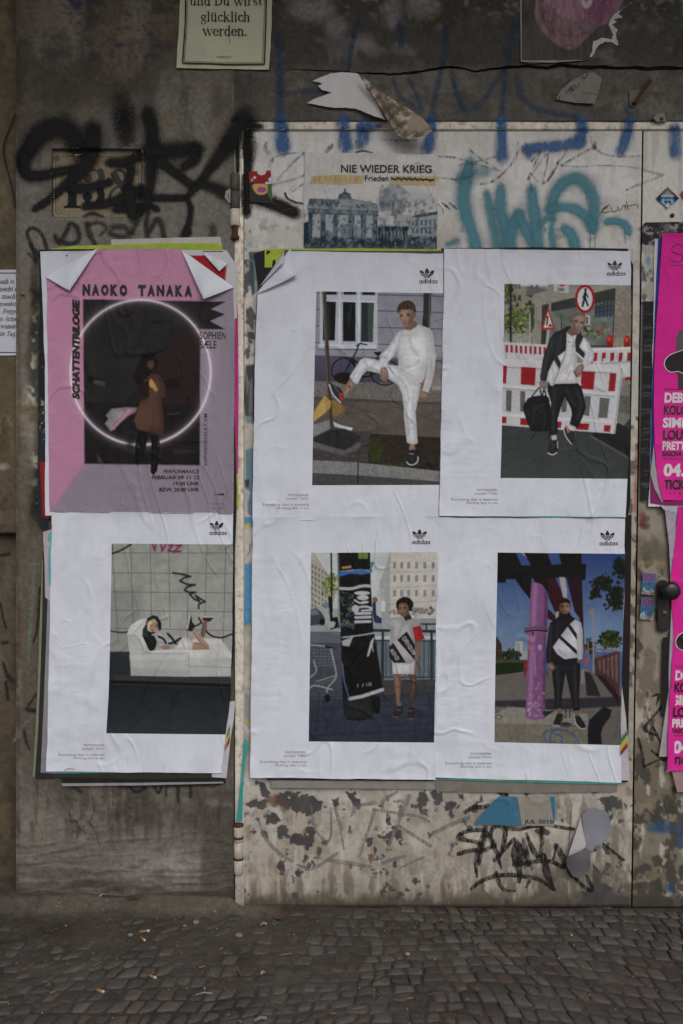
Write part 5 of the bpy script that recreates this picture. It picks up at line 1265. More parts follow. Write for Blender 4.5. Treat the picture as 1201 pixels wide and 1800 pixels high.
# --- young woman beside a pasted column
def print_column_woman():
    c = Canvas(538, 965, 775, 1312, 1.6, (150, 158, 162)); c.t(420, 890, 3.246)
    c.r(380, 250, 1150, 640, (152, 162, 168), c2=(150, 154, 152))
    c.p([(400, 262), (425, 262), (510, 390), (515, 580), (400, 585)], (138, 138, 126))
    for i in range(8):
        for j in range(5):
            x = 414 + j * 19; y = 330 + i * 32 + (x - 414) * .55
            if x < 505: c.p([(x, y), (x + 9, y + 5), (x + 9, y + 22), (x, y + 18)], (92, 94, 90))
    c.p([(400, 262), (430, 262), (440, 320), (400, 290)], (146, 146, 134)); c.blobs(525, 450, 42, 70, 90, 12, [(108, 122, 70), (88, 102, 56), (128, 138, 92), (70, 84, 46)], 9)
    c.p([(862, 255), (1140, 255), (1140, 665), (830, 650), (800, 520), (800, 450), (835, 330)], (160, 158, 152), tex=.04, ts=8); c.p([(800, 450), (862, 262), (862, 650), (812, 640)], (132, 136, 138))
    for i, y in enumerate((320, 395, 480)):
        for x in (880, 920, 960, 1005, 1052, 1100): c.p([(x, y), (x + 15, y - 4), (x + 15, y + 34), (x, y + 36)], (98, 104, 116)); c.l([(x + 7, y), (x + 7, y + 34)], 2, (150, 150, 150))
    for y in (372, 455, 545): c.l([(832, y + 14), (1140, y - 6)], 5, (138, 132, 122), .8)
    c.l([(862, 372), (990, 368)], 4, (150, 105, 80), .6); c.blobs(1000, 600, 150, 26, 60, 14, [(96, 100, 106), (140, 140, 136), (70, 74, 82), (120, 96, 88)], 10); c.r(790, 470, 830, 600, (146, 150, 150), a=.7); c.r(810, 540, 834, 600, (168, 170, 170))
    c.p([(400, 575), (570, 585), (570, 730), (400, 725)], (124, 130, 132), tex=.06); c.p([(760, 640), (1140, 640), (1140, 740), (760, 740)], (120, 126, 130), tex=.08)
    c.p([(400, 590), (440, 582), (470, 605), (492, 640), (488, 672), (400, 682)], (58, 64, 74)); c.p([(408, 592), (440, 588), (462, 618), (410, 622)], (92, 100, 110)); c.e(474, 660, 16, 20, (30, 32, 36)); c.r(480, 548, 530, 580, (60, 96, 120), a=.7)
    c.p([(400, 715), (600, 715), (600, 800), (400, 800)], (82, 88, 98), tex=.06)
    c.p([(395, 790), (1140, 960), (1140, 1370), (395, 1360)], (56, 61, 72), c2=(46, 51, 66), tex=.10, ts=10); c.r(395, 780, 600, 1100, (62, 67, 76), tex=.12)
    for y in (1090, 1150, 1215, 1290): c.l([(395, y + (y - 1090) * .1), (1140, y - 20)], 3, (34, 37, 46), .9)
    for a, b in ((460, 440), (560, 500), (690, 640), (820, 860), (960, 1000), (1080, 1110)): c.l([(a, 1060), ((a + b) / 2 + (b - a), 1350)], 3, (36, 39, 48), .8)
    # railing and low wall
    c.r(765, 760, 1140, 1000, (86, 96, 104), tex=.07); c.p([(800, 985), (1140, 975), (1140, 1060), (820, 1050)], (58, 58, 62), tex=.08); c.l([(800, 988), (1140, 982)], 9, (96, 98, 102))
    RC = (38, 52, 58)
    c.l([(770, 708), (1140, 714)], 16, RC); c.l([(770, 765), (1140, 770)], 6, RC); c.l([(780, 975), (1140, 975)], 7, RC); c.l([(1040, 672), (1140, 672)], 10, RC)
    for k in range(13): c.l([(785 + k * 27, 768), (785 + k * 27, 975)], 4, RC)
    for x in (820, 1098): c.l([(x, 710), (x, 985)], 14, RC)
    c.l([(1068, 672), (1068, 712)], 8, RC)
    # post, scooter, cart
    c.l([(525, 255), (530, 600)], 9, (38, 38, 40)); c.l([(516, 520), (528, 650)], 16, (26, 26, 28)); c.p([(520, 640), (560, 630), (575, 690), (540, 695), (552, 665)], (24, 24, 26)); c.l([(525, 700), (560, 690)], 8, (34, 34, 36))
    CG = (118, 124, 126)
    for pts in ([(400, 790), (520, 800)], [(520, 800), (552, 940), (548, 985), (510, 1030), (500, 1060)], [(400, 1040), (430, 1022), (530, 1045)], [(400, 980), (440, 940), (425, 880)]): c.l(pts, 9, CG, sm=True)
    for k in range(6): c.l([(400, 815 + k * 20), (545, 825 + k * 16)], 1.6, CG, .8); c.l([(420 + k * 22, 795), (440 + k * 18, 915)], 1.6, CG, .7)
    c.l([(440, 1000), (550, 965)], 6, CG); c.l([(450, 1015), (540, 985)], 4, (90, 95, 98)); c.e(503, 1095, 16, 22, (24, 24, 26)); c.l([(495, 800), (528, 805)], 12, (28, 28, 30))
    # column
    c.p([(562, 255), (747, 255), (752, 450), (765, 700), (820, 1040), (775, 1070), (765, 1190), (750, 1212), (690, 1224), (620, 1216), (598, 1195), (590, 1060), (580, 740)], (28, 30, 31), tex=.15)
    c.l([(566, 262), (572, 700)], 12, (80, 96, 96), .7, 4); c.p([(600, 1090), (760, 1060), (752, 1210), (600, 1205)], (36, 40, 42), tex=.2, ts=4); c.r(680, 255, 735, 300, (92, 116, 52)); c.p([(585, 345), (640, 338), (640, 352), (588, 358)], (150, 110, 50))
    c.l([(575, 388), (640, 372), (700, 378), (748, 368)], 24, (46, 84, 140), 1, 0, True); c.l([(578, 370), (700, 362), (748, 372)], 5, (130, 140, 150), .8, 0, True); c.l([(578, 468), (640, 470), (700, 455), (750, 455)], 17, (140, 144, 152), 1, 0, True)
    g = np.random.default_rng(12)
    for k in range(60):
        x, y = g.uniform(582, 665), g.uniform(492, 690); c.l([(x, y), (x + g.uniform(-18, 18), y + g.uniform(-16, 16)), (x + g.uniform(-20, 20), y + g.uniform(-20, 20))], 3, [(60, 90, 120), (110, 120, 70), (90, 110, 120), (70, 60, 110), (140, 132, 70), (50, 96, 90)][k % 6], .9, 0, True)
    LW = (146, 149, 158)
    c.e(702, 495, 46, 12, LW); c.e(706, 521, 34, 15, LW); c.e(720, 545, 22, 6, LW); c.e(664, 584, 22, 22, LW); c.l([(660, 535), (690, 552), (730, 548)], 11, LW, 1, 0, True); c.l([(690, 575), (725, 572), (758, 582)], 13, LW, 1, 0, True); c.l([(700, 595), (755, 592)], 12, LW)
    for y in (612, 634, 659): c.l([(665, y), (748, y - 2)], 16, LW)
    c.l([(590, 748), (680, 738), (775, 722)], 9, (130, 134, 142)); c.p([(585, 790), (655, 745), (630, 800)], (136, 140, 148)); c.p([(590, 800), (655, 745), (772, 730), (820, 1035), (632, 1104), (620, 1080)], (19, 19, 21)); c.p([(585, 768), (652, 742), (628, 800), (590, 795)], (128, 132, 142))
    c.l([(632, 1098), (700, 1085), (818, 1046)], 20, (140, 144, 154)); c.l([(590, 900), (600, 1000), (628, 1095)], 8, (60, 84, 140)); c.l([(584, 880), (592, 960)], 5, (130, 50, 60)); c.p([(750, 770), (775, 740), (760, 800), (740, 855), (728, 860)], (140, 143, 150)); c.l([(758, 780), (765, 830)], 5, (140, 143, 150))
    for x, s in ((676, '1'), (703, '/'), (728, '1'), (739, '/'), (752, '1')): c.l([(x, 1032 - (x - 676) * .12), (x + (6 if s == '/' else 2), 1015 - (x - 676) * .12)], 4, (150, 152, 158))
    c.l([(775, 1080), (800, 1110), (850, 1105), (820, 1080)], 4, (22, 22, 24), 1, 0, True); c.r(770, 1085, 805, 1180, (26, 28, 30)); c.r(830, 1050, 885, 1075, (66, 62, 58)); c.p([(750, 318), (772, 318), (760, 345), (752, 360)], (70, 100, 110))
    c.t(538, 965, 3.781); c.figure()
    FS, FL, FD = (104, 80, 68), (128, 102, 88), (74, 56, 49)
    c.p([(578, 832), (632, 832), (630, 930), (622, 1000), (636, 1045), (604, 1052), (592, 960)], FS); c.p([(680, 832), (730, 840), (735, 920), (716, 1000), (711, 1050), (690, 1052), (688, 960), (694, 910)], FD); c.l([(600, 850), (606, 930), (612, 1030)], 12, FL, .5, 9, True); c.l([(712, 860), (716, 930)], 8, FS, .6, 6); c.e(610, 915, 12, 9, FD, .4, 6)
    c.p([(728, 612), (752, 610), (756, 680), (738, 780), (726, 842), (702, 850), (694, 830), (714, 770), (726, 700)], FS); c.l([(742, 640), (736, 740)], 6, FL, .5, 5); [c.l([(704 + k * 6, 828), (702 + k * 6, 846)], 2, FD, .8) for k in range(3)]
    c.p([(572, 757), (725, 745), (716, 832), (575, 830)], (154, 156, 161)); c.l([(600, 770), (604, 825)], 8, (132, 134, 141), .6, 7); c.l([(690, 765), (692, 825)], 10, (128, 130, 138), .6, 8)
    c.p([(440, 355), (462, 345), (466, 438), (502, 462), (500, 495), (455, 490), (442, 440)], (40, 46, 84)); c.p([(438, 328), (455, 318), (474, 328), (474, 350), (444, 358)], FS)
    c.p([(504, 466), (560, 455), (632, 448), (660, 475), (702, 464), (745, 485), (766, 510), (716, 522), (720, 600), (726, 740), (700, 760), (570, 758), (555, 700), (554, 600), (560, 532), (508, 530)], (136, 137, 139))
    for pts, w in (([(565, 530), (575, 600), (570, 640)], 16), ([(640, 500), (620, 560), (600, 600)], 14), ([(700, 500), (705, 600), (715, 680)], 14), ([(530, 500), (570, 520)], 9)): c.l(pts, w, (112, 113, 117), .6, w, True)
    c.l([(590, 480), (600, 560)], 18, (150, 151, 153), .6, 14); c.p([(708, 521), (760, 507), (773, 560), (789, 598), (722, 612)], (146, 34, 40)); c.l([(745, 530), (755, 590)], 10, (110, 22, 28), .6, 8)
    c.p([(605, 605), (668, 548), (723, 640), (721, 738)], (37, 37, 40)); c.p([(550, 650), (580, 625), (662, 755), (585, 757), (552, 720)], (37, 37, 40))
    GL = {'O': [[(0, .2), (.2, 0), (.8, 0), (1, .2), (1, .8), (.8, 1), (.2, 1), (0, .8), (0, .2)]], 'R': [[(0, 1), (0, 0), (.8, 0), (1, .25), (.8, .5), (0, .5)], [(.5, .5), (1, 1)]], 'I': [[(.5, 0), (.5, 1)]], 'G': [[(1, .2), (.7, 0), (.2, 0), (0, .3), (0, .7), (.2, 1), (.9, 1), (1, .55), (.55, .55)]], 'A': [[(0, 1), (.5, 0), (1, 1)], [(.2, .65), (.8, .65)]], 'D': [[(0, 0), (0, 1), (.7, 1), (1, .7), (1, .3), (.7, 0), (0, 0)]], 'N': [[(0, 1), (0, 0), (1, 1), (1, 0)]]}
    def word(s, x, y, h, adv, wd):
        for ch in s:
            k = .3 if ch == 'I' else 1.0
            for seg in GL[ch]: c.l([(x + .54 * (a * wd * k) - .84 * (b - .5) * h * .9 + 0 * b, y + .84 * (a * wd * k) + .54 * (b - .5) * h * .9) for a, b in seg], 5.5, (152, 153, 156))
            x += .54 * adv * (.55 if ch == 'I' else 1); y += .84 * adv * (.55 if ch == 'I' else 1)
    word('ORIGIN', 648, 588, 26, 27, 18); word('ADID', 566, 668, 24, 25, 16)
    c.p([(646, 448), (684, 424), (694, 450), (662, 472)], FD); c.p([(644, 452), (690, 438), (703, 464), (660, 476)], (40, 40, 45))
    t = np.linspace(0, 2 * math.pi, 26, endpoint=False); g2 = np.random.default_rng(77); c.p(np.stack([655 + 57 * np.cos(t) * g2.uniform(.94, 1.05, 26), 371 + 53 * np.sin(t) * g2.uniform(.94, 1.05, 26)], 1), (34, 28, 26), sm=True)
    for k in range(70): a_ = g2.uniform(0, 6.28); r_ = g2.uniform(.7, 1.02); c.e(655 + 56 * r_ * math.cos(a_), 371 + 52 * r_ * math.sin(a_), 4.5, 4.5, (30, 25, 23) if k % 3 else (52, 44, 40), .8, n=6)
    c.p([(612, 388), (618, 366), (640, 358), (668, 365), (682, 390), (680, 425), (666, 445), (645, 451), (625, 440), (614, 415)], FS, sm=True); c.p([(618, 385), (645, 368), (650, 400), (640, 430), (622, 420)], FL, .75, 12); c.l([(616, 390), (632, 388)], 4, (40, 31, 28), 1, 1); c.l([(645, 388), (666, 388)], 4, (40, 31, 28), 1, 1); c.e(625, 397, 6, 3, (36, 28, 26), 1, 1); c.e(655, 396, 7, 3, (36, 28, 26), 1, 1); c.l([(638, 398), (634, 414)], 4, FD, .8, 2); c.l([(628, 430), (640, 428), (650, 430)], 5, (98, 58, 56), 1, 1); c.p([(668, 400), (682, 400), (676, 435), (660, 445)], FD, .5, 8)
    c.p([(600, 1050), (640, 1040), (646, 1080), (606, 1118), (572, 1116), (578, 1090)], (42, 42, 45)); c.l([(573, 1110), (590, 1120), (610, 1114)], 6, (146, 56, 56)); c.p([(678, 1055), (712, 1055), (720, 1100), (712, 1132), (682, 1130), (676, 1090)], (42, 42, 45)); c.l([(682, 1128), (714, 1130)], 6, (146, 56, 56)); c.l([(600, 1070), (625, 1068)], 6, FS); c.l([(682, 1076), (706, 1076)], 6, FS)
    c.photo(314); return c

# --- man in a black and white top beside a lilac pillar
def print_pillar_man():
    c = Canvas(862, 965, 1105, 1315, 1.6, (60, 84, 130)); c.t(760, 890, 3.246)
    c.r(340, 240, 1110, 830, (38, 58, 110), c2=(98, 122, 150), tex=.03, ts=40)
    c.p([(355, 740), (362, 735), (395, 790), (398, 880), (355, 880)], (62, 44, 42)); c.r(470, 770, 514, 835, (142, 144, 146)); c.r(478, 780, 500, 830, (120, 124, 130)); c.r(500, 825, 545, 880, (132, 132, 130)); c.blobs(440, 850, 50, 30, 60, 14, [(40, 48, 26), (54, 62, 34), (30, 36, 20)], 14)
    c.r(345, 876, 545, 900, (60, 66, 48)); c.p([(345, 895), (540, 890), (540, 940), (345, 968)], (34, 44, 26), tex=.25, ts=4)
    c.p([(345, 965), (530, 945), (900, 930), (1110, 1080), (1110, 1380), (345, 1380)], (88, 84, 82), tex=.06, ts=4); c.p([(345, 1110), (1110, 1085), (1110, 1140), (700, 1160), (345, 1142)], (42, 42, 50), .9, 6)
    c.blobs(1010, 760, 60, 50, 110, 15, [(42, 54, 26), (56, 68, 34), (30, 38, 20)], 15); c.blobs(900, 800, 30, 40, 50, 12, [(44, 54, 28), (30, 38, 22)], 16)
    c.p([(922, 868), (1068, 822), (1068, 1135), (930, 950)], (74, 46, 46), tex=.08)
    for k in range(5): c.p([(945 + k * 24, 880 - k * 8), (960 + k * 24, 876 - k * 8), (962 + k * 24, 940 + k * 18), (948 + k * 24, 930 + k * 16)], (110, 100, 100), .55)
    c.l([(876, 850), (878, 820), (930, 815), (1068, 828)], 8, (112, 72, 100), 1, 0, True); c.l([(928, 820), (928, 860)], 6, (112, 72, 100)); c.p([(866, 860), (890, 865), (884, 915), (870, 912)], (140, 70, 62)); c.r(845, 930, 880, 1010, (110, 108, 106), a=.8)
    c.p([(866, 940), (900, 950), (930, 1010), (960, 1085), (880, 1080)], (34, 34, 42), .9, 5); c.p([(925, 955), (1068, 1130), (1068, 1090), (980, 970)], (34, 30, 36), .8, 6)
    c.l([(918, 610), (918, 950)], 10, (108, 112, 114)); c.p([(893, 590), (918, 584), (924, 606), (905, 626), (892, 615)], (104, 106, 108)); c.l([(888, 760), (890, 880)], 6, (96, 98, 100))
    c.blobs(1070, 350, 40, 50, 60, 16, [(24, 31, 20), (34, 42, 26)], 17); c.blobs(970, 440, 55, 40, 80, 14, [(24, 31, 20), (36, 44, 28)], 18); c.blobs(1050, 520, 55, 70, 100, 15, [(24, 31, 20), (34, 42, 26)], 19); c.blobs(930, 500, 30, 30, 40, 12, [(26, 33, 22)], 20)
    # pergola
    PD = (29, 20, 27); PR = (54, 20, 36); SKY = (48, 70, 120)
    c.p([(350, 240), (850, 240), (850, 328), (878, 328), (872, 420), (850, 420), (850, 404), (420, 416), (416, 436), (350, 436)], PD); c.p([(470, 416), (562, 405), (568, 480), (555, 530)], PD); c.p([(474, 262), (520, 262), (562, 336), (508, 338)], SKY); c.p([(654, 262), (720, 264), (736, 330), (680, 334)], SKY); c.p([(500, 262), (520, 264), (540, 295)], (150, 110, 120))
    c.p([(650, 410), (700, 408), (758, 530), (735, 640), (715, 640), (662, 520)], PR); c.p([(655, 580), (715, 640), (700, 660), (655, 640)], PR); c.p([(722, 404), (755, 404), (768, 480), (766, 525), (745, 520)], (130, 132, 136)); c.p([(705, 600), (722, 600), (718, 640), (700, 640)], (130, 132, 140))
    c.p([(764, 404), (852, 404), (862, 700), (868, 840), (850, 800), (840, 640), (810, 600)], (44, 24, 36))
    # plinth
    c.p([(345, 1195), (430, 1142), (640, 1160), (885, 1185), (888, 1250), (345, 1240)], (112, 110, 104), tex=.10, ts=6); c.p([(345, 1235), (845, 1262), (888, 1250), (886, 1370), (345, 1360)], (98, 96, 86), tex=.12, ts=6);
    c.l([(415, 1155), (425, 1118), (440, 1118), (446, 1150)], 4, (60, 58, 54)); c.ring(378, 1202, 20, 10, 3, (40, 38, 36)); BL = (58, 76, 116)
    c.l([(700, 1345), (650, 1340), (635, 1300), (660, 1280), (760, 1280), (820, 1320), (835, 1355)], 11, BL, .85, 2, True); c.l([(672, 1350), (680, 1290), (740, 1320), (735, 1345)], 11, BL, .85, 2, True)
    # pillar
    PU = (106, 66, 110)
    c.p([(562, 440), (578, 428), (620, 442), (658, 480), (656, 700), (642, 740), (641, 1210), (590, 1220), (530, 1208), (546, 740), (550, 690)], PU, tex=.08, ts=5); c.p([(575, 440), (600, 440), (590, 700), (575, 1000), (560, 1200), (545, 1200), (556, 760)], (138, 100, 140), .6, 12); c.p([(640, 480), (656, 490), (652, 700), (640, 1205), (625, 1205)], (70, 42, 74), .7, 10)
    c.p([(575, 410), (655, 405), (662, 500), (625, 445), (582, 430)], PD); c.l([(528, 700), (590, 690), (658, 696)], 12, (92, 66, 80)); c.l([(528, 714), (590, 706), (656, 712)], 8, (40, 26, 36)); c.l([(530, 726), (590, 722), (650, 726)], 9, (110, 70, 100)); c.e(572, 722, 5, 20, (60, 40, 50))
    c.r(545, 740, 558, 815, (140, 86, 84), a=.8)
    g = np.random.default_rng(22)
    for k in range(90):
        y = 1200 - abs(g.normal(0, 90)); c.e(g.uniform(540, 636), y, g.uniform(1.5, 5), g.uniform(2, 7), (146, 134, 150), .75, n=6)
    c.e(612, 805, 12, 16, (150, 138, 156), .7, 4); c.l([(582, 840), (588, 960)], 6, (140, 122, 144), .6, 3)
    c.p([(630, 1170), (700, 1165), (640, 1205)], (42, 40, 46)); c.p([(520, 890), (538, 880), (538, 930), (532, 972), (522, 970)], (120, 34, 34)); c.r(648, 930, 662, 975, (60, 70, 90))
    c.t(862, 965, 3.687); c.p([(630, 1165), (640, 1110), (690, 1060), (735, 1020), (785, 1045), (775, 1090), (730, 1150), (715, 1200), (722, 1265), (632, 1265)], (30, 31, 37), .95, 3); c.figure()
    B1, B2 = (33, 34, 38), (52, 54, 59); FS, FL, FD = (104, 79, 64), (142, 111, 90), (66, 50, 42)
    c.p([(430, 1030), (456, 1030), (456, 1070), (434, 1070)], FS); c.p([(545, 1046), (573, 1044), (572, 1084), (550, 1084)], FS)
    c.p([(400, 700), (470, 715), (560, 712), (582, 740), (581, 850), (573, 960), (578, 1045), (535, 1050), (521, 960), (486, 800), (478, 850), (463, 950), (458, 1030), (415, 1035), (412, 930), (398, 800)], B1); c.l([(430, 760), (438, 880), (436, 1010)], 16, B2, .7, 14, True); c.l([(545, 760), (548, 880), (556, 1020)], 16, B2, .7, 14, True)
    c.p([(455, 430), (430, 445), (385, 480), (372, 560), (360, 660), (362, 738), (398, 738), (402, 700), (470, 715), (555, 712), (580, 725), (600, 690), (598, 600), (595, 500), (580, 465), (545, 450), (520, 430)], B1); c.l([(395, 500), (388, 600), (380, 720)], 14, B2, .7, 12, True); c.l([(440, 470), (430, 560)], 14, B2, .5, 12)
    c.p([(508, 492), (550, 455), (585, 474), (597, 520), (601, 650), (596, 708), (575, 722), (560, 704), (480, 715), (430, 680), (404, 636), (450, 570)], (158, 159, 168)); c.p([(498, 500), (515, 488), (560, 552), (561, 592)], B1); c.p([(438, 572), (455, 562), (561, 658), (559, 686)], B1)
    for pts, w in (([(562, 560), (568, 640), (562, 704)], 10), ([(490, 640), (492, 712)], 4), ([(585, 500), (590, 600), (588, 700)], 10), ([(440, 650), (480, 690)], 12)): c.l(pts, w, (124, 125, 136), .7, w * .8, True)
    c.p([(368, 740), (400, 732), (421, 770), (406, 791), (384, 785)], FS); c.l([(380, 750), (400, 772)], 8, FL, .7, 5); c.p([(558, 716), (580, 722), (576, 742), (562, 736)], FS)
    c.p([(455, 418), (515, 410), (521, 440), (455, 446)], (27, 28, 31)); c.p([(445, 385), (452, 352), (485, 338), (514, 352), (519, 385), (512, 405), (496, 421), (470, 421), (452, 405)], FS, sm=True); c.p([(484, 350), (512, 360), (514, 395), (496, 412), (484, 400)], FL, .75, 9); c.p([(446, 370), (462, 360), (468, 415), (452, 405)], FD, .6, 9)
    c.p([(442, 376), (452, 336), (485, 317), (514, 335), (521, 376), (512, 354), (485, 345), (455, 354)], (32, 29, 28)); c.l([(456, 368), (476, 366)], 4, (38, 29, 25), 1, 1); c.l([(490, 366), (510, 368)], 4, (38, 29, 25), 1, 1); c.e(467, 375, 6, 3, (34, 27, 24), 1, 1); c.e(500, 375, 6, 3, (34, 27, 24), 1, 1); c.l([(484, 376), (482, 392)], 4, FD, .7, 3); c.l([(470, 405), (498, 404)], 5, (88, 56, 50), 1, 1)
    c.p([(430, 1070), (460, 1065), (470, 1100), (450, 1145), (404, 1143), (414, 1110)], (37, 38, 41)); c.l([(406, 1142), (448, 1147)], 7, (138, 140, 142)); c.p([(548, 1085), (575, 1080), (610, 1130), (618, 1160), (590, 1168), (555, 1140), (540, 1110)], (37, 38, 41)); c.l([(544, 1096), (556, 1136), (590, 1166), (618, 1160)], 7, (146, 148, 150), 1, 0, True)
    c.rd = 0; c.l([(490, 1095), (488, 1030), (502, 1016), (516, 1030), (512, 1095)], 7, (44, 44, 46), 1, 0, True); c.l([(455, 1135), (460, 1070), (480, 1090)], 7, (44, 44, 46)); c.e(486, 1138, 42, 16, (46, 45, 46), .95); c.ring(486, 1134, 32, 12, 5, (82, 82, 84))
    c.photo(321); return c

# --- figure lying on a white couch before a tiled wall
def print_couch():
    c = Canvas(186, 952, 412, 1296, 1.6, (124, 128, 124)); c.t(0, 880, 2.793)
    c.r(520, 200, 1150, 760, (124, 129, 123), c2=(136, 137, 136), tex=.05, ts=16); c.p([(520, 430), (700, 420), (700, 760), (520, 760)], (108, 110, 108), .6, 40)
    G = (78, 80, 80)
    for a, b in (((548, 213), (580, 700)), ((640, 213), (655, 640)), ((738, 213), (742, 600)), ((828, 213), (834, 620)), ((922, 213), (918, 700)), ((1016, 213), (1004, 660)), ((1108, 213), (1096, 700))): c.l([a, b], 3, G, .9)
    for y, k in ((258, 0), (357, 0), (450, 3), (540, 6), (628, 10)): c.l([(520, y - 2), (1150, y + k)], 3, G, .9)
    c.l([(540, 262), (590, 245), (645, 213)], 9, (34, 32, 36), .9, 3, True); MG = (112, 34, 74)
    for pts in ([(748, 213), (758, 245), (765, 215)], [(790, 213), (795, 250), (812, 215)], [(830, 220), (850, 216), (826, 248), (852, 250)], [(862, 222), (890, 218), (850, 252), (886, 248)], [(548, 215), (552, 240)]): c.l(pts, 9, MG, .9, 2)
    c.l([(848, 355), (885, 360), (935, 372), (905, 378), (882, 395), (920, 412), (958, 413), (915, 425), (905, 440), (925, 450), (960, 450), (930, 460), (955, 485), (980, 496), (958, 465), (980, 480), (1006, 496), (975, 508), (975, 530)], 9, (38, 38, 40), .95, 1)
    c.l([(540, 640), (600, 648), (640, 640)], 7, (38, 38, 40), .9, 1, True); c.l([(975, 575), (990, 600), (950, 620)], 8, (34, 34, 36)); c.l([(1005, 635), (1040, 665), (1090, 672), (1138, 655)], 8, (34, 34, 36), 1, 0, True)
    c.p([(520, 742), (650, 742), (650, 860), (1150, 870), (1150, 1170), (520, 1170)], (44, 47, 51), tex=.08, ts=5); c.p([(520, 855), (1150, 870), (1150, 905), (520, 885)], (52, 54, 58)); c.l([(520, 888), (1150, 908)], 14, (23, 22, 24)); c.p([(520, 902), (1150, 922), (1150, 1170), (520, 1170)], (34, 38, 42), c2=(50, 55, 60), tex=.14, ts=3)
    c.t(186, 952, 3.903)
    CW, CF, CS = (163, 165, 164), (147, 150, 151), (116, 120, 121)
    c.p([(600, 668), (785, 664), (865, 775), (863, 862), (570, 852), (560, 740)], CW); c.p([(572, 800), (863, 800), (863, 862), (570, 852)], CF, .8, 14); c.p([(570, 850), (863, 862), (850, 926), (568, 926)], CF); c.l([(572, 853), (862, 863)], 5, CS, .9, 2); c.l([(640, 690), (780, 690)], 20, (172, 174, 173), .6, 16)
    c.p([(148, 630), (150, 610), (180, 568), (230, 535), (278, 530), (300, 560), (290, 640), (275, 735), (262, 768), (165, 778), (152, 700)], CW, sm=False); c.p([(150, 636), (195, 636), (232, 670), (262, 766), (166, 778), (154, 710)], CF, .9, 4); c.l([(196, 640), (225, 668), (250, 720), (262, 764)], 6, CS, .8, 5, True); c.l([(170, 590), (230, 550)], 18, (174, 175, 174), .6, 14); [c.l([(205 + k * 12, 655 + k * 22), (228 + k * 10, 640 + k * 22)], 3, CS, .5, 3) for k in range(5)]
    c.p([(162, 776), (300, 772), (570, 766), (570, 930), (172, 922)], CF); c.p([(162, 776), (570, 768), (570, 810), (165, 815)], (160, 162, 162), .7, 16); c.l([(568, 770), (570, 928)], 6, CS, .9, 3); c.p([(175, 870), (568, 880), (568, 930), (172, 922)], (132, 136, 138), .7, 20); c.l([(172, 924), (570, 932), (850, 928)], 6, (26, 27, 30), .8, 4)
    c.p([(275, 735), (310, 746), (480, 738), (578, 742), (562, 765), (320, 772), (285, 755)], (168, 169, 168)); c.l([(285, 752), (330, 768), (560, 764)], 4, CS, .8, 3, True); c.figure()
    SL, SM_, SD = (158, 132, 118), (132, 105, 92), (92, 70, 62)
    c.p([(590, 690), (650, 694), (706, 720), (709, 740), (585, 743)], SM_); c.p([(588, 602), (608, 590), (642, 640), (709, 716), (702, 738), (640, 692), (604, 640)], SM_); c.l([(606, 610), (650, 665), (700, 722)], 10, SL, .75, 7, True); c.p([(664, 560), (693, 545), (692, 592), (674, 662), (648, 640)], SD); c.l([(684, 560), (672, 640)], 8, SM_, .7, 5)
    c.p([(500, 658), (545, 654), (602, 690), (590, 742), (478, 742), (468, 710)], (164, 165, 168)); c.l([(520, 680), (540, 735)], 10, (136, 138, 143), .6, 9); c.l([(560, 680), (575, 735)], 9, (140, 142, 147), .6, 8)
    c.p([(345, 628), (395, 600), (420, 622), (434, 660), (516, 655), (492, 712), (440, 720), (380, 716), (345, 692)], (142, 143, 145)); [c.l(p_, 15, (36, 37, 40), 1, 1, True) for p_ in ([(362, 652), (395, 668), (412, 700)], [(424, 632), (450, 660), (480, 700)], [(432, 700), (470, 690), (512, 662)])]; c.l([(385, 620), (400, 650)], 10, (112, 113, 117), .6, 8)
    c.p([(246, 640), (300, 636), (332, 650), (352, 690), (332, 745), (300, 752), (275, 700)], (33, 34, 37)); c.p([(345, 690), (380, 680), (420, 706), (400, 722), (365, 735)], (134, 135, 138)); c.p([(370, 722), (400, 708), (441, 722), (434, 738), (390, 741)], SM_); [c.l([(402 + k * 9, 722), (410 + k * 9, 736)], 2, SD, .8) for k in range(3)]
    c.p([(272, 570), (284, 526), (320, 505), (356, 515), (379, 560), (379, 602), (350, 622), (300, 642), (250, 634), (250, 606)], (33, 34, 37)); c.p([(252, 600), (286, 580), (292, 650), (256, 652)], (34, 62, 62), .9, 4); c.p([(284, 606), (282, 560), (300, 540), (330, 530), (350, 545), (354, 572), (350, 600), (320, 622), (300, 618)], (150, 138, 108), sm=True)
    c.p([(302, 582), (312, 560), (345, 558), (352, 586), (345, 610), (326, 621), (308, 610)], SM_, sm=True); c.p([(310, 570), (335, 566), (332, 600), (314, 602)], SL, .7, 8); c.p([(286, 570), (300, 545), (330, 534), (346, 552), (322, 556), (304, 580), (298, 612), (288, 608)], (166, 154, 122)); c.l([(308, 576), (322, 575)], 4, (62, 48, 42), 1, 1); c.l([(332, 574), (346, 574)], 4, (62, 48, 42), 1, 1); c.l([(326, 580), (323, 592)], 3, SD, .7, 2); c.l([(314, 606), (328, 606)], 5, (136, 44, 48), 1, 1); c.p([(330, 602), (352, 590), (363, 598), (360, 618), (338, 628)], SL); [c.l([(342 + k * 6, 598 - k), (344 + k * 6, 614)], 2, SD, .8) for k in range(3)]
    c.p([(575, 505), (586, 505), (591, 550), (609, 576), (591, 616), (556, 613), (562, 560)], (37, 37, 40)); c.l([(578, 506), (566, 560), (556, 610)], 9, (158, 159, 161), 1, 0, True); c.l([(556, 600), (554, 614)], 7, (146, 46, 46)); c.p([(660, 518), (738, 515), (735, 529), (712, 549), (668, 546)], (40, 40, 43)); c.l([(662, 518), (736, 518)], 8, (160, 161, 163)); c.l([(666, 540), (692, 546)], 6, (146, 46, 46))
    c.photo(328); return c

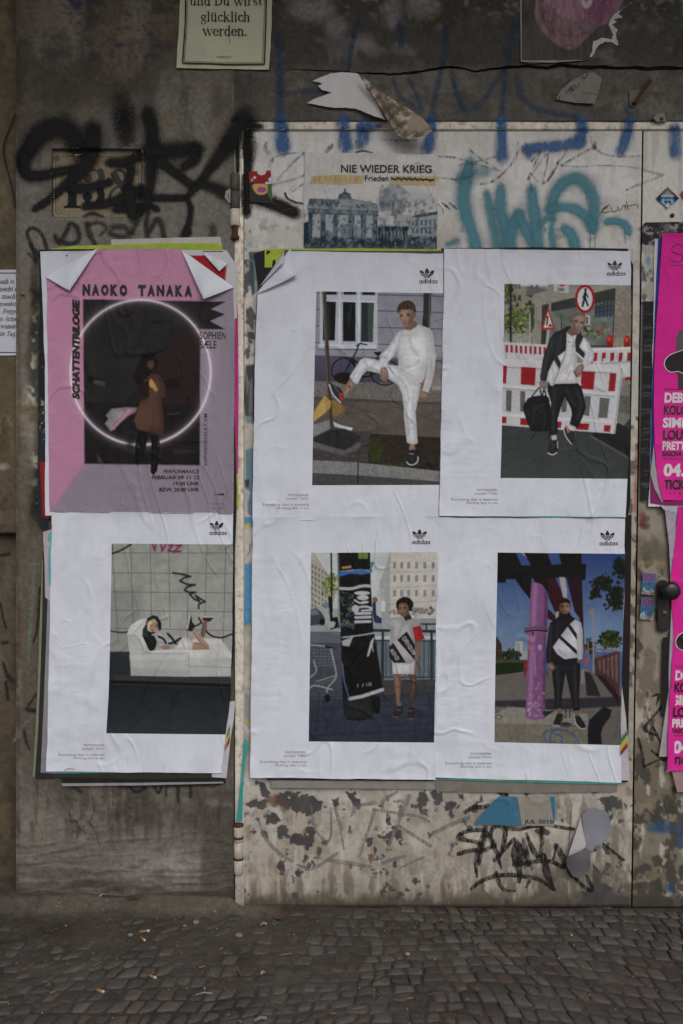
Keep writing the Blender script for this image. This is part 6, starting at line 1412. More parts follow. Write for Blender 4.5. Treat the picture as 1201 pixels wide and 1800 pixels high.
# --- pink theatre poster: the whole sheet
def print_ring():
    c = Canvas(70, 430, 425, 912, 1.5, (112, 105, 118)); c.t(0, 400, 2.8595)
    PK = (144, 103, 127); GR = (110, 104, 117); DKP = (24, 22, 23)
    X, Y = c.grid()
    c.p([(200, 60), (1250, 60), (1240, 120), (1005, 360), (420, 1190), (245, 1430), (200, 1440)], PK); c.p([(200, 60), (470, 60), (440, 360), (425, 1190), (250, 1425), (200, 1440)], (150, 106, 134), .5, 60)
    c.p([(1000, 360), (1180, 290), (1180, 520), (900, 510)], GR)
    c.p([(418, 362), (1005, 372), (1002, 1194), (426, 1186)], DKP); c.p([(418, 362), (1005, 372), (700, 800), (600, 900), (426, 1186)], (28, 28, 29), .9, 10); c.p([(950, 450), (1005, 500), (1002, 900), (720, 890), (700, 780)], (33, 22, 25), .8, 12)
    c.l([(426, 880), (1002, 905)], 6, (16, 15, 16)); c.p([(426, 885), (1002, 908), (1002, 1194), (426, 1186)], (19, 18, 19), .75, 10)
    c.p([(905, 510), (960, 430), (1005, 372), (1135, 372), (1060, 410), (1130, 436), (1055, 470), (1130, 511)], (26, 25, 27))
    c.p([(440, 745), (525, 760), (530, 800), (448, 782)], (15, 15, 16)); c.p([(465, 765), (525, 772), (528, 800), (470, 788)], (50, 49, 50)); c.p([(820, 770), (900, 755), (905, 800), (830, 810)], (16, 14, 15)); c.l([(940, 850), (950, 880), (938, 890)], 8, (16, 14, 15)); c.l([(840, 940), (905, 932)], 4, (60, 54, 54)); c.l([(860, 950), (862, 1030)], 5, (12, 11, 12)); c.p([(485, 1130), (520, 1185), (490, 1180)], (60, 44, 52)); c.p([(560, 1090), (700, 1120), (690, 1150)], (34, 32, 34), .8, 6); c.p([(860, 1110), (980, 1120), (985, 1130), (880, 1140)], (40, 36, 38), .8, 6)
    # halo ring
    cx, cy, rx, ry = 706, 728, 352, 364
    d = (np.hypot(((X) * 2.8595 - cx) / rx, ((Y - 400) * 2.8595 - cy) / ry) - 1) * 358
    an = np.arctan2((Y - 400) * 2.8595 - cy, X * 2.8595 - cx)
    st = .62 + .38 * fbm(an * 40 + 200, 0 * an, 30, octv=3, seed=9); gap = 1 - .8 * np.exp(-((an - 1.72) / .06) ** 2)
    c.mix(np.clip(.30 * np.exp(-(d / 30) ** 2) * st * gap, 0, 1), (158, 138, 152)); c.mix(np.clip(.5 * np.exp(-(d / 11) ** 2) * gap, 0, 1), (168, 158, 172)); c.mix(np.clip(.95 * np.exp(-(d / 4.5) ** 2) * st * gap, 0, 1), (196, 192, 202))
    c.figure(.3, .08)
    c.p([(690, 905), (640, 902), (560, 910), (530, 945), (545, 960), (526, 985), (555, 1025), (600, 985), (640, 950), (680, 930)], (108, 106, 112), tex=.1)
    c.p([(600, 960), (640, 905), (684, 912), (650, 940), (600, 985), (570, 1020), (550, 1015)], (138, 100, 122))
    for k in range(6): c.l([(550 + k * 8, 920 + k * 4), (534 + k * 8, 950 + k * 12)], 2, (80, 78, 84))
    c.p([(720, 640), (750, 625), (780, 640), (790, 700), (760, 730), (735, 780), (690, 790), (675, 740), (700, 680)], (17, 14, 14), sm=True)
    c.p([(710, 840), (720, 770), (760, 735), (800, 740), (830, 790), (832, 850), (810, 862), (825, 960), (822, 1048), (770, 1035), (690, 1015), (672, 970), (700, 890)], (62, 44, 38)); c.p([(700, 890), (740, 880), (760, 960), (740, 1020), (690, 1012), (674, 970)], (76, 53, 43), .7, 12); c.p([(690, 790), (745, 770), (750, 850), (710, 870)], (24, 18, 18), .9, 8); c.l([(785, 800), (815, 855), (825, 800)], 5, (52, 32, 28), .8, 2, True); c.l([(770, 890), (775, 1030)], 4, (54, 36, 30), .8, 2)
    c.e(757, 685, 19, 28, (66, 47, 41)); c.p([(745, 640), (778, 645), (790, 700), (780, 700), (770, 665), (742, 672)], (15, 12, 12)); c.l([(750, 680), (758, 680)], 3, (26, 18, 16)); c.l([(766, 680), (773, 680)], 3, (26, 18, 16)); c.l([(756, 705), (768, 704)], 3, (60, 30, 28))
    c.p([(748, 768), (760, 758), (775, 778), (795, 815), (782, 828), (765, 808), (750, 798)], (138, 106, 66))
    c.p([(690, 1020), (745, 1030), (735, 1090), (712, 1180), (692, 1195), (675, 1180), (680, 1090)], (13, 13, 14)); c.p([(758, 1040), (806, 1046), (800, 1110), (790, 1220), (772, 1246), (756, 1230), (760, 1130)], (14, 14, 16)); c.l([(800, 1050), (795, 1100)], 6, (66, 72, 86), .7, 4); c.l([(690, 1095), (700, 1105)], 12, (60, 64, 74), .6, 8)
    c.t(0, 0, 1)
    c.mul(1 + .10 * (fbm(X, Y, 10, 90, 3, seed=120) - .5) * 2 * (c.a.mean(-1) < 60)); c.mix(.06 * sstep(.5, .7, fbm(X, Y, 5, 70, 3, seed=121)) * (c.a.mean(-1) > 60), (140, 130, 140)); c.grainy(.03, 3, 6)
    return c

# --- gate and smoke print
def print_gate():
    c = Canvas(528, 262, 780, 442, 1.7, (146, 146, 147)); c.t(420, 200, 3.16)
    X, Y = c.grid()
    c.mix(.4 * sstep(.4, .7, fbm(X, Y, 40, 30, 4, seed=130)), (128, 128, 130))
    c.blobs(860, 490, 75, 75, 130, 26, [(84, 92, 100), (104, 110, 116), (66, 76, 86), (120, 124, 128)], 31, .5); c.blobs(900, 450, 40, 30, 50, 18, [(96, 102, 108), (120, 122, 126)], 32, .5); c.e(1000, 480, 70, 60, (128, 130, 132), .6, 40); c.l([(900, 560), (860, 520), (870, 450)], 16, (70, 80, 88), .5, 14, True)
    NV = (40, 54, 66); ND = (22, 33, 42); LT = (126, 130, 132)
    # palace right
    c.p([(930, 580), (1010, 555), (1100, 545), (1120, 560), (1110, 750), (930, 750)], (110, 116, 120)); c.p([(950, 575), (1000, 555), (1110, 542), (1125, 555), (1000, 575)], NV)
    for i in range(3):
        for j in range(6): c.p([(960 + j * 24, 598 + i * 44 - j * 2), (972 + j * 24, 597 + i * 44 - j * 2), (972 + j * 24, 620 + i * 44), (960 + j * 24, 622 + i * 44)], (56, 70, 82))
    for y in (590, 632, 676): c.l([(940, y + 6), (1105, y - 4)], 4, (80, 90, 98))
    c.p([(770, 620), (945, 620), (945, 640), (935, 650), (935, 735), (775, 735)], ND); c.l([(770, 622), (945, 622)], 8, (96, 104, 108))
    for k in range(8): c.l([(785 + k * 20, 655), (785 + k * 20, 730)], 6, (88, 96, 102))
    c.r(866, 530, 875, 580, (96, 90, 84)); c.r(880, 560, 960, 622, (112, 116, 120), a=.8)
    # gate
    c.p([(390, 470), (560, 475), (570, 450), (620, 470), (770, 500), (775, 535), (380, 520)], (84, 94, 100)); c.p([(390, 472), (560, 478), (560, 505), (385, 500)], (60, 74, 84)); c.p([(560, 478), (640, 480), (765, 510), (740, 515), (560, 505)], (104, 110, 112)); c.l([(380, 515), (775, 535)], 9, (100, 108, 112)); c.p([(378, 522), (778, 538), (770, 565), (385, 552)], (64, 78, 88)); c.l([(380, 552), (775, 566)], 6, ND)
    c.p([(400, 555), (760, 566), (752, 735), (360, 735), (365, 605), (385, 600)], (118, 122, 126))
    for q in ([(385, 555), (408, 556), (405, 735), (380, 735)], [(452, 556), (482, 558), (478, 735), (450, 735)], [(522, 558), (552, 560), (548, 735), (520, 735)], [(606, 560), (640, 562), (636, 735), (604, 735)], [(676, 562), (708, 564), (704, 735), (674, 735)], [(742, 565), (770, 567), (768, 735), (738, 735)]): c.p(q, NV); c.l([q[0], q[3]], 5, (92, 102, 108), .8)
    c.p([(358, 605), (385, 600), (385, 735), (358, 735)], ND); c.p([(560, 620), (604, 610), (604, 700), (565, 700)], (84, 94, 100)); c.p([(640, 600), (675, 640), (674, 700), (640, 690)], (96, 104, 110)); c.p([(480, 640), (520, 660), (520, 700), (480, 700)], (80, 90, 96))
    for pts in ([(585, 470), (588, 420)], [(565, 468), (575, 440), (600, 440), (612, 468)], [(555, 470), (560, 448)], [(600, 460), (620, 465)]): c.l(pts, 10, (48, 60, 70))
    c.blobs(590, 455, 30, 14, 26, 7, [(40, 52, 62), (70, 80, 88)], 33); c.e(563, 506, 7, 8, (150, 150, 150)); c.e(557, 518, 4, 3, (150, 150, 150))
    c.p([(358, 690), (1110, 690), (1110, 760), (358, 760)], ND, .75, 16, tex=.5, ts=6); c.blobs(620, 715, 260, 18, 80, 9, [(20, 30, 38), (44, 56, 66), (70, 78, 84)], 34); c.blobs(960, 700, 110, 18, 40, 8, [(26, 36, 44), (80, 86, 90), (44, 54, 62)], 35)
    c.blobs(500, 505, 90, 16, 40, 5, [(48, 60, 70), (100, 106, 110)], 36); c.blobs(690, 510, 50, 12, 24, 5, [(48, 60, 70), (110, 114, 116)], 37)
    c.t(0, 0, 1); c.mix(.45 * sstep(.55, .64, fbm(X, Y, 8, 12, 4, seed=131)) * sstep(340, 360, Y), (112, 116, 118)); c.mix(.35 * sstep(.58, .66, fbm(X, Y, 5, 6, 3, seed=132)) * sstep(345, 360, Y), (20, 28, 36))
    c.mix(.25 * sstep(.5, .66, fbm(X, Y, 5, 60, 3, seed=133)) * sstep(350, 300, Y), (126, 124, 120)); c.grainy(.05, 2, 7)
    return c

# ================================================================ pasted paper on the pier and the door
M['paint_white'] = paint('paint_white', (.66, .66, .70), opacity=1)
M['paint_black'] = paint('paint_black', (.014, .014, .016), opacity=1)
PB, DB = -.0045, .0055         # depth of the lowest layer on the pier and on the door

# --- layers underneath, pier
paper_piece('poster_sheet', 'blank pale grey paper edge sticking out above the pink poster', [(195, 421), (300, 418), (387, 416), (391, 440), (402, 470), (195, 470)], PB, (136, 136, 130), step=7)
paper_piece('poster_sheet', 'lime green paper edge showing above the pink poster', [(89, 437), (130, 432), (210, 430), (300, 427.5), (384, 428), (405, 452), (406, 500), (89, 500)], PB - .0015, (116, 132, 46), step=7)
paper_piece('poster_sheet', 'black paper edge showing just above the pink poster', [(69, 438.5), (180, 437.5), (300, 438), (392, 440.5), (404, 470), (404, 700), (69, 700)], PB - .0026, (26, 26, 28), step=5)
paper_piece('poster_sheet', 'dark speckled poster edge left of the pink poster', [(67, 572), (84, 572), (84, 930), (77, 935), (66, 918)], PB - .001, (30, 32, 38), step=4)
cvs = Canvas(60, 560, 95, 940, 2, (28, 30, 36)); g = np.random.default_rng(3)
for k in range(90): cvs.e(g.uniform(66, 82), g.uniform(575, 780), g.uniform(.6, 2.6), g.uniform(.6, 3), [(70, 84, 120), (140, 142, 150), (40, 52, 90), (130, 122, 50)][k % 4 if k % 11 else 3], .9, n=6, rot=g.uniform(0, 90))
paper_piece('poster_sheet', 'narrow strip of torn poster with blue and white flecks left of the pink poster', [(68.5, 590), (84, 590), (84, 800), (69.5, 800)], PB - .0022, None, step=1.6, canvas=cvs)
paper_piece('poster_sheet', 'thin red paper strip beside the lower left of the pink poster', [(70, 812), (86, 812), (86, 912), (74, 908)], PB - .0026, (108, 22, 28), step=4)
Poster('poster_sheet', 'white sheet under the pink poster showing along its left edge', [(70, 442), (74, 520), (78, 640), (79, 780), (79, 906)], [(190, 441), (150, 520), (150, 640), (150, 780), (150, 907)], PB - .0050, step=4, tint=PAPER * .98, seed=201, lift=.0005)
cvs = Canvas(300, 436, 420, 520, 2, (150, 149, 156)); cvs.t(0, 400, 2.8595)
cvs.p([(946, 138), (1030, 138), (1136, 200), (1134, 268), (1060, 230)], (118, 24, 32)); cvs.l([(1020, 118), (1120, 122)], 5, (40, 40, 44)); cvs.t(0, 0, 1)
pp = paper_piece('poster_sheet', 'white sheet with red corner print behind the curled right corner of the pink poster', [(318, 439), (398, 440), (415, 465), (416, 560), (318, 560)], PB - .005, None, step=2.0, canvas=cvs, mat='paper')
flap('folded_corner', (354, 442), (400, 463), (385, 477), PB - .006, .008, None, PAPER * .95)
bpy.data.objects['folded_corner'].name = 'paper_curl'
tagit(bpy.data.objects['paper_curl'], 'small white paper corner curled over the red print', 'paper')
paper_piece('poster_sheet', 'grey violet sheet edge right of the pink poster', [(396, 465), (413, 462), (416, 475), (413, 560), (412, 640), (410, 900), (396, 905)], PB - .0035, (118, 114, 124), step=5)
paper_piece('poster_sheet', 'magenta paper strip right of the pink poster', [(400, 500), (414, 500), (418, 560), (419, 700), (418, 834), (400, 834)], PB - .0015, (140, 40, 98), step=5)
paper_piece('poster_sheet', 'lime green paper strip right of the pink poster, below the magenta one', [(400, 836), (417.5, 836), (420, 892), (400, 892)], PB - .001, (122, 138, 46), step=4)
paper_piece('poster_sheet', 'tall black paper strip between the left posters and the door jamb', [(400, 620), (408, 640), (413, 760), (416, 860), (415, 920), (411, 1000), (411, 1120), (409, 1170), (395, 1170)], PB - .0025, (27, 27, 31), step=5)
# layers underneath, lower left poster
paper_piece('poster_sheet', 'olive grey poster edge at the far left of the couch poster', [(74, 985), (95, 985), (95, 1366), (57, 1366), (61, 1300), (66, 1200), (70, 1080)], PB, (104, 104, 84), step=5)
paper_piece('poster_sheet', 'dark green black poster edge left of the couch poster', [(76, 930), (95, 930), (95, 1368), (61, 1368), (67, 1280), (71, 1180), (74, 1080)], PB - .0014, (32, 37, 38), step=5)
paper_piece('poster_sheet', 'crumpled lilac white strip left of the couch poster', [(75, 935), (92, 930), (92, 1060), (79, 1050), (78, 990)], PB - .0024, (138, 135, 144), step=4, bulge=.004)
paper_piece('poster_sheet', 'pale turquoise strip beside the upper left of the couch poster', [(84, 940), (100, 925), (100, 1130), (86, 1118)], PB - .0032, (84, 132, 142), step=4)
paper_piece('poster_sheet', 'grey striped paper edge along the lower left of the couch poster', [(84, 1040), (100, 1040), (100, 1360), (71, 1358), (76, 1250)], PB - .0036, (112, 110, 114), step=4)
paper_piece('poster_sheet', 'black paper bundle edge under the couch poster', [(104, 1350), (392, 1350), (397, 1376), (380, 1381), (250, 1383), (110, 1380)], PB + .0005, (27, 27, 28), step=6)
paper_piece('poster_sheet', 'dark patterned poster edge under the couch poster', [(80, 1348), (385, 1348), (372, 1368), (250, 1370), (80, 1366)], PB - .0012, (40, 40, 36), step=5)
paper_piece('poster_sheet', 'thin worn white paper line under the couch poster', [(107, 1377), (240, 1376), (392, 1374), (393, 1377), (250, 1380.5), (110, 1382)], PB - .002, (120, 119, 124), step=3)
paper_piece('poster_sheet', 'turquoise paper edge just under the couch poster', [(86, 1345), (240, 1345), (240, 1358.5), (86, 1359.5)], PB - .0024, (60, 128, 128), step=4)
paper_piece('poster_sheet', 'white torn sheet hanging at the lower right of the couch poster', [(388, 1235), (413, 1232), (411, 1262), (405, 1300), (398, 1368), (372, 1366), (372, 1235)], PB - .0020, (158, 157, 165), step=5)
cvs = Canvas(385, 1270, 415, 1330, 3, (158, 157, 165)); cvs.p([(398, 1290), (403, 1275), (405, 1280), (398, 1300)], (54, 96, 50)); cvs.p([(397, 1302), (404, 1284), (404, 1294), (396, 1312)], (150, 136, 40)); cvs.p([(395, 1314), (404, 1294), (403, 1306), (394, 1320)], (104, 36, 36))
paper_piece('poster_sheet', 'paper scrap with green, yellow and red stripes beside the couch poster', [(394, 1322), (397, 1296), (404, 1274), (405.5, 1282), (404, 1306)], PB - .0075, None, step=1.4, canvas=cvs)

# --- the pink poster
nk = Poster('poster', 'pink and grey theatre poster with glowing ring around a dark figure, curled top corners', [(80, 437), (82, 520), (83, 640), (85, 780), (87, 899)], [(411, 438), (410, 520), (412, 640), (410, 780), (407, 904)], PB - .0065, canvas=print_ring(), whole=True, pstep=1.35, folds=[(79.7, 485.7, 171.4, 436.7), (320, 439, 410, 505)], seed=211)
flap('folded_corner', (79, 486.5), (172.5, 435.5), (121.7, 511), PB - .0065, .014, nk.root, PAPER)
flap('folded_corner', (318.5, 439), (411, 505), (357.4, 526), PB - .0065, .016, nk.root, PAPER)
z = 2.8595; q = lambda x0, y0, x1, y1: (x0 / z, 400 + y0 / z, x1 / z, 400 + y1 / z)
def nk_warp(P): return np.stack([P[:, 0], P[:, 1] + (P[:, 0] - 145) * .012], 1)
nk.text([(ch, q(414 + i * 46.6, 284, 414 + i * 46.6 + 38, 340), dict(bold=.07)) for i, ch in enumerate('NAOKO TANAKA') if ch != ' '], warp=nk_warp, eps=.003, label='black bold title NAOKO TANAKA')
nk.text([('SCHATTENTRILOGIE', q(362, 360, 400, 862), dict(rot=90, bold=.055, shear=.2))], eps=.003, label='black title SCHATTENTRILOGIE reading upwards')
nk.text([('SOPHIEN', q(1003, 524, 1136, 562), dict(bold=.012)), ('SÆLE', q(1003, 570, 1088, 608), dict(bold=.012)), ('SOPHIENSAELE.COM', q(1024, 936, 1041, 1196), dict(rot=90, bold=.012, spacing=1.15))])
nk.text([('PERFORMANCE', q(820, 1216, 1002, 1236), dict(shear=.2, bold=.015)), ('FEBRUAR 09 11 12', q(762, 1246, 1001, 1266), dict(bold=.035)), ('19.00 UHR', q(870, 1277, 1001, 1297), dict(bold=.035)), ('BZW. 20.00 UHR', q(800, 1307, 1001, 1327), dict(bold=.035))])
nk.text([('be', q(1073, 1333, 1096, 1346), dict(bold=.01)), ('kulturförderung', q(1060, 1384, 1128, 1394)), ('# biz.die kunst rettung', q(1058, 1408, 1138, 1416))], mat='ink_grey')
nk.text([('berlin', q(1098, 1334, 1126, 1346), dict(bold=.06))])

# --- the five shoe advertisements
def trefoil(root, depf, cx, y, w):
    lg = None
    def L(pts): return np.array([(cx + a * w, y + b * w) for a, b in pts])
    leaves = [L([(0, 0), (.09, .10), (.145, .26), (.12, .42), (.06, .56), (0, .60), (-.06, .56), (-.12, .42), (-.145, .26), (-.09, .10)])]
    for s in (-1, 1):
        leaves.append(L([(s * .50, .15), (s * .36, .17), (s * .22, .26), (s * .13, .42), (s * .07, .57), (s * .20, .58), (s * .34, .52), (s * .45, .38)]))
        leaves.append(L([(s * .03, .60), (s * .20, .60), (s * .17, .66), (s * .05, .67)]))
    VF = [(W(p[:, 0], p[:, 1], depf(p[:, 0], p[:, 1]) - .0009 - .0001 * i), [tuple(range(len(p)))[::-1 if i in (0, 3, 4) else 1]]) for i, p in enumerate(leaves)]
    V, F = join_vf(VF)
    lg = mk('logo', V, F, M['ink_black'], root, smooth=False)
    st = []
    for b in (.37, .45, .53): st.append((L([(-.46, b), (0, b), (.46, b)]), .024 * w, {'step': 2}))
    strokes_obj('logo_stripes', st, depf, M['paint_white'], lg, .0016)
    # word mark: round bowls and straight stems
    x = cx - .52 * w; bs = y + 1.02 * w; r = .085 * w; sw = .055 * w; ww = []
    for ch in 'adidas':
        if ch in 'ad':
            t = np.linspace(0, 2 * math.pi, 13); ww.append((np.stack([x + r + r * np.cos(t), bs - r + r * np.sin(t)], 1), sw, {'step': .8}))
            ww.append(([(x + 2 * r, bs), (x + 2 * r, bs - (2.15 * r if ch == 'a' else 3.3 * r))], sw, {'sharp': True})); x += 2 * r + .05 * w
        elif ch == 'i':
            ww.append(([(x, bs), (x, bs - 2.1 * r)], sw, {'sharp': True})); ww.append(([(x, bs - 2.9 * r), (x, bs - 3.1 * r)], sw, {'sharp': True})); x += .05 * w
        else:
            ww.append(([(x + 1.5 * r, bs - 1.75 * r), (x + .8 * r, bs - 2.05 * r), (x + .1 * r, bs - 1.6 * r), (x + .8 * r, bs - 1.05 * r), (x + 1.5 * r, bs - .5 * r), (x + .8 * r, bs), (x, bs - .35 * r)], sw * .9, {'step': .8}))
        x += .035 * w
    strokes_obj('word_mark', ww, depf, M['paint_black'], root, .0009)
def caption(po, dx, dy):
    b = lambda x0, y0, x1, y1: (x0 + dx, y0 + dy, x1 + dx, y1 + dy)
    po.text([('PHOTOGRAPHER:', b(506, 868.2, 542.6, 872.3), dict(spacing=1.2)), ('Juergen Teller', b(503, 874, 542.6, 879.2), dict(spacing=1.2)), ('Everything that is essential', b(461.6, 884.6, 542.6, 890.4), dict(spacing=1.2)), ('Nothing that is not', b(487.8, 891, 542.6, 896), dict(spacing=1.2))], mat='ink_grey')
cr = lambda ox, oy, zz, *pts: [(ox + a / zz, oy + b / zz) for a, b in pts]
GRP = 'shoe advertising posters'

# layers underneath, door
paper_piece('poster_sheet', 'black paper edge at the curled corner left of the leg-raising man poster', [(446, 446), (466, 439), (520, 440), (520, 740), (444, 740), (447, 640), (449, 560), (453, 505)], DB, (24, 24, 27), step=8)
paper_piece('poster_sheet', 'lime green paper edge above the leg-raising man poster', [(465, 438), (500, 437), (640, 436.5), (775, 438.5), (778, 470), (465, 470)], DB - .001, (118, 134, 46), step=7)
paper_piece('poster_sheet', 'worn grey and black paper edge above the leg-raising man poster', [(500, 439.5), (640, 441), (780, 441), (780, 470), (480, 470)], DB - .0025, (62, 58, 62), step=7)
paper_piece('poster_sheet', 'black paper edge above the barrier man poster', [(775, 436.5), (950, 434.5), (1104, 437), (1104, 460), (775, 460)], DB - .001, (26, 25, 27), step=7)
paper_piece('poster_sheet', 'long black paper strip right of the barrier man poster', [(1080, 450), (1107, 455), (1113, 466), (1111, 640), (1108, 800), (1108, 880), (1104, 905), (1080, 905)], DB - .0005, (22, 22, 24), step=7)
paper_piece('poster_sheet', 'long black and dark red paper strip right of the lilac pillar poster', [(1070, 905), (1110, 905), (1109, 1000), (1107, 1150), (1105, 1250), (1103, 1375), (1070, 1375)], DB - .0008, (27, 23, 25), step=7)
paper_piece('poster_sheet', 'white sheet edge curling along the right of the lilac pillar poster', [(1085, 975), (1098, 985), (1097, 1060), (1094, 1120), (1092, 1200), (1100, 1260), (1107, 1372), (1085, 1372)], DB - .0018, (150, 149, 157), step=5, bulge=.0015)
paper_piece('poster_sheet', 'turquoise paper edge under the lilac pillar poster', [(763, 1350), (1091, 1360), (1090, 1379), (960, 1376), (850, 1373), (763, 1369)], DB - .0012, (58, 132, 120), step=6)
paper_piece('poster_sheet', 'black paper edge under the column woman poster', [(450, 1350), (765, 1355), (765, 1373), (600, 1372), (470, 1371)], DB - .0006, (30, 30, 33), step=6)
paper_piece('poster_sheet', 'turquoise paper edge between the two right door posters', [(772, 895), (1100, 895), (1099, 911), (950, 910.5), (860, 908.5), (772, 909)], DB - .0024, (58, 132, 120), step=6)
paper_piece('poster_sheet', 'violet grey paper edge between the two lower door posters', [(764, 905), (775, 905), (772, 1000), (770, 1366), (761, 1366)], DB - .0028, (122, 104, 124), step=5)
cvs = Canvas(1080, 1270, 1115, 1345, 3, (150, 149, 157)); cvs.p([(1089, 1302), (1102, 1284), (1103, 1292), (1090, 1310)], (58, 98, 54)); cvs.p([(1090, 1311), (1103, 1294), (1103, 1304), (1090, 1320)], (152, 136, 42)); cvs.p([(1090, 1321), (1103, 1304), (1103, 1314), (1091, 1328)], (104, 36, 38))
paper_piece('poster_sheet', 'paper scrap with green, yellow and red stripes beside the lilac pillar poster', [(1090, 1330), (1090, 1302), (1102, 1282), (1104, 1300), (1103, 1316)], DB - .008, None, step=1.4, canvas=cvs)
paper_piece('poster_sheet', 'turquoise paper strip hanging over the door jamb', [(429, 1296), (436, 1307), (431, 1340), (427.5, 1370), (425.6, 1444), (415.5, 1445), (420, 1400), (424, 1360)], -.002, (46, 124, 122), step=4, hf=lambda a, b: .006 * sstep(1300, 1440, b))
paper_piece('poster_sheet', 'old grey paper remnant on the door below the column woman poster', [(475, 1368), (765, 1370), (765, 1388), (620, 1386), (476, 1385)], DB + .0035, (112, 110, 107), step=5)
paper_piece('poster_sheet', 'old grey paper remnant on the door below the lilac pillar poster', [(766, 1372), (1085, 1378), (1084, 1392), (930, 1394), (766, 1391)], DB + .0035, (100, 97, 92), step=5)

A = Poster('poster', 'white poster of man in white raising one leg against a pole, curled top corner', [(456, 440), (452, 515), (449, 605), (447, 700), (445, 820), (443.5, 915)], [(780, 446), (779.5, 515), (779, 605), (776, 700), (773, 820), (771, 913)], DB - .0040,
           photo=cr(420, 420, 3.246, (443, 297), (1168, 312), (1137, 1412), (415, 1397)), canvas=print_pole_man(), folds=[(451, 516, 509, 438)], group=GRP, seed=221)
flap('folded_corner', (450.5, 517), (510, 437), (521.7, 484), DB - .0045, .016, A.root, PAPER * .97)
flap('folded_corner', (455, 505), (500, 441), (497, 462), DB - .0035, .020, A.root, PAPER * .9)
B = Poster('poster', 'white poster of man with black bag leaning on red striped barriers', [(781, 437), (779, 560), (776, 700), (773, 820), (771.5, 907)], [(1108, 441), (1109, 560), (1107, 700), (1104, 820), (1100, 909)], DB - .0055,
           photo=cr(760, 420, 3.246, (410, 257), (1133, 264), (1117, 1368), (388, 1365)), canvas=print_barrier_man(), group=GRP, seed=231)
C = Poster('poster', 'white poster of woman in grey dress beside a black pasted column', [(444, 910), (443, 1030), (442, 1150), (440.5, 1260), (439.5, 1367)], [(771.5, 907), (770, 1030), (768, 1150), (766, 1260), (765, 1371)], DB - .0052,
           photo=cr(420, 890, 3.246, (408, 262), (1128, 265), (1117, 1352), (400, 1338)), canvas=print_column_woman(), group=GRP, seed=241)
Dd = Poster('poster', 'white poster of man in black and white top beside a lilac pillar', [(771, 909.5), (769, 1030), (767, 1150), (765.5, 1260), (764, 1367)], [(1099, 912), (1097, 1030), (1093.5, 1150), (1091, 1260), (1092, 1376)], DB - .0046,
            photo=cr(760, 890, 3.246, (375, 260), (1095, 275), (1080, 1362), (350, 1347)), canvas=print_pillar_man(), group=GRP, seed=251)
E_ = Poster('poster', 'white poster of figure lying on a white couch, below the pink poster', [(91, 899), (89.5, 1000), (86.5, 1130), (83.5, 1250), (81, 1356)], [(409, 901), (409, 1000), (408, 1130), (405, 1225), (396, 1290), (389, 1359)], PB - .0060,
            photo=cr(0, 880, 2.793, (540, 213), (1137, 213), (1118, 1148), (528, 1143)), canvas=print_couch(), group=GRP, seed=261)
for po, cx, y, w in ((A, 750.3, 471, 26), (B, 1080.4, 457.5, 26), (C, 737.3, 930, 25.5), (Dd, 1067.5, 932.3, 25.5), (E_, 380.6, 915.2, 24)): trefoil(po.root, po.depf, cx, y, w)
for po, dx, dy in ((A, 0, 0), (B, 331.7, -9), (C, -4.3, 452.1), (Dd, 321.2, 454.6), (E_, -359, 439.7)): caption(po, dx, dy)
strokes_obj('pink_scribble', [([(114, 1354), (122, 1351), (130, 1352.5)], 2)], E_.depf, M['crayon_red'], E_.root)

# --- print of the gate with NIE WIEDER KRIEG
gt = Poster('poster', 'pasted print of a columned gate and smoke under the words NIE WIEDER KRIEG', [(536, 268), (534, 350), (533.5, 437)], [(770, 271), (769, 350), (768, 438)], DB + .0042, canvas=print_gate(), whole=True, pstep=1.25, wob=.8, lift=.001, seed=271)
q = lambda x0, y0, x1, y1: (420 + x0 / 3.16, 200 + y0 / 3.16, 420 + x1 / 3.16, 200 + y1 / 3.16)
gt.text([('NIE WIEDER KRIEG', q(566, 282, 1070, 326), dict(bold=.016))], warp=lambda P: np.stack([P[:, 0], P[:, 1] + (P[:, 0] - 600) * .006], 1), eps=.0026)
gt.text([('Frieden', q(699, 342, 830, 374), dict(bold=.012))], eps=.0022)
for lb, pl, ink in (('beige masking tape strip left of the word Frieden', [(405, 345), (560, 338), (696, 345), (682, 388), (540, 392), (394, 388)], 0), ('beige masking tape strip with black scribble right of the word Frieden', [(842, 345), (1108, 349), (1100, 376), (1092, 400), (836, 392)], 1)):
    P = [(420 + a / 3.16, 200 + b / 3.16) for a, b in pl]
    tp = thing('masking_tape', lb, 'tape', W(P[0][0], max(p[1] for p in P), DB), 'masking tape strips')
    paper_piece('strip', None, P, DB + .0032, (134, 122, 92), step=3, parent=tp, rough=.8, seed=ink)
    df = paper_depth(DB + .0032)
    if ink: strokes_obj('scribble', [([(420 + a / 3.16, 200 + b / 3.16) for a, b in [(845, 352), (870, 372), (880, 350), (905, 375), (915, 352), (930, 372), (948, 352), (960, 374), (980, 352), (990, 375), (1010, 355), (1020, 374), (1040, 358), (1060, 376), (1082, 362)]], 2.2), ([(420 + a / 3.16, 200 + b / 3.16) for a, b in [(848, 362), (920, 360), (1000, 364), (1080, 368)]], 3.4)], df, M['pen_black'], tp)
    else: strokes_obj('faded_letters', [([(553 + k * 9, 311), (552 + k * 9, 320)], .9) for k in range(9)] + [([(553 + k * 9, 312), (558 + k * 9, 314), (554 + k * 9, 318)], .8) for k in range(0, 9, 2)], df, M['crayon_red'], tp)

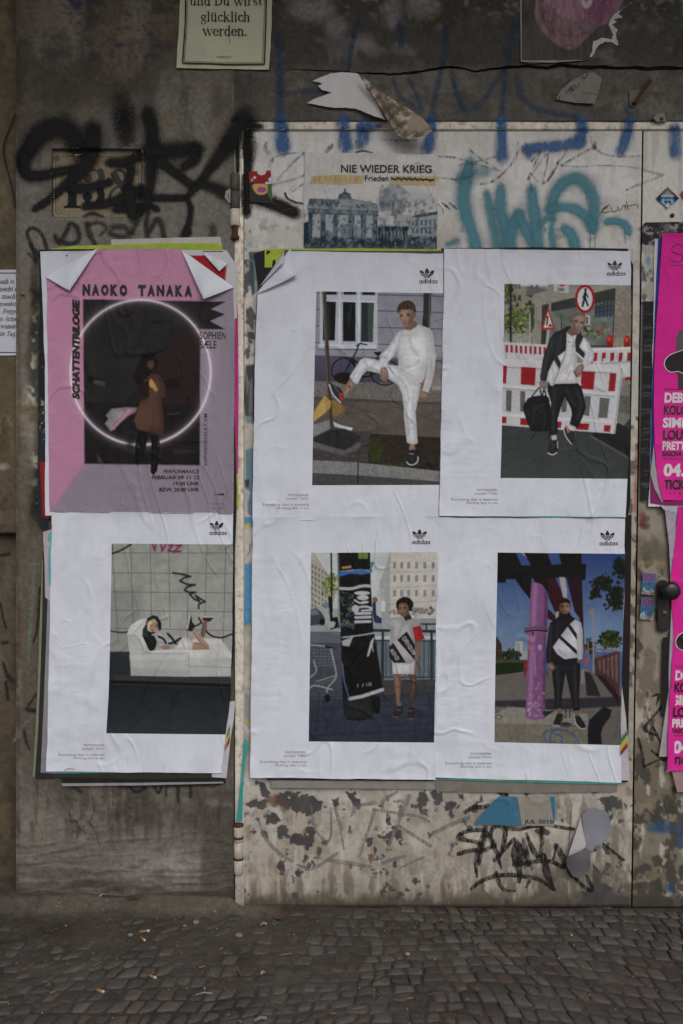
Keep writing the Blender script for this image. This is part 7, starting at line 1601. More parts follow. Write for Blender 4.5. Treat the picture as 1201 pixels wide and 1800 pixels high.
# --- green verse sheet at the top
gr = Poster('poster', 'pale green verse sheet with black border at the top of the wall', [(317, -150), (316, 0), (313, 60), (310, 119)], [(480, -150), (478, 0), (476, 60), (472, 123)], -.0045, tint=ALB(np.array((127, 130, 113.)), np.array(90.)), step=4, seed=281, lift=.006)
gd = gr.depf
fr_pts = lambda o: [(328 + o * .9, -140), (325.5 + o * .9, 40), (320.5 + o, 110.5 - o), (395, 113 - o), (464.5 - o, 112.5 - o), (467 - o, 40), (470 - o, -140)]
strokes_obj('border', [(fr_pts(0), 2.6, {'sharp': True}), (fr_pts(3.2), .8, {'sharp': True})], gd, M['paint_black'], gr.root, .0050)
for a in (('und Du wirst', 333, 461, 9, 11.2), ('glücklich', 352, 440, 37.5, 11.6), ('werden.', 356, 434, 62.5, 11.6)): strokes_obj('lettering', serif_strokes(*a), gd, M['paint_black'], gr.root, .0012)
gr.text([('*AZMUTO', (379, 98.2, 406, 102.3), dict())], mat='ink_black', eps=.0014)
M['olive_drip'] = paint('olive_drip', (.20, .20, .08), opacity=.7)
for a in ([(326, 62), (328, 70)], [(401, 64), (404, 72), (403, 77)]): strokes_obj('drip', [(a, 1.3)], gd, M['olive_drip'], gr.root, .001)

# --- verse sheet at the left edge
vs = Poster('poster', 'white verse sheet with italic lines cut off at the left edge', [(-170, 475), (-170, 625)], [(29, 474), (29.5, 625)], .029, tint=PAPER * .86, step=5, wob=.5, seed=291, lift=.002)
vd = vs.depf
for k, (s, x0, x1) in enumerate([('auh is', -1, 24), ('nacht d', -1, 30), ('macht', 2.5, 30), ('nseelen', -1, 29.5), ('Feige', 4, 29.5), ('n Arme', -1, 29.5), ('wande', -.5, 28.5), ('in Tag.', -1, 28.5)]):
    strokes_obj('lettering', serif_strokes(s, x0, x1, 498.5 + k * 13.1, 5.6, slant=.25), vd, M['paint_black'], vs.root, .001)
for a in (479, 618.5): strokes_obj('rule', [([(-165, a), (29, a + 1)], 1.6, {'sharp': True})], vd, M['paint_black'], vs.root, .001)

# --- dark print of a fluffy creature, torn, at the upper right
cvs = Canvas(905, -160, 1130, 115, 1.6, (48, 46, 47)); cvs.t(800, 0, 2.995)
cvs.p([(350, -300), (900, -300), (860, 60), (740, 150), (640, 250), (560, 250), (470, 180), (420, 80), (420, -50)], (82, 66, 72), sm=True); cvs.p([(480, -200), (800, -200), (740, 60), (660, 110), (540, 70), (480, -20)], (96, 74, 84), sm=True); cvs.p([(700, -100), (900, -60), (780, 120), (690, 100)], (84, 46, 70), .6, 20)
for k in range(9): t = k * .36; cvs.ring(620 + 150 * math.cos(t), -20 + 180 * math.sin(t), 34, 34, 4, (46, 38, 42), .9, t * 57 - 60, t * 57 + 120)
for k in range(8): t = .2 + k * .36; cvs.ring(620 + 95 * math.cos(t), -30 + 130 * math.sin(t), 30, 30, 3, (52, 42, 48), .8, t * 57 - 60, t * 57 + 120)
cvs.e(690, 10, 28, 34, (126, 122, 124)); cvs.p([(672, -10), (710, -12), (690, 16)], (150, 60, 90)); cvs.l([(468, -40), (455, 40), (470, 120), (530, 190)], 5, (48, 40, 44), .8, 2, True); cvs.ring(600, 265, 36, 28, 4, (40, 38, 40), .8)
cvs.t(0, 0, 1); X, Y = cvs.grid(); cvs.mul(1 + .22 * (fbm(X, Y, 4, 30, 3, seed=141) - .5) * 2)
tear = cr(800, 0, 2.995, (885, 40), (860, 60), (870, 85), (830, 110), (815, 150), (840, 185), (828, 215), (770, 205), (735, 225), (745, 250), (720, 270), (715, 300), (700, 315))
mon = thing('poster', 'dark torn print of a fluffy pink creature above the crack', 'poster', W(1000, 108, -.004))
pl = [(914.5, -150), (1128, -150), (1110, -40)] + tear + cr(800, 0, 2.995, (540, 322), (400, 338), (345, 322))
paper_piece('sheet', None, pl, -.004, None, step=2.2, canvas=cvs, parent=mon)
tw = cr(800, 0, 2.995, (905, 30), (885, 40), (860, 75), (880, 90), (835, 100), (850, 120), (825, 130), (855, 155), (845, 175), (858, 240), (830, 225), (790, 220), (760, 235), (740, 260), (720, 300), (705, 300), (720, 268), (725, 220), (770, 200), (825, 205), (830, 180), (805, 130), (815, 105), (840, 70))
paper_piece('torn_edge', None, tw, -.0048, (122, 120, 124), step=2.4, parent=mon, rough=1.4, seed=4)
paper_piece('torn_edge', None, cr(800, 0, 2.995, (340, -100), (350, -100), (350, 318), (700, 316), (560, 326), (520, 330), (345, 325)), -.0046, (98, 95, 96), step=3, parent=mon)

# --- white torn sheet peeling off over the door head
pw = cr(400, 0, 2.86, (425, 405), (455, 394), (515, 370), (580, 364), (640, 365), (665, 380), (700, 450), (745, 510), (792, 602), (740, 585), (700, 570), (640, 545), (585, 542), (520, 540), (400, 518), (440, 495), (520, 466), (470, 450), (455, 432), (475, 420))
pe = thing('torn_paper', 'white torn paper peeling and curling down over the door head', 'paper', W(650, 240, -.01))
paper_piece('pasted_part', None, pw, -.003, (140, 139, 142), step=4, parent=pe, rough=1.0, seed=6, mat='paper', hf=lambda a, b: .022 * sstep(600, 680, a) * sstep(120, 200, b))
cvs = Canvas(625, 125, 765, 250, 1.6, (106, 98, 88)); X, Y = cvs.grid(); cvs.mix(.85 * sstep(.44, .56, fbm(X - Y, X + Y, 40, 16, 4, seed=143)), (66, 58, 50)); cvs.mix(.7 * sstep(.6, .66, fbm(X, Y, 8, 8, 3, seed=144)), (140, 134, 124)); cvs.l(cr(400, 0, 2.86, (700, 455), (800, 600), (850, 680)), 3, (40, 34, 28), .8, 2); cvs.l(cr(400, 0, 2.86, (760, 490), (870, 640)), 8, (52, 45, 38), .7, 5)
pc = cr(400, 0, 2.86, (655, 372), (700, 402), (740, 440), (800, 478), (860, 520), (930, 560), (985, 600), (1012, 632), (1030, 655), (1000, 680), (930, 697), (905, 700), (850, 680), (830, 650), (800, 600), (745, 500), (700, 440))
def curl(a, b):
    # distance across the hanging roll
    ax, ay, bx, by = 629, 130, 752, 232
    L2 = math.hypot(bx - ax, by - ay); u = ((a - ax) * (bx - ax) + (b - ay) * (by - ay)) / L2 / L2; v = ((a - ax) * (by - ay) - (b - ay) * (bx - ax)) / L2
    return .018 + .026 * u + .016 * np.cos(np.clip(v / 22, -1.5, 1.5))
paper_piece('curled_part', None, pc, -.003, None, step=3, canvas=cvs, parent=pe, hf=curl)

# --- small scraps on the lintel
sg = thing('torn_paper', 'small torn grey sign scrap with black letters EL under the crack', 'paper', W(1020, 182, -.003))
ps = cr(800, 0, 2.995, (530, 520), (560, 470), (620, 420), (690, 385), (735, 380), (770, 410), (760, 470), (735, 545), (640, 542), (540, 525))
paper_piece('scrap', None, ps, -.0015, (84, 82, 79), step=3, parent=sg, rough=.8, seed=9, bulge=.006)
df = paper_depth(-.0015); cl = lambda *p: cr(800, 0, 2.995, *p)
strokes_obj('lettering', [(cl((585, 490), (600, 470)), 1.4), (cl((600, 465), (620, 450), (605, 470), (622, 462), (610, 482), (628, 470)), 1.6, {'sharp': True}), (cl((625, 445), (640, 465), (652, 440)), 1.6, {'sharp': True}), (cl((670, 400), (680, 415), (700, 385)), 2, {'sharp': True}), (cl((545, 525), (553, 500)), 2), (cl((675, 487), (750, 497)), 1)], (lambda a, b: df(a, b) - .006), M['pen_black'], sg)
hk = thing('iron_hook', 'rusty bent iron strip hanging loose on the lintel at the right', 'hook', W(1130, 186, -.01))
V, F = join_vf([box_vf(-.006, .006, -.022, -.016, 0, .085, .001), box_vf(-.006, .006, -.022, .004, -.004, .004, .001)])
Rm = np.array([[math.cos(.6), math.sin(.6)], [-math.sin(.6), math.cos(.6)]]); V[:, [0, 2]] = V[:, [0, 2]] @ Rm.T; V = V + W(1113, 184, 0)
mk('strip', V, F, M['rust'], hk, smooth=False)
paper_piece('scrap', None, cr(800, 0, 2.995, (915, 478), (985, 470), (1010, 440), (1030, 460), (985, 515), (940, 565), (920, 560)), -.002, (70, 68, 66), step=4, parent=hk, rough=1)
br = thing('metal_bracket', 'small grey metal bracket with a bolt hole at the top right of the door frame', 'bracket', W(1162, 214, -.006))
bm = bmesh.new(); pts = cr(800, 0, 2.995, (1040, 620), (1062, 602), (1100, 592), (1112, 640), (1060, 640))
f1 = [bm.verts.new(tuple(W(a, b, -.010))) for a, b in pts]; f2 = [bm.verts.new(tuple(W(a, b, .008))) for a, b in pts]
bm.faces.new(f1[::-1])
for i in range(5): j = (i + 1) % 5; bm.faces.new((f1[i], f1[j], f2[j], f2[i]))
bmesh.ops.recalc_face_normals(bm, faces=bm.faces[:]); V, F = bm_vf(bm)
mk('plate', V, F, M['steel_trim'], br, col=np.tile((.22, .215, .205), (len(V), 1)), smooth=False)
V, F = lathe_vf([(0, .005), (.003, .005), (.004, .003)], W(1162.5, 209.5, -.010), (0, -1, 0), 14); mk('bolt', V, F, M['rust'], br)

# --- stickers
cvs = Canvas(432, 295, 482, 362, 3, (104, 28, 32)); cvs.t(420, 200, 3.16); cvs.p([(55, 385), (180, 385), (185, 500), (65, 495)], (34, 36, 38)); cvs.p([(150, 385), (180, 385), (185, 490), (160, 450)], (44, 80, 56)); cvs.p([(78, 392), (152, 388), (158, 430), (140, 448), (100, 446), (80, 420)], (146, 116, 76), sm=True); cvs.e(125, 422, 26, 16, (112, 62, 100))
cvs.e(125, 318, 26, 24, (150, 150, 152)); cvs.e(175, 365, 12, 14, (150, 150, 152)); cvs.e(86, 354, 8, 8, (150, 150, 152)); cvs.e(72, 368, 5, 6, (150, 150, 152)); cvs.l([(50, 386), (182, 386)], 4, (24, 22, 24)); cvs.l([(150, 384), (182, 386)], 8, (160, 160, 162)); cvs.r(160, 312, 180, 322, (44, 80, 56)); cvs.t(0, 0, 1)
paper_piece('sticker', 'red sticker with white dots and green corner beside the upper hinge', cr(420, 200, 3.16, (53, 322), (175, 313), (187, 498), (62, 490)), DB + .006, None, 'sticker', step=1.4, canvas=cvs, mat='paper')
cvs = Canvas(1150, 325, 1196, 372, 3, (30, 40, 48)); cvs.t(780, 200, 2.853); cvs.p([(1122, 370), (1145, 395), (1150, 420), (1095, 420), (1100, 395)], (112, 116, 118)); cvs.l([(1104, 400), (1122, 378), (1142, 400)], 5, (30, 38, 44)); cvs.r(1090, 408, 1152, 422, (128, 130, 130)); cvs.r(1068, 418, 1180, 432, (26, 34, 40))
cvs.p([(1088, 442), (1122, 425), (1158, 442), (1146, 462), (1122, 470), (1098, 462)], (150, 152, 154))
for x in (1103, 1140): cvs.e(x, 440, 18, 20, (44, 84, 124)); cvs.e(x, 441, 12, 14, (84, 134, 172)); cvs.e(x + (8 if x < 1120 else -8), 446, 8, 9, (20, 24, 28)); cvs.e(x + (6 if x < 1120 else -10), 450, 3, 4, (160, 160, 160))
cvs.t(0, 0, 1)
paper_piece('sticker', 'small dark diamond sticker with two blue round eyes on the right door leaf', cr(780, 200, 2.853, (1122, 366), (1180, 424), (1122, 474), (1064, 424)), DB + .007, None, 'sticker', step=1.3, canvas=cvs, mat='paper')
paper_piece('sticker', 'red heart sticker at the right edge of the door', [(1196.5, 340), (1199, 335.5), (1203, 336), (1205, 340), (1208, 336), (1212, 336), (1214, 341), (1205, 352), (1199, 347)], DB + .007, (130, 36, 42), 'sticker', step=2, mat='paper')
for lb, ox, oy in (('upper blue sticker with pink crosses beside the door knob', 1127, 1006.5), ('lower blue sticker with pink crosses beside the door knob', 1124, 1050)):
    cvs = Canvas(ox - 4, oy - 4, ox + 30, oy + 42, 3, (42, 92, 118)); PKX = (124, 40, 88)
    for cx in (ox + 8, ox + 18.5):
        cvs.l([(cx - 4, oy + 4), (cx + 4, oy + 14)], 3, PKX, .95); cvs.l([(cx + 4, oy + 4), (cx - 4, oy + 14)], 3, PKX, .95)
    cvs.l([(ox + 9, oy + 21), (ox + 16, oy + 20)], 3, (90, 44, 90), .8); X, Y = cvs.grid(); cvs.mix(sstep(.45, .6, fbm(X, Y, 4, 9, 2, seed=int(oy)) + (Y - oy - 30) / 14), (136, 136, 134)); cvs.mix(.5 * sstep(.5, .62, fbm(X, Y, 5, 5, 3, seed=int(oy) + 1)) * sstep(oy + 14, oy + 22, Y), (30, 50, 60))
    cvs.l([(ox + 12, oy + 36.5), (ox + 22, oy + 37.5)], 1.6, (140, 50, 70), .8)
    paper_piece('sticker', lb, [(ox + 3, oy), (ox + 26.5, oy + 2.5), (ox + 23, oy + 40), (ox, oy + 38)], DB + .0065, None, 'sticker', step=1.3, canvas=cvs, mat='paper')
wl = thing('torn_paper', 'tiny white label scrap stuck behind the upper hinge', 'paper', W(405, 352, -.003)); paper_piece('scrap', None, [(396, 336), (407, 331), (408, 356), (402, 357), (395, 347)], -.002, (112, 111, 114), step=3, parent=wl, rough=1)
strokes_obj('letters', [([(401, 340), (402, 350)], 1.2)], lambda a, b: -.002 - wrinkle(a, b), M['pen_black'], wl)

# --- remains of the JUL 2015 sheet and the silver peel low on the door
jb = cr(800, 1380, 4.003, (128, 274), (200, 190), (270, 110), (310, 78), (435, 82), (466, 285), (300, 282))
paper_piece('torn_paper', 'blue torn paper patch low on the door, above the black tag', jb, DB + .0052, (52, 92, 116), step=3, mat='paper', bulge=.004, seed=3)
ju = thing('torn_paper', 'worn paper scrap printed JUL 2015 low on the door', 'paper', W(950, 1452, DB)); paper_piece('scrap', None, cr(800, 1380, 4.003, (437, 82), (560, 84), (668, 82), (697, 288), (468, 285)), DB + .0054, (120, 116, 110), step=3, parent=ju, seed=5)
df = paper_depth(DB + .0054); text_obj([('JUL 2015', (921.5, 1440.8, 972, 1449.4), dict(bold=.012))], df, M['ink_black'], ju, .0016, warp=lambda P: np.stack([P[:, 0], P[:, 1] + (P[:, 0] - 920) * .006], 1))
paper_piece('torn_paper', 'thin blue paper triangle right of the JUL 2015 scrap', cr(800, 1380, 4.003, (666, 84), (700, 80), (703, 240), (695, 280)), DB + .0048, (44, 94, 124), step=3, mat='paper')
sp = thing('torn_paper', 'silver grey paper peeling off in a curl beside the black tag', 'paper', W(1030, 1545, DB))
paper_piece('upper_sheet', None, cr(800, 1380, 4.003, (890, 210), (930, 170), (985, 160), (1050, 180), (1075, 200), (1090, 260), (1105, 340), (1085, 360), (1045, 400), (1030, 420), (985, 430), (970, 465), (930, 460), (915, 420), (905, 340)), DB + .003, (104, 106, 114), step=4, parent=sp, mat='paper', hf=lambda a, b: .004 + .012 * sstep(1450, 1500, b))
paper_piece('white_back', None, cr(800, 1380, 4.003, (885, 220), (892, 280), (905, 350), (920, 410), (915, 440), (870, 470), (795, 500), (820, 420), (850, 330)), DB + .003, (142, 141, 144), step=4, parent=sp, mat='paper', hf=lambda a, b: .006 + .02 * sstep(1440, 1505, b))
paper_piece('hanging_tongue', None, cr(800, 1380, 4.003, (790, 505), (870, 472), (920, 440), (945, 470), (952, 560), (945, 600), (915, 630), (860, 655), (825, 640), (790, 580), (780, 530)), DB + .003, (84, 84, 86), step=4, parent=sp, mat='paper', hf=lambda a, b: .034 - .020 * sstep(1500, 1545, b) + .010 * np.cos((a - 1017) / 13))

# --- black collage and magenta posters on the right leaf
cvs = Canvas(1115, 385, 1330, 460, 1.6, (30, 29, 32)); X, Y = cvs.grid(); cvs.mix(.85 * sstep(.58, .62, fbm(X, Y, 9, 5, 4, seed=151)), (118, 117, 122)); cvs.mix(.6 * sstep(.56, .62, fbm(X, Y, 22, 14, 3, seed=152)), (62, 60, 64))
paper_piece('poster_sheet', 'black and white torn collage paper above the upper magenta poster', [(1128, 398), (1134, 391), (1240, 389), (1330, 389), (1330, 455), (1160, 455), (1150, 440), (1128, 424)], DB + .005, None, step=2.4, canvas=cvs)
cvs = Canvas(1120, 420, 1160, 900, 1.2, (124, 120, 114)); X, Y = cvs.grid(); cvs.mix(.9 * sstep(.52, .60, fbm(X, Y, 14, 22, 4, seed=153)), (70, 68, 68)); cvs.mix(.8 * sstep(.6, .66, fbm(X, Y, 10, 18, 3, seed=154)), (148, 146, 142)); cvs.e(1139, 460, 3, 9, (64, 100, 140), .8)
paper_piece('poster_sheet', 'scuffed white and grey paper remains left of the upper magenta poster', [(1128, 430), (1152, 432), (1150, 520), (1146, 535), (1127, 530)], DB + .0045, None, step=2.2, canvas=cvs, rough=1)
cvs = Canvas(1118, 520, 1160, 890, 1.6, (25, 25, 28)); X, Y = cvs.grid(); cvs.mix(.5 * sstep(.6, .7, fbm(X, Y, 30, 3, 3, seed=155)), (84, 84, 88))
paper_piece('poster_sheet', 'long crinkled black strip left of the upper magenta poster', [(1131, 529), (1150, 530), (1148, 640), (1144, 760), (1142, 862), (1137, 880), (1126, 880), (1126, 820), (1128, 700)], DB + .0035, None, step=2.4, canvas=cvs, hf=lambda a, b: .0012 * np.sin(b * 1.1 + .1 * a))
Poster('poster_sheet', 'white sheet edge behind the upper magenta poster', [(1150, 420), (1148, 560), (1145, 700), (1142, 850), (1140, 890)], [(1450, 420), (1450, 560), (1450, 700), (1450, 850), (1450, 893)], DB + .0015, step=8, tint=PAPER * .9, seed=301, lift=.0003)
paper_piece('poster_sheet', 'royal blue sheet edge behind the upper magenta poster', [(1157, 418), (1175, 418), (1175, 500), (1165, 700), (1200, 880), (1280, 884), (1280, 889), (1165, 888), (1150, 850), (1143, 830), (1145, 720), (1149, 600), (1153, 500)], DB - .0008, (24, 42, 100), step=5)
paper_piece('poster_sheet', 'dark magenta poster corner below the upper magenta poster', [(1143, 835), (1175, 850), (1200, 880), (1200, 889), (1170, 889), (1143, 884)], DB - .0016, (104, 28, 76), step=4)
paper_piece('poster_sheet', 'white folded paper edge at the lower left of the upper magenta poster', [(1143, 832), (1149, 780), (1152, 820), (1165, 880), (1164, 885), (1150, 858)], DB - .0024, (128, 126, 132), step=3, bulge=.005)
MGN = ALB(np.array((166, 30, 114.)), np.array(620.))
def magenta(label, left, right, base, dx, dy, sx, seed, items):
    po = Poster('poster', label, left, right, base, tint=MGN, step=4, wob=.8, seed=seed, lift=.004, group='magenta club posters')
    cvs = Canvas(1175 + dx, 560 + dy, 1330 + dx, 700 + dy, 1.6, (60, 58, 60)); return po
def fig(po, pts, base, colr, nm='printed_figure', st=2.4, eps=.0009):
    V2, F = poly_tri(pts, st); d = po.depf(V2[:, 0], V2[:, 1]) - eps
    return mk(nm, W(V2[:, 0], V2[:, 1], d), F, M['paper'], po.root, col=np.tile(ALB(np.array(colr, float), np.array(620.)), (len(V2), 1)) * (1 + .35 * (fbm(V2[:, 0], V2[:, 1], 7, octv=3, seed=5) - .5)[:, None]))
M1 = magenta('upper magenta club poster with white and black lettering at the right edge', [(1164, 410), (1160, 480), (1154, 560), (1150, 640), (1149, 720), (1150, 780), (1156, 840), (1164, 879)], [(1480, 408), (1480, 480), (1480, 560), (1480, 640), (1480, 720), (1480, 780), (1480, 840), (1480, 884)], DB - .0030, 0, 0, 1, 311, None)
q = lambda x0, y0, x1, y1: (1080 + x0 / 3.463, 380 + y0 / 3.463, 1080 + x1 / 3.463, 380 + y1 / 3.463)
def q2(*b):
    x0, y0, x1, y1 = q(*b); return (x0, y0, x1, y1)
def mlines(po, f):
    df = po.depf
    strokes_obj('outline_letter', [([f(a, b) for a, b in [(420, 195), (395, 172), (360, 180), (345, 205), (370, 225), (410, 240), (415, 262), (385, 280), (342, 268)]], 1.6), ([f(338, 298), f(500, 304)], 1, {'sharp': True})], df, M['paint_black'], po.root)
    fig(po, [f(a, b) for a, b in [(390, 700), (420, 685), (520, 690), (520, 830), (375, 830), (378, 740)]], 0, (70, 66, 70)); fig(po, [f(a, b) for a, b in [(300, 895), (330, 850), (400, 812), (520, 800), (520, 980), (420, 960), (350, 950), (312, 930)]], 0, (34, 32, 34), eps=.0012); fig(po, [f(a, b) for a, b in [(385, 955), (520, 965), (520, 1052), (390, 1052)]], 0, (50, 46, 50), eps=.0014)
    strokes_obj('white_outline', [([f(a, b) for a, b in [(420, 812), (330, 850), (303, 895), (318, 935), (350, 950), (385, 945), (420, 958), (470, 965)]], 1.3)], df, M['paint_white'], po.root, .002)
    for a in (1052, 1475): strokes_obj('rule', [([f(300, a), f(520, a + 4)], .9, {'sharp': True})], df, M['paint_black'], po.root, .002)
    bx = lambda x0, y0, x1, y1: (*f(x0, y0), *f(x1, y1))
    def T(items, mat): po.text([(s, bx(*b), dict(bold=.045, shear=.06)) for s, b in items], mat=mat, eps=.0012)
    T([('DEB', (303, 1074, 418, 1136)), ('SIMI', (293, 1226, 425, 1288)), ('PRETT', (290, 1372, 432, 1424)), ('04.', (298, 1506, 424, 1586))], 'ink_white')
    T([('KOLO', (298, 1150, 446, 1210)), ('LOUI', (293, 1300, 432, 1362)), ('SASCHA H', (292, 1430, 440, 1462)), ('TICK', (300, 1604, 432, 1666)), ], 'ink_black')
    po.text([('IIIK', bx(310, 1678, 410, 1694), dict(spacing=2.2))], eps=.0012)
mlines(M1, lambda a, b: (1080 + a / 3.463, 380 + b / 3.463))
# lower magenta poster
paper_piece('poster_sheet', 'white paper strip between the two magenta posters', [(1152, 880), (1200, 888), (1320, 892), (1320, 905), (1195, 903), (1168, 897)], DB - .0010, (140, 138, 146), step=4)
paper_piece('poster_sheet', 'pale lilac sheet edge left of the lower magenta poster', [(1168, 892), (1200, 893), (1200, 1350), (1171, 1358), (1176, 1290), (1175, 1180), (1180, 1060), (1176, 960)], DB + .0006, (134, 128, 142), step=3, bulge=.0008)
paper_piece('poster_sheet', 'white sheet corner below the lower magenta poster', [(1158, 1330), (1180, 1180), (1200, 1180), (1200, 1340), (1172, 1330)], DB + .0012, (132, 128, 132), step=5)
paper_piece('poster_sheet', 'black paper strip left of the lower magenta poster', [(1165, 1120), (1176, 1120), (1174, 1200), (1172, 1260), (1162, 1258)], DB + .0025, (26, 25, 27), step=4)
paper_piece('poster_sheet', 'pale pink worn paper below the lower magenta poster', [(1180, 1352), (1320, 1350), (1320, 1392), (1190, 1392)], DB + .002, (128, 104, 108), step=6)
M2 = magenta('lower magenta club poster with white and black lettering, beside the door knob', [(1192, 890), (1188, 940), (1180, 1010), (1180, 1060), (1184, 1120), (1180, 1180), (1176, 1250), (1173, 1355)], [(1500, 890), (1500, 940), (1500, 1010), (1500, 1060), (1500, 1120), (1500, 1180), (1500, 1250), (1500, 1352)], DB - .0022, 0, 0, 1, 321, None)
mlines(M2, lambda a, b: (1184 + (a - 295) / 3.463 + (b - 1100) * -.006, 871.5 + b / 3.463 * .99))

# ================================================================ spray, marker and chalk on wall and door
def pier_mark_dep(px, py):
    d = pier_dep(px, py)
    on = (px > 93) & (px < 248) & (py > 270) & (py < 382)
    d = np.where(on, np.minimum(d, plq_dep(px, py)), d)
    return np.where(px > 411, np.minimum(d, .003), d)
def door_mark_dep(px, py):
    d = leaf1_dep(px, py)
    d = np.where(py < 213.5, lintel_dep(px, py), np.where(py < 228, .0045, d))
    d = np.where((px < 428) & (py >= 213), .0025, d)
    return np.where(px > gapx(py), np.where(py < 228, .0045, LEAF - .0015), d)
c6 = lambda *p: [(30 + a / 3.0025, 180 + b / 3.0025) for a, b in p]
c7 = lambda *p: [(420 + a / 3.16, 200 + b / 3.16) for a, b in p]
c8 = lambda *p: [(780 + a / 2.853, 200 + b / 2.853) for a, b in p]
SO = {'soft': True}
def so(a=1.0): return {'soft': True, 'a': a}
hd = {}
# big black tag around the plaque
strokes_obj('graffiti_tag', [
    (c6((330, 262), (300, 190), (250, 140), (170, 140), (95, 195), (35, 290)), [36, 40, 40, 38, 30], so()),
    (c6((35, 290), (32, 350), (70, 388), (150, 382), (240, 362), (330, 350)), [26, 22, 19, 18, 18], so(1.1)),
    (c6((398, 150), (395, 230), (375, 310), (330, 370), (250, 440), (170, 510), (95, 560)), [34, 34, 30, 25, 18, 15, 13], so(1.05)),
    (c6((565, 60), (570, 130), (575, 190)), [40, 44, 34], so(.62)), (c6((540, -30), (560, 60)), [36, 40], so(.3)),
    (c6((490, 318), (560, 318), (640, 285)), [17, 22, 20], so(.95)), (c6((600, 345), (590, 420), (570, 470)), [17, 17, 15], so()),
    (c6((300, 455), (380, 450), (490, 420)), [22, 19, 15], so()), (c6((360, 548), (460, 535), (560, 505), (640, 465)), [15, 17, 20, 22], so(1.1)),
    (c6((520, 566), (580, 560), (640, 555), (690, 545), (735, 562)), [14, 17, 22, 14, 12], so(1.05)), (c6((590, 470), (600, 540), (610, 600)), [20, 24, 20], so()),
    (c6((690, 60), (712, 160), (715, 260), (708, 360), (700, 470)), [26, 26, 28, 24, 15], so(.9)), (c6((690, 262), (780, 262), (880, 250), (940, 245)), [36, 36, 34, 30], so(.85)), (c6((945, 250), (935, 300), (880, 342)), [24, 22, 17], so()),
    (c6((750, 310), (840, 375), (930, 445)), [22, 18, 15], so()), (c6((910, 482), (960, 425), (1040, 320), (1120, 215)), [14, 17, 26, 32], so(.9)), (c6((1120, 215), (1160, 150), (1200, 80)), [34, 38, 40], so(.75)), (c6((960, 425), (1030, 445), (1100, 480)), [18, 24, 28], so(.8)),
    (c6((655, 502), (770, 503), (890, 503)), [14, 14, 13], so(1.05)), (c6((895, 500), (915, 560), (908, 620), (890, 690)), [10, 12, 12, 18], so(.9)), (c6((660, 450), (690, 520), (650, 580)), [14, 18, 16], so(.8))],
    pier_mark_dep, M['spray_black'], wall, .0022, 'large black spray tag across the number plaque', 1.2)
# thinner faded tag under it
strokes_obj('graffiti_tag', [
    (c6((125, 820), (80, 760), (52, 690), (80, 662), (125, 690), (150, 750), (165, 810)), 9, so(.8)), (c6((200, 705), (215, 740), (255, 690), (280, 640), (315, 660), (325, 720), (290, 745), (225, 735)), 11, so(.9)),
    (c6((370, 640), (380, 690), (410, 750)), [12, 14, 10], so(.9)), (c6((365, 645), (430, 635), (470, 660), (440, 700)), [10, 9, 8], so(.6)), (c6((500, 660), (560, 655), (600, 680), (640, 620)), [14, 12, 14], so(.7)), (c6((490, 690), (550, 710), (610, 690)), [12, 16, 12], so(.7)),
    (c6((690, 580), (680, 650), (690, 720)), [10, 12, 12], so(.9)), (c6((700, 680), (735, 615), (760, 640), (775, 710)), [9, 12, 14], so(.9)), (c6((890, 660), (905, 690), (870, 712)), [10, 16, 14], so(.9)), (c6((1030, 655), (1035, 690), (1020, 715)), [16, 18, 14], so(.6)), (c6((350, 600), (400, 585), (450, 602)), [6, 10, 6], so(.9)), (c6((60, 800), (100, 840)), [8, 10], so(.6))],
    pier_mark_dep, M['spray_black_old'], wall, .0016, 'thin faded black spray tag above the pink poster')
# black spray carried over the jamb on to the leaf
strokes_obj('graffiti_tag', [(c7((-10, 40), (40, 60), (120, 70)), [22, 30, 14], so(.75)), (c7((35, 60), (45, 180), (48, 300), (40, 420), (42, 550)), [30, 26, 22, 24, 20], so(.95)), (c7((50, 100), (70, 180), (60, 260)), [20, 26, 20], so(.45)), (c7((45, 455), (140, 482), (230, 515), (305, 548)), [26, 30, 30, 28], so(1.1)), (c7((-12, 90), (-10, 200), (-8, 320)), [10, 12, 10], so(.9))],
    door_mark_dep, M['spray_black'], leaf1, .0016, 'black spray stroke running over hinge side and red sticker')
# small black letters under the posters on the pier, dots on the strip
strokes_obj('graffiti_tag', [([(225, 1378), (238, 1392), (255, 1385)], 7, so(.8)), ([(268, 1376), (278, 1394), (285, 1378)], 7, so(.8)), ([(292, 1380), (292, 1398)], 5, so(.7)), ([(312, 1385), (313, 1410)], 7, so(.6)), ([(335, 1380), (335, 1400)], 8, so(.8)), ([(130, 1384), (142, 1392)], 9, so(.6))], pier_mark_dep, M['spray_black_old'], wall, .0014, 'faded black spray letters under the couch poster')
strokes_obj('graffiti_tag', [([(70, 1034), (70, 1060), (64, 1110), (58, 1130)], [9, 10, 7, 4], so(.8)), ([(47, 1247), (60, 1249), (72, 1250)], [10, 9, 6], so()), ([(50, 1240), (62, 1222), (72, 1212)], [6, 6, 4], so(.7)), ([(42, 1284), (46, 1305), (52, 1318)], [7, 8, 5], so(.7))], pier_mark_dep, M['spray_black_old'], wall, .0014, 'black spray dabs beside the couch poster')
strokes_obj('spray_arc', [([(26, 1300), (36, 1280), (52, 1266), (66, 1260)], [8, 8, 7, 4], so(.9))], pier_mark_dep, M['spray_grey'], wall, .0014)
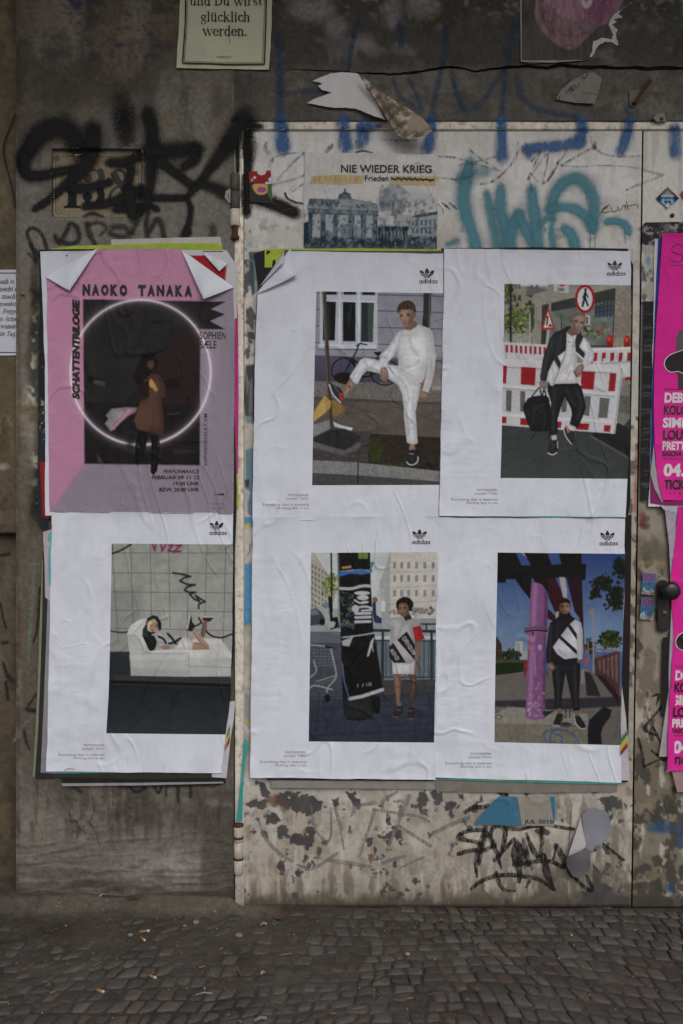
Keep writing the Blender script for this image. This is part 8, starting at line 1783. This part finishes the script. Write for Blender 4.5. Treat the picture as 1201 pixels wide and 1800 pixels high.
strokes_obj('graffiti_tag', [([(68, 445), (60, 490), (62, 540), (56, 590)], [16, 20, 22, 16], so(.45)), ([(72, 800), (66, 850), (62, 900)], [16, 20, 20], so(.5)), ([(58, 510), (64, 520), (56, 535)], [14, 18, 10], so(.7)), ([(37, 519), (43, 520)], [6, 5], so(.9)), ([(53, 430), (63, 455)], [8, 7], so(.9))], pier_mark_dep, M['spray_black_old'], wall, .0012, 'soft dark spray haze along the left poster edges')
side_mark = lambda a, b: side_dep(a, b)
strokes_obj('graffiti_tag', [([(-4, 977), (8, 975), (17, 974)], 6, so()), ([(0, 1060), (5, 1085), (10, 1104)], 5, so(.9)), ([(4, 1130), (13, 1129)], 8, so(.8)), ([(5, 1165), (14, 1190), (22, 1196)], [6, 10, 12], so(.8)), ([(10, 1200), (14, 1230)], [8, 7], so(.9))], side_mark, M['spray_black_old'], wall, .0014, 'black spray dabs at the far left edge')
strokes_obj('spray_arc', [([(0, 1150), (6, 1190)], [18, 20], so(.7))], side_mark, M['spray_grey'], wall, .0012)
strokes_obj('chalk_mark', [([(61, 978), (59, 1010), (57, 1060), (53, 1100), (50, 1160)], [4, 6, 9, 10, 7], so(1.2)), ([(47, 993), (60, 991), (73, 993)], [4, 6, 4], so(1.1))], pier_mark_dep, M['chalk_green'], wall, .0013, 'pale green chalk line beside the couch poster')

# blue tag over lintel and door head
strokes_obj('graffiti_tag', [([(493, 214), (495, 235), (498, 258)], [22, 26, 26], so(1.15)), ([(604, 214), (606, 235), (607, 256)], [24, 26, 24], so(1.1)), ([(640, 222), (638, 240), (634, 252)], [28, 26, 22], so(1.0)), ([(632, 221), (650, 224), (668, 221)], [10, 12, 8], so(.8)), ([(757, 214), (756, 240), (752, 262)], [22, 22, 22], so(1.1)),
    ([(881, 213), (881, 245), (883, 276)], [18, 20, 22], so(1.1)), ([(1022, 213), (1023, 230), (1016, 247)], [22, 23, 24], so(1.1)), ([(1018, 250), (985, 256), (950, 259), (926, 262)], [22, 20, 20, 18], so(1.15)), ([(926, 262), (930, 274)], [18, 14], so(.9)), ([(1106, 213), (1102, 235), (1092, 264)], [20, 20, 20], so(1.0)),
    ([(1186, 226), (1187, 250), (1188, 270)], [20, 22, 20], so(1.1))], door_mark_dep, M['spray_blue'], leaf1, .0019, 'strong blue spray strokes along the door head', 1.2)
strokes_obj('graffiti_tag', [([(488, 60), (491, 130), (493, 213)], [18, 20, 22], so(.9)), ([(492, 165), (540, 160), (585, 162)], [12, 14, 10], so(.7)), ([(630, 40), (618, 80), (612, 125)], [12, 12, 10], so(.8)), ([(702, 40), (705, 80)], [14, 14], so(.8)), ([(783, 50), (778, 110), (765, 170), (758, 213)], [16, 14, 12, 12], so(.9)), ([(720, 140), (735, 175), (738, 195), (700, 165), (690, 130)], [10, 12, 12, 10, 8], so(.7)), ([(795, 125), (800, 160), (815, 190)], 10, so(.8)),
    ([(800, 150), (818, 195), (845, 180), (868, 148), (885, 122)], [12, 14, 14, 12, 10], so(.8)), ([(888, 122), (884, 170), (881, 213)], [12, 12, 14], so(.8)), ([(908, 128), (914, 165), (940, 190), (985, 200), (1015, 205)], [12, 14, 14, 14, 12], so(.8)), ([(905, 40), (898, 75), (892, 110)], [18, 20, 16], so(.8)), ([(1000, 125), (1002, 150)], 12, so(.7)), ([(1150, 20), (1153, 60), (1152, 95)], [16, 16, 14], so(.8)), ([(1110, 165), (1150, 160), (1180, 170)], [14, 20, 14], so(.5)), ([(1100, 185), (1108, 213)], [14, 18], so(.7))], door_mark_dep, M['spray_blue_faint'], wall, .0014, 'faint worn blue spray lines on the dark lintel')
# teal letters
teal = [(c8((130, 250), (110, 330), (100, 420), (115, 520), (145, 610), (165, 685)), [22, 30, 30, 28, 26, 26], so(.95)), (c8((80, 320), (150, 300), (215, 290)), [16, 26, 18], so(.35)), (c8((215, 400), (235, 500), (255, 600), (270, 685)), [16, 22, 24, 24], so(.75)), (c8((285, 375), (285, 470), (305, 570), (325, 685)), [20, 26, 26, 26], so(.95)),
    (c8((372, 505), (350, 560), (335, 620), (335, 685)), [22, 26, 24, 20], so(.95)), (c8((375, 505), (405, 570), (440, 640), (462, 672)), [22, 26, 24, 18], so(.95)), (c8((440, 385), (450, 470), (465, 570), (472, 680)), [22, 28, 26, 24], so(1.0)),
    (c8((540, 500), (548, 430), (585, 360), (645, 325), (705, 345), (745, 420), (755, 500), (742, 570)), [22, 24, 26, 28, 28, 28, 26, 22], so(.9)), (c8((530, 480), (600, 468), (665, 482), (715, 525), (748, 575)), [20, 20, 22, 22, 20], so(.95)), (c8((480, 560), (510, 530), (550, 525)), [14, 16, 12], so(.7)), (c8((610, 575), (635, 600), (655, 640), (662, 680)), [20, 24, 24, 22], so(.95)), (c8((550, 530), (540, 590), (550, 680)), [10, 16, 16], so(.7)),
    (c8((820, 540), (870, 538), (910, 560), (925, 590)), [14, 17, 18, 16], so(1.0)), (c8((60, 640), (20, 655)), [14, 10], so(.7))]
strokes_obj('graffiti_tag', teal + [(p_, np.atleast_1d(w_) * 1.75, so(.20)) for p_, w_, o_ in teal], door_mark_dep, M['spray_teal'], leaf1, .0013, 'large teal spray letters at the top of the door')
for dr in (c8((734, 585), (732, 672)), c8((756, 590), (758, 670)), c8((908, 600), (910, 655)), c8((631, 620), (632, 672))): strokes_obj('paint_drip', [(dr, [2.2, 1.5])], door_mark_dep, M['spray_teal'], leaf1, .0015)
# marker scribbles on the door head
strokes_obj('graffiti_tag', [(c7((170, 270), (200, 240), (270, 222), (360, 215)), 4), (c7((215, 365), (300, 270), (362, 220)), 5), (c7((180, 395), (260, 375), (330, 355), (362, 340)), 5), (c7((300, 430), (340, 400), (362, 385)), 3), (c7((150, 160), (145, 200), (165, 215)), 8), (c7((485, 205), (515, 178)), 9), (c7((585, 205), (630, 178)), 7), (c7((790, 142), (870, 148), (985, 145)), 4), (c7((930, 245), (1000, 222), (1100, 235), (1200, 240)), 4), (c7((1105, 355), (1180, 360), (1230, 385)), 4), (c7((185, 260), (172, 290)), 6)], door_mark_dep, M['marker_grey'], leaf1, .0012, 'grey marker scribble round the red sticker')
strokes_obj('graffiti_tag', [(c8((0, 215), (80, 225), (150, 250), (280, 285)), 4), (c8((130, 180), (170, 215), (270, 280)), 4), (c8((0, 325), (70, 328), (140, 310), (165, 280), (130, 250), (80, 255)), 4), (c8((185, 352), (240, 340), (300, 295), (340, 250), (370, 195), (372, 145)), 5), (c8((145, 245), (260, 215)), 4), (c8((440, 240), (490, 180), (420, 330), (520, 200), (500, 350), (580, 230), (520, 340), (620, 180)), 4), (c8((440, 390), (430, 300), (470, 340)), 4), (c8((590, 258), (680, 265), (790, 258), (900, 262), (985, 275), (1100, 305)), 3.4), (c8((1100, 308), (1000, 345), (920, 380)), 5), (c8((590, 258), (680, 205), (750, 165)), 5), (c8((735, 115), (745, 150), (790, 195), (860, 212), (985, 212)), 4), (c8((760, 145), (755, 170)), 7)], door_mark_dep, M['marker_grey'], leaf1, .0021, 'grey marker scribble over the teal letters')
strokes_obj('graffiti_tag', [(c8((780, 502), (800, 480), (830, 455), (800, 475), (795, 495), (830, 490)), 1.5), (c8((800, 478), (825, 470)), 1.2), (c8((838, 465), (845, 490), (875, 484)), 1.4), (c8((870, 465), (885, 485), (905, 455), (912, 482)), 1.4), (c8((915, 440), (925, 480)), 1.4), (c8((905, 465), (970, 455), (970, 475)), 1.3)], door_mark_dep, M['pen_black'], leaf1, .0021, 'thin black pen word ELVA right of the teal letters')
strokes_obj('graffiti_tag', [(c7((255, 442), (270, 470), (310, 490), (360, 500)), 4.6), (c7((1130, 495), (1170, 528)), [3, 4.5, 3]), (c7((1170, 495), (1210, 530)), [3, 4.5, 3]), (c7((1105, 500), (1130, 530), (1135, 560)), 1.6)], door_mark_dep, M['marker_black'], leaf1, .0014, 'black marker dashes either side of the gate print')
strokes_obj('graffiti_arc', [(c7((650, 214), (690, 206), (738, 216)), 4)], door_mark_dep, M['marker_black'], leaf1, .0014)
# low on the door
b3 = lambda *p: [(780 + a / 2.853, 1340 + b / 2.853) for a, b in p]; b2 = lambda *p: [(400 + a / 2.86, 1340 + b / 2.86) for a, b in p]
k4 = lambda *p: [(800 + a / 4.003, 1380 + b / 4.003) for a, b in p]
strokes_obj('graffiti_tag', [(k4((200, 318), (110, 320), (35, 345), (20, 380), (90, 390), (160, 405), (175, 435)), 5.6), (k4((25, 485), (90, 465), (180, 455)), 6), (k4((150, 640), (148, 540), (170, 440), (215, 300)), [4, 7, 7, 6]), (k4((165, 550), (180, 480), (210, 360)), 6), (k4((180, 470), (275, 425)), 5.4), (k4((215, 330), (260, 390), (280, 430)), 6), (k4((310, 500), (265, 420), (250, 330), (290, 288), (350, 310), (345, 390), (320, 480), (275, 530)), [6, 6, 6, 6, 7, 7, 6, 5]), (k4((325, 480), (375, 420), (415, 380)), 5.4), (k4((300, 500), (325, 590)), [6, 3]),
    (k4((370, 305), (450, 312), (530, 296), (610, 292)), [6, 5, 4, 3]), (k4((430, 400), (425, 500), (450, 600), (450, 680)), [8, 13, 10, 5]), (k4((440, 420), (470, 480), (440, 540)), [10, 14, 10]), (k4((500, 340), (530, 420), (570, 490), (600, 510)), [4, 6, 8, 7]), (k4((612, 300), (610, 400), (600, 500)), [7, 6, 6]), (k4((420, 560), (500, 545), (600, 535), (680, 540), (760, 580)), [7, 6, 6, 6, 6]), (k4((620, 500), (640, 600), (690, 730)), [9, 11, 6]), (k4((710, 430), (740, 480), (770, 530), (755, 580)), [8, 9, 8, 5]), (k4((690, 520), (715, 430)), [3, 4]), (k4((480, 380), (500, 480), (520, 560)), [5, 9, 6]),
    (k4((115, 730), (170, 685), (260, 645), (380, 632), (500, 645), (600, 670), (700, 740)), [5, 6, 6.5, 6, 6, 5, 5]), (k4((290, 620), (310, 690), (350, 738), (425, 744)), [6, 7, 5, 2]), (k4((520, 680), (500, 720)), [5, 3]), (k4((700, 290), (770, 300), (830, 310)), 5), (k4((850, 660), (900, 710), (960, 745), (965, 720), (925, 640)), [5, 5, 5, 5, 4]), (k4((780, 560), (810, 630), (850, 660)), [4, 5, 4]), (k4((1040, 410), (1100, 460), (1190, 530)), [2, 4, 3]), (k4((70, 190), (130, 160), (205, 155)), [6, 8, 6]), (k4((310, 55), (360, 70)), 6)],
    door_mark_dep, M['marker_black'], leaf1, .0013, 'black dripping marker tag low on the door', 1.4)
strokes_obj('marker_line', [(k4((560, 48), (680, 50), (790, 50)), [4, 5, 3])], door_mark_dep, M['marker_grey'], leaf1, .0013)
strokes_obj('red_line', [(k4((818, 140), (808, 280), (800, 420)), [2, 2.6, 1.8])], door_mark_dep, M['crayon_red'], leaf1, .0014)
strokes_obj('graffiti_tag', [(b2((150, 280), (190, 380), (250, 450), (325, 497)), [3, 5, 5, 4]), (b2((350, 515), (420, 535), (480, 505), (550, 458)), [3, 4.5, 4.5, 4.5]), (b2((505, 492), (600, 505), (720, 525)), [5, 6, 5]), (b2((780, 505), (840, 485), (890, 473)), 4.6), (b2((870, 530), (930, 500), (985, 478)), [2, 4, 3.6]), (b2((420, 220), (440, 330), (490, 395), (518, 370), (520, 230)), 3.4), (b2((540, 230), (565, 320), (585, 440)), [4.5, 4, 2]), (b2((740, 240), (710, 330), (665, 470)), [4.5, 4, 3]), (b2((735, 238), (850, 255), (960, 272), (1010, 296)), 4), (b2((910, 170), (870, 270), (840, 350), (800, 440)), [6, 6, 5, 4]), (b2((860, 320), (940, 370), (1018, 420)), 4.4), (b2((1035, 355), (1120, 315), (1200, 280)), 5.6), (b2((780, 235), (785, 190), (850, 150)), 4.5), (b2((620, 270), (660, 220), (740, 205)), [3, 4, 5])], door_mark_dep, M['marker_silver'], leaf1, .0012, 'silver grey marker tag low on the left of the door', 1.5)
# strokes on the right leaf
r2 = lambda *p: [(1080 + a / 3.463, 860 + b / 3.463) for a, b in p]
leaf2_mark = lambda a, b: LEAF + .002 + (fbm(a, b, 220, octv=2, seed=98) - .5) * .006
strokes_obj('graffiti_tag', [(r2((290, 1320), (240, 1380), (185, 1450), (210, 1480), (260, 1500)), [5, 5, 5, 6, 3]), (r2((235, 1450), (260, 1500), (280, 1540)), [5, 6, 4]), (r2((145, 1520), (165, 1590), (180, 1690)), [6, 6, 5]), (r2((180, 1690), (240, 1660), (300, 1640)), [5, 5, 3]), (r2((225, 1590), (300, 1650)), [4, 6]), (r2((230, 1260), (270, 1250), (255, 1310)), [4, 6, 3])], leaf2_mark, M['marker_black'], leaf2, .0012, 'black marker strokes below the door knob')

# loose wire at the far left
wr = line_pts(smooth_pts([(26, 200), (14, 232), (6, 255), (8, 280), (16, 310), (22, 335), (27, 366)], 4), 3)
bm = bmesh.new(); prev = None
for a, b in wr:
    c = W(a, b, .018); ring = [bm.verts.new((c[0] + .0028 * math.cos(t), c[1] + .0028 * math.sin(t), c[2])) for t in np.linspace(0, 2 * math.pi, 6, endpoint=False)]
    if prev: [bm.faces.new((prev[i], prev[(i + 1) % 6], ring[(i + 1) % 6], ring[i])) for i in range(6)]
    prev = ring
V, F = bm_vf(bm)
mk('wire', V, F, M['wire'], None, label='thin dark wire bowed out beside the wall edge at far left', cat='wire')
# one nail head
V, F = lathe_vf([(0, .006), (.004, .007), (.007, .004)], W(1181, 379, LEAF), (0, -1, 0), 12)
mk('bolt_head', V, F, M['rust'], None, label='small round bolt head under the diamond sticker', cat='bolt')

# ================================================================ litter on the pavement
def ground_z(x, y): return max(float(soil_h(np.array([x]), np.array([y]))[0]), .0005) + .0006
def leaf_vf(r, seed, pointy=3):
    g = np.random.default_rng(seed); n = 16; V = [(0, 0, .004)]; F = []
    for k in range(n):
        a = 2 * math.pi * k / n; rr = r * (.55 + .45 * abs(math.cos(a * pointy / 2)) ** .8) * g.uniform(.8, 1.1)
        V.append((rr * math.cos(a) * 1.25, rr * math.sin(a) * .8, .002 + .009 * g.random() * (rr / r)))
    for k in range(n): F.append((0, 1 + k, 1 + (k + 1) % n))
    V.append((r * 1.9, .001, .006)); V.append((r * 1.9, .004, .006)); F.append((1, len(V) - 2, len(V) - 1))
    return np.array(V), F
def place(name, label, cat, px, py, V, F, col, rot=0.0, group=None, dz=0.0, smooth=False):
    x, y = G(px, py); c, s_ = math.cos(rot), math.sin(rot)
    V = np.asarray(V, float); V = np.stack([V[:, 0] * c - V[:, 1] * s_, V[:, 0] * s_ + V[:, 1] * c, V[:, 2]], 1) + np.array((x, y, ground_z(x, y) + dz))
    cc = np.tile(np.asarray(col, float), (len(V), 1)) * RNG.uniform(.55, .85, (len(V), 1))
    return mk(name, V, F, M['litter'], None, col=cc, smooth=smooth, label=label, cat=cat, group=group, origin=(x, y, ground_z(x, y)))
BRN, ORG, BEI, WHT = (.11, .065, .042), (.19, .10, .05), (.27, .24, .18), (.36, .36, .36)
L = lambda x, y: (x / 2.86, 1340 + y / 2.86)
Mi = lambda x, y: (400 + x / 2.86, 1340 + y / 2.86)
Ri = lambda x, y: (780 + x / 2.853, 1340 + y / 2.853)
for k, (p, r, lb, c) in enumerate([(L(665, 745), .026, 'crumpled brown leaf at the foot of the plaster pier', BRN), (Mi(255, 790), .024, 'brown lobed leaf near the left foot of the door', (.17, .085, .05)), (Mi(68, 1075), .014, 'small orange brown leaf on the setts below the door jamb', ORG), (Mi(1075, 805), .014, 'small russet leaf close to the door under the blue paper patch', (.24, .10, .05)), (L(243, 1132), .011, 'upper of two tan leaf pieces on the setts at left', (.25, .17, .11)), (L(265, 1168), .013, 'lower of two tan leaf pieces on the setts at left', (.24, .17, .12)), (L(245, 868), .009, 'tiny orange leaf piece far left near the wall foot', ORG), (L(915, 790), .016, 'dull brown leaf flat against the pier foot near the jamb', (.15, .10, .07)), (Ri(175, 1157), .010, 'small orange leaf bit on the setts right of centre', ORG), (L(1195, 1080), .010, 'reddish leaf bit on the setts below the lower hinge', (.2, .09, .05))]):
    V, F = leaf_vf(r * .8, 50 + k); place('dry_leaf', lb, 'leaf', *p, V, F, c, rot=k * 1.1, group='dry leaves')
def butt(px, py, rot, lb):
    V1, F1 = lathe_vf([(0, .0036), (.022, .0038)], (0, 0, .004), (1, 0, 0), 10); x, y = G(px, py)
    root = thing('cigarette_butt', lb, 'cigarette butt', (x, y, ground_z(x, y)), 'cigarette butts'); c, s_ = math.cos(rot), math.sin(rot)
    R = lambda V: np.stack([V[:, 0] * c - V[:, 1] * s_, V[:, 0] * s_ + V[:, 1] * c, V[:, 2]], 1) + np.array((x, y, ground_z(x, y)))
    mk('filter', R(V1), F1, M['litter'], root, col=np.tile((.27, .145, .075), (len(V1), 1)), smooth=True)
    V2, F2 = lathe_vf([(.0221, .0037), (.028, .0034), (.030, .0015)], (0, 0, .004), (1, 0, 0), 10); mk('paper_end', R(V2), F2, M['litter'], root, col=np.tile((.5, .48, .44), (len(V2), 1)), smooth=True)
butt(*L(745, 1078), -.6, 'orange cigarette butt lying alone on the setts below the couch poster'); butt(*L(700, 866), .25, 'upper of two cigarette butts in the dirt before the pier'); butt(*L(705, 890), -.9, 'lower of two cigarette butts in the dirt before the pier'); butt(*L(480, 1150), -.5, 'cigarette butt on the setts at left, beside a dry twig')
def pebble(px, py, r, lb, c):
    bm = bmesh.new(); bmesh.ops.create_icosphere(bm, subdivisions=2, radius=r); g = np.random.default_rng(int(px * 7))
    for v in bm.verts: v.co = Vector((v.co.x * 1.2, v.co.y, v.co.z * .75)) * g.uniform(.92, 1.08)
    V, F = bm_vf(bm); V[:, 2] += r * .6; place('pebble', lb, 'stone', px, py, V, F, c, smooth=True, group='pebbles')
pebble(*L(985, 815), .009, 'pale beige pebble in the dirt before the pier, nearest the jamb', BEI); pebble(*L(655, 882), .007, 'small pale pebble beside the two cigarette butts', BEI); pebble(*Mi(57, 882), .010, 'round beige pebble below the door jamb', BEI); pebble(*L(928, 828), .005, 'tiny pale pebble left of the beige pebble by the pier', BEI); pebble(*Mi(905, 972), .006, 'white pebble on the setts in front of the door centre', WHT); pebble(*Ri(640, 872), .004, 'tiny yellowish pebble on the setts at right', (.45, .38, .2))
def scrap(px, py, w, h, rot, lb, c, name='paper_scrap', cat='paper', group='paper scraps'):
    V = np.array([(-w, -h, .001), (0, -h * .9, .006), (w, -h, .002), (w, h, .004), (0, h, .008), (-w, h * .8, .002)]); place(name, lb, cat, px, py, V, [(0, 1, 4, 5), (1, 2, 3, 4)], c, rot, group)
scrap(*L(515, 735), .011, .004, .7, 'white paper scrap tilted against the pier foot', WHT); scrap(*L(535, 750), .007, .003, .1, 'smaller white paper scrap at the pier foot', (.34, .31, .28)); scrap(*L(550, 808), .010, .005, .4, 'pinkish paper scrap in the dirt before the pier', (.25, .14, .15)); scrap(*Mi(180, 822), .010, .005, .1, 'grey white scrap in the dirt near the left foot of the door', (.4, .4, .38)); scrap(*Mi(178, 1066), .007, .006, .5, 'small white scrap on the setts below the left edge of the door', WHT); scrap(*L(1030, 1145), .003, .006, .6, 'narrow white scrap on the setts below the pier', (.34, .34, .34)); scrap(*Mi(165, 1298), .016, .006, .3, 'grey plastic scrap on the setts at the lower edge', (.3, .3, .34)); scrap(*L(1025, 1172), .022, .002, .1, 'thin grey film strip on the setts below the jamb', (.28, .30, .36))
for k, (p, w, rt, lb) in enumerate([(Mi(290, 975), .018, .3, 'pale wood splinter on the soil in front of the door'), (Mi(655, 1247), .016, .4, 'light wood splinter on the setts at the lower middle edge'), (Mi(915, 1194), .009, .3, 'short tan splinter on the setts right of the middle'), (Mi(676, 862), .008, 1.3, 'short tan splinter close before the door'), (L(487, 1022), .014, 1.0, 'dry twig on the soil at left'), (L(330, 995), .009, .1, 'tiny orange splinter on the soil at left'), (L(1110, 945), .008, .9, 'tan splinter in the dirt under the lower hinge'), (L(1015, 1035), .009, .5, 'pale splinter on the setts below the pier corner'), (Mi(530, 1270), .007, .1, 'yellow wood bit on the setts at the lower middle'), (L(20, 1215), .012, .1, 'pale splinter at the far left edge of the setts')]):
    V, F = box_vf(-w, w, -.0018, .0018, .001, .004); V[:, 2] += np.abs(V[:, 0]) * .1; place('wood_splinter', lb, 'splinter', *p, V, F, (.24, .18, .12), rt, 'wood splinters')
# fine grit nobody could count
g = np.random.default_rng(99); VF = []; cs = []
gp = np.stack([g.uniform(-1.15, 1.15, 900), -.72 * g.random(900) ** 1.1 - .005], 1); gz = np.maximum(soil_h(gp[:, 0], gp[:, 1]), .0005) + .0006
for (x, y), z in zip(gp, gz):
    r = g.uniform(.0008, .0028)
    v = np.array([(r, 0, 0), (0, r * 1.3, 0), (-r, 0, 0), (0, -r, 0), (0, 0, r * 1.2)]) * g.uniform(.6, 1.3, (5, 3)) + (x, y, z)
    VF.append((v, [(0, 1, 4), (1, 2, 4), (2, 3, 4), (3, 0, 4)])); t = g.random(); cs.append(np.tile((np.array((.13, .12, .10)) if t < .6 else np.array((.32, .29, .24)) if t < .9 else np.array((.28, .14, .07))) * g.uniform(.7, 1.2), (5, 1)))
V, F = join_vf(VF); mk('grit', V, F, M['litter'], None, col=np.concatenate(cs), smooth=False, kind='stuff', origin=(0, 0, 0))['label'] = 'fine grit and crumbs scattered over the setts'
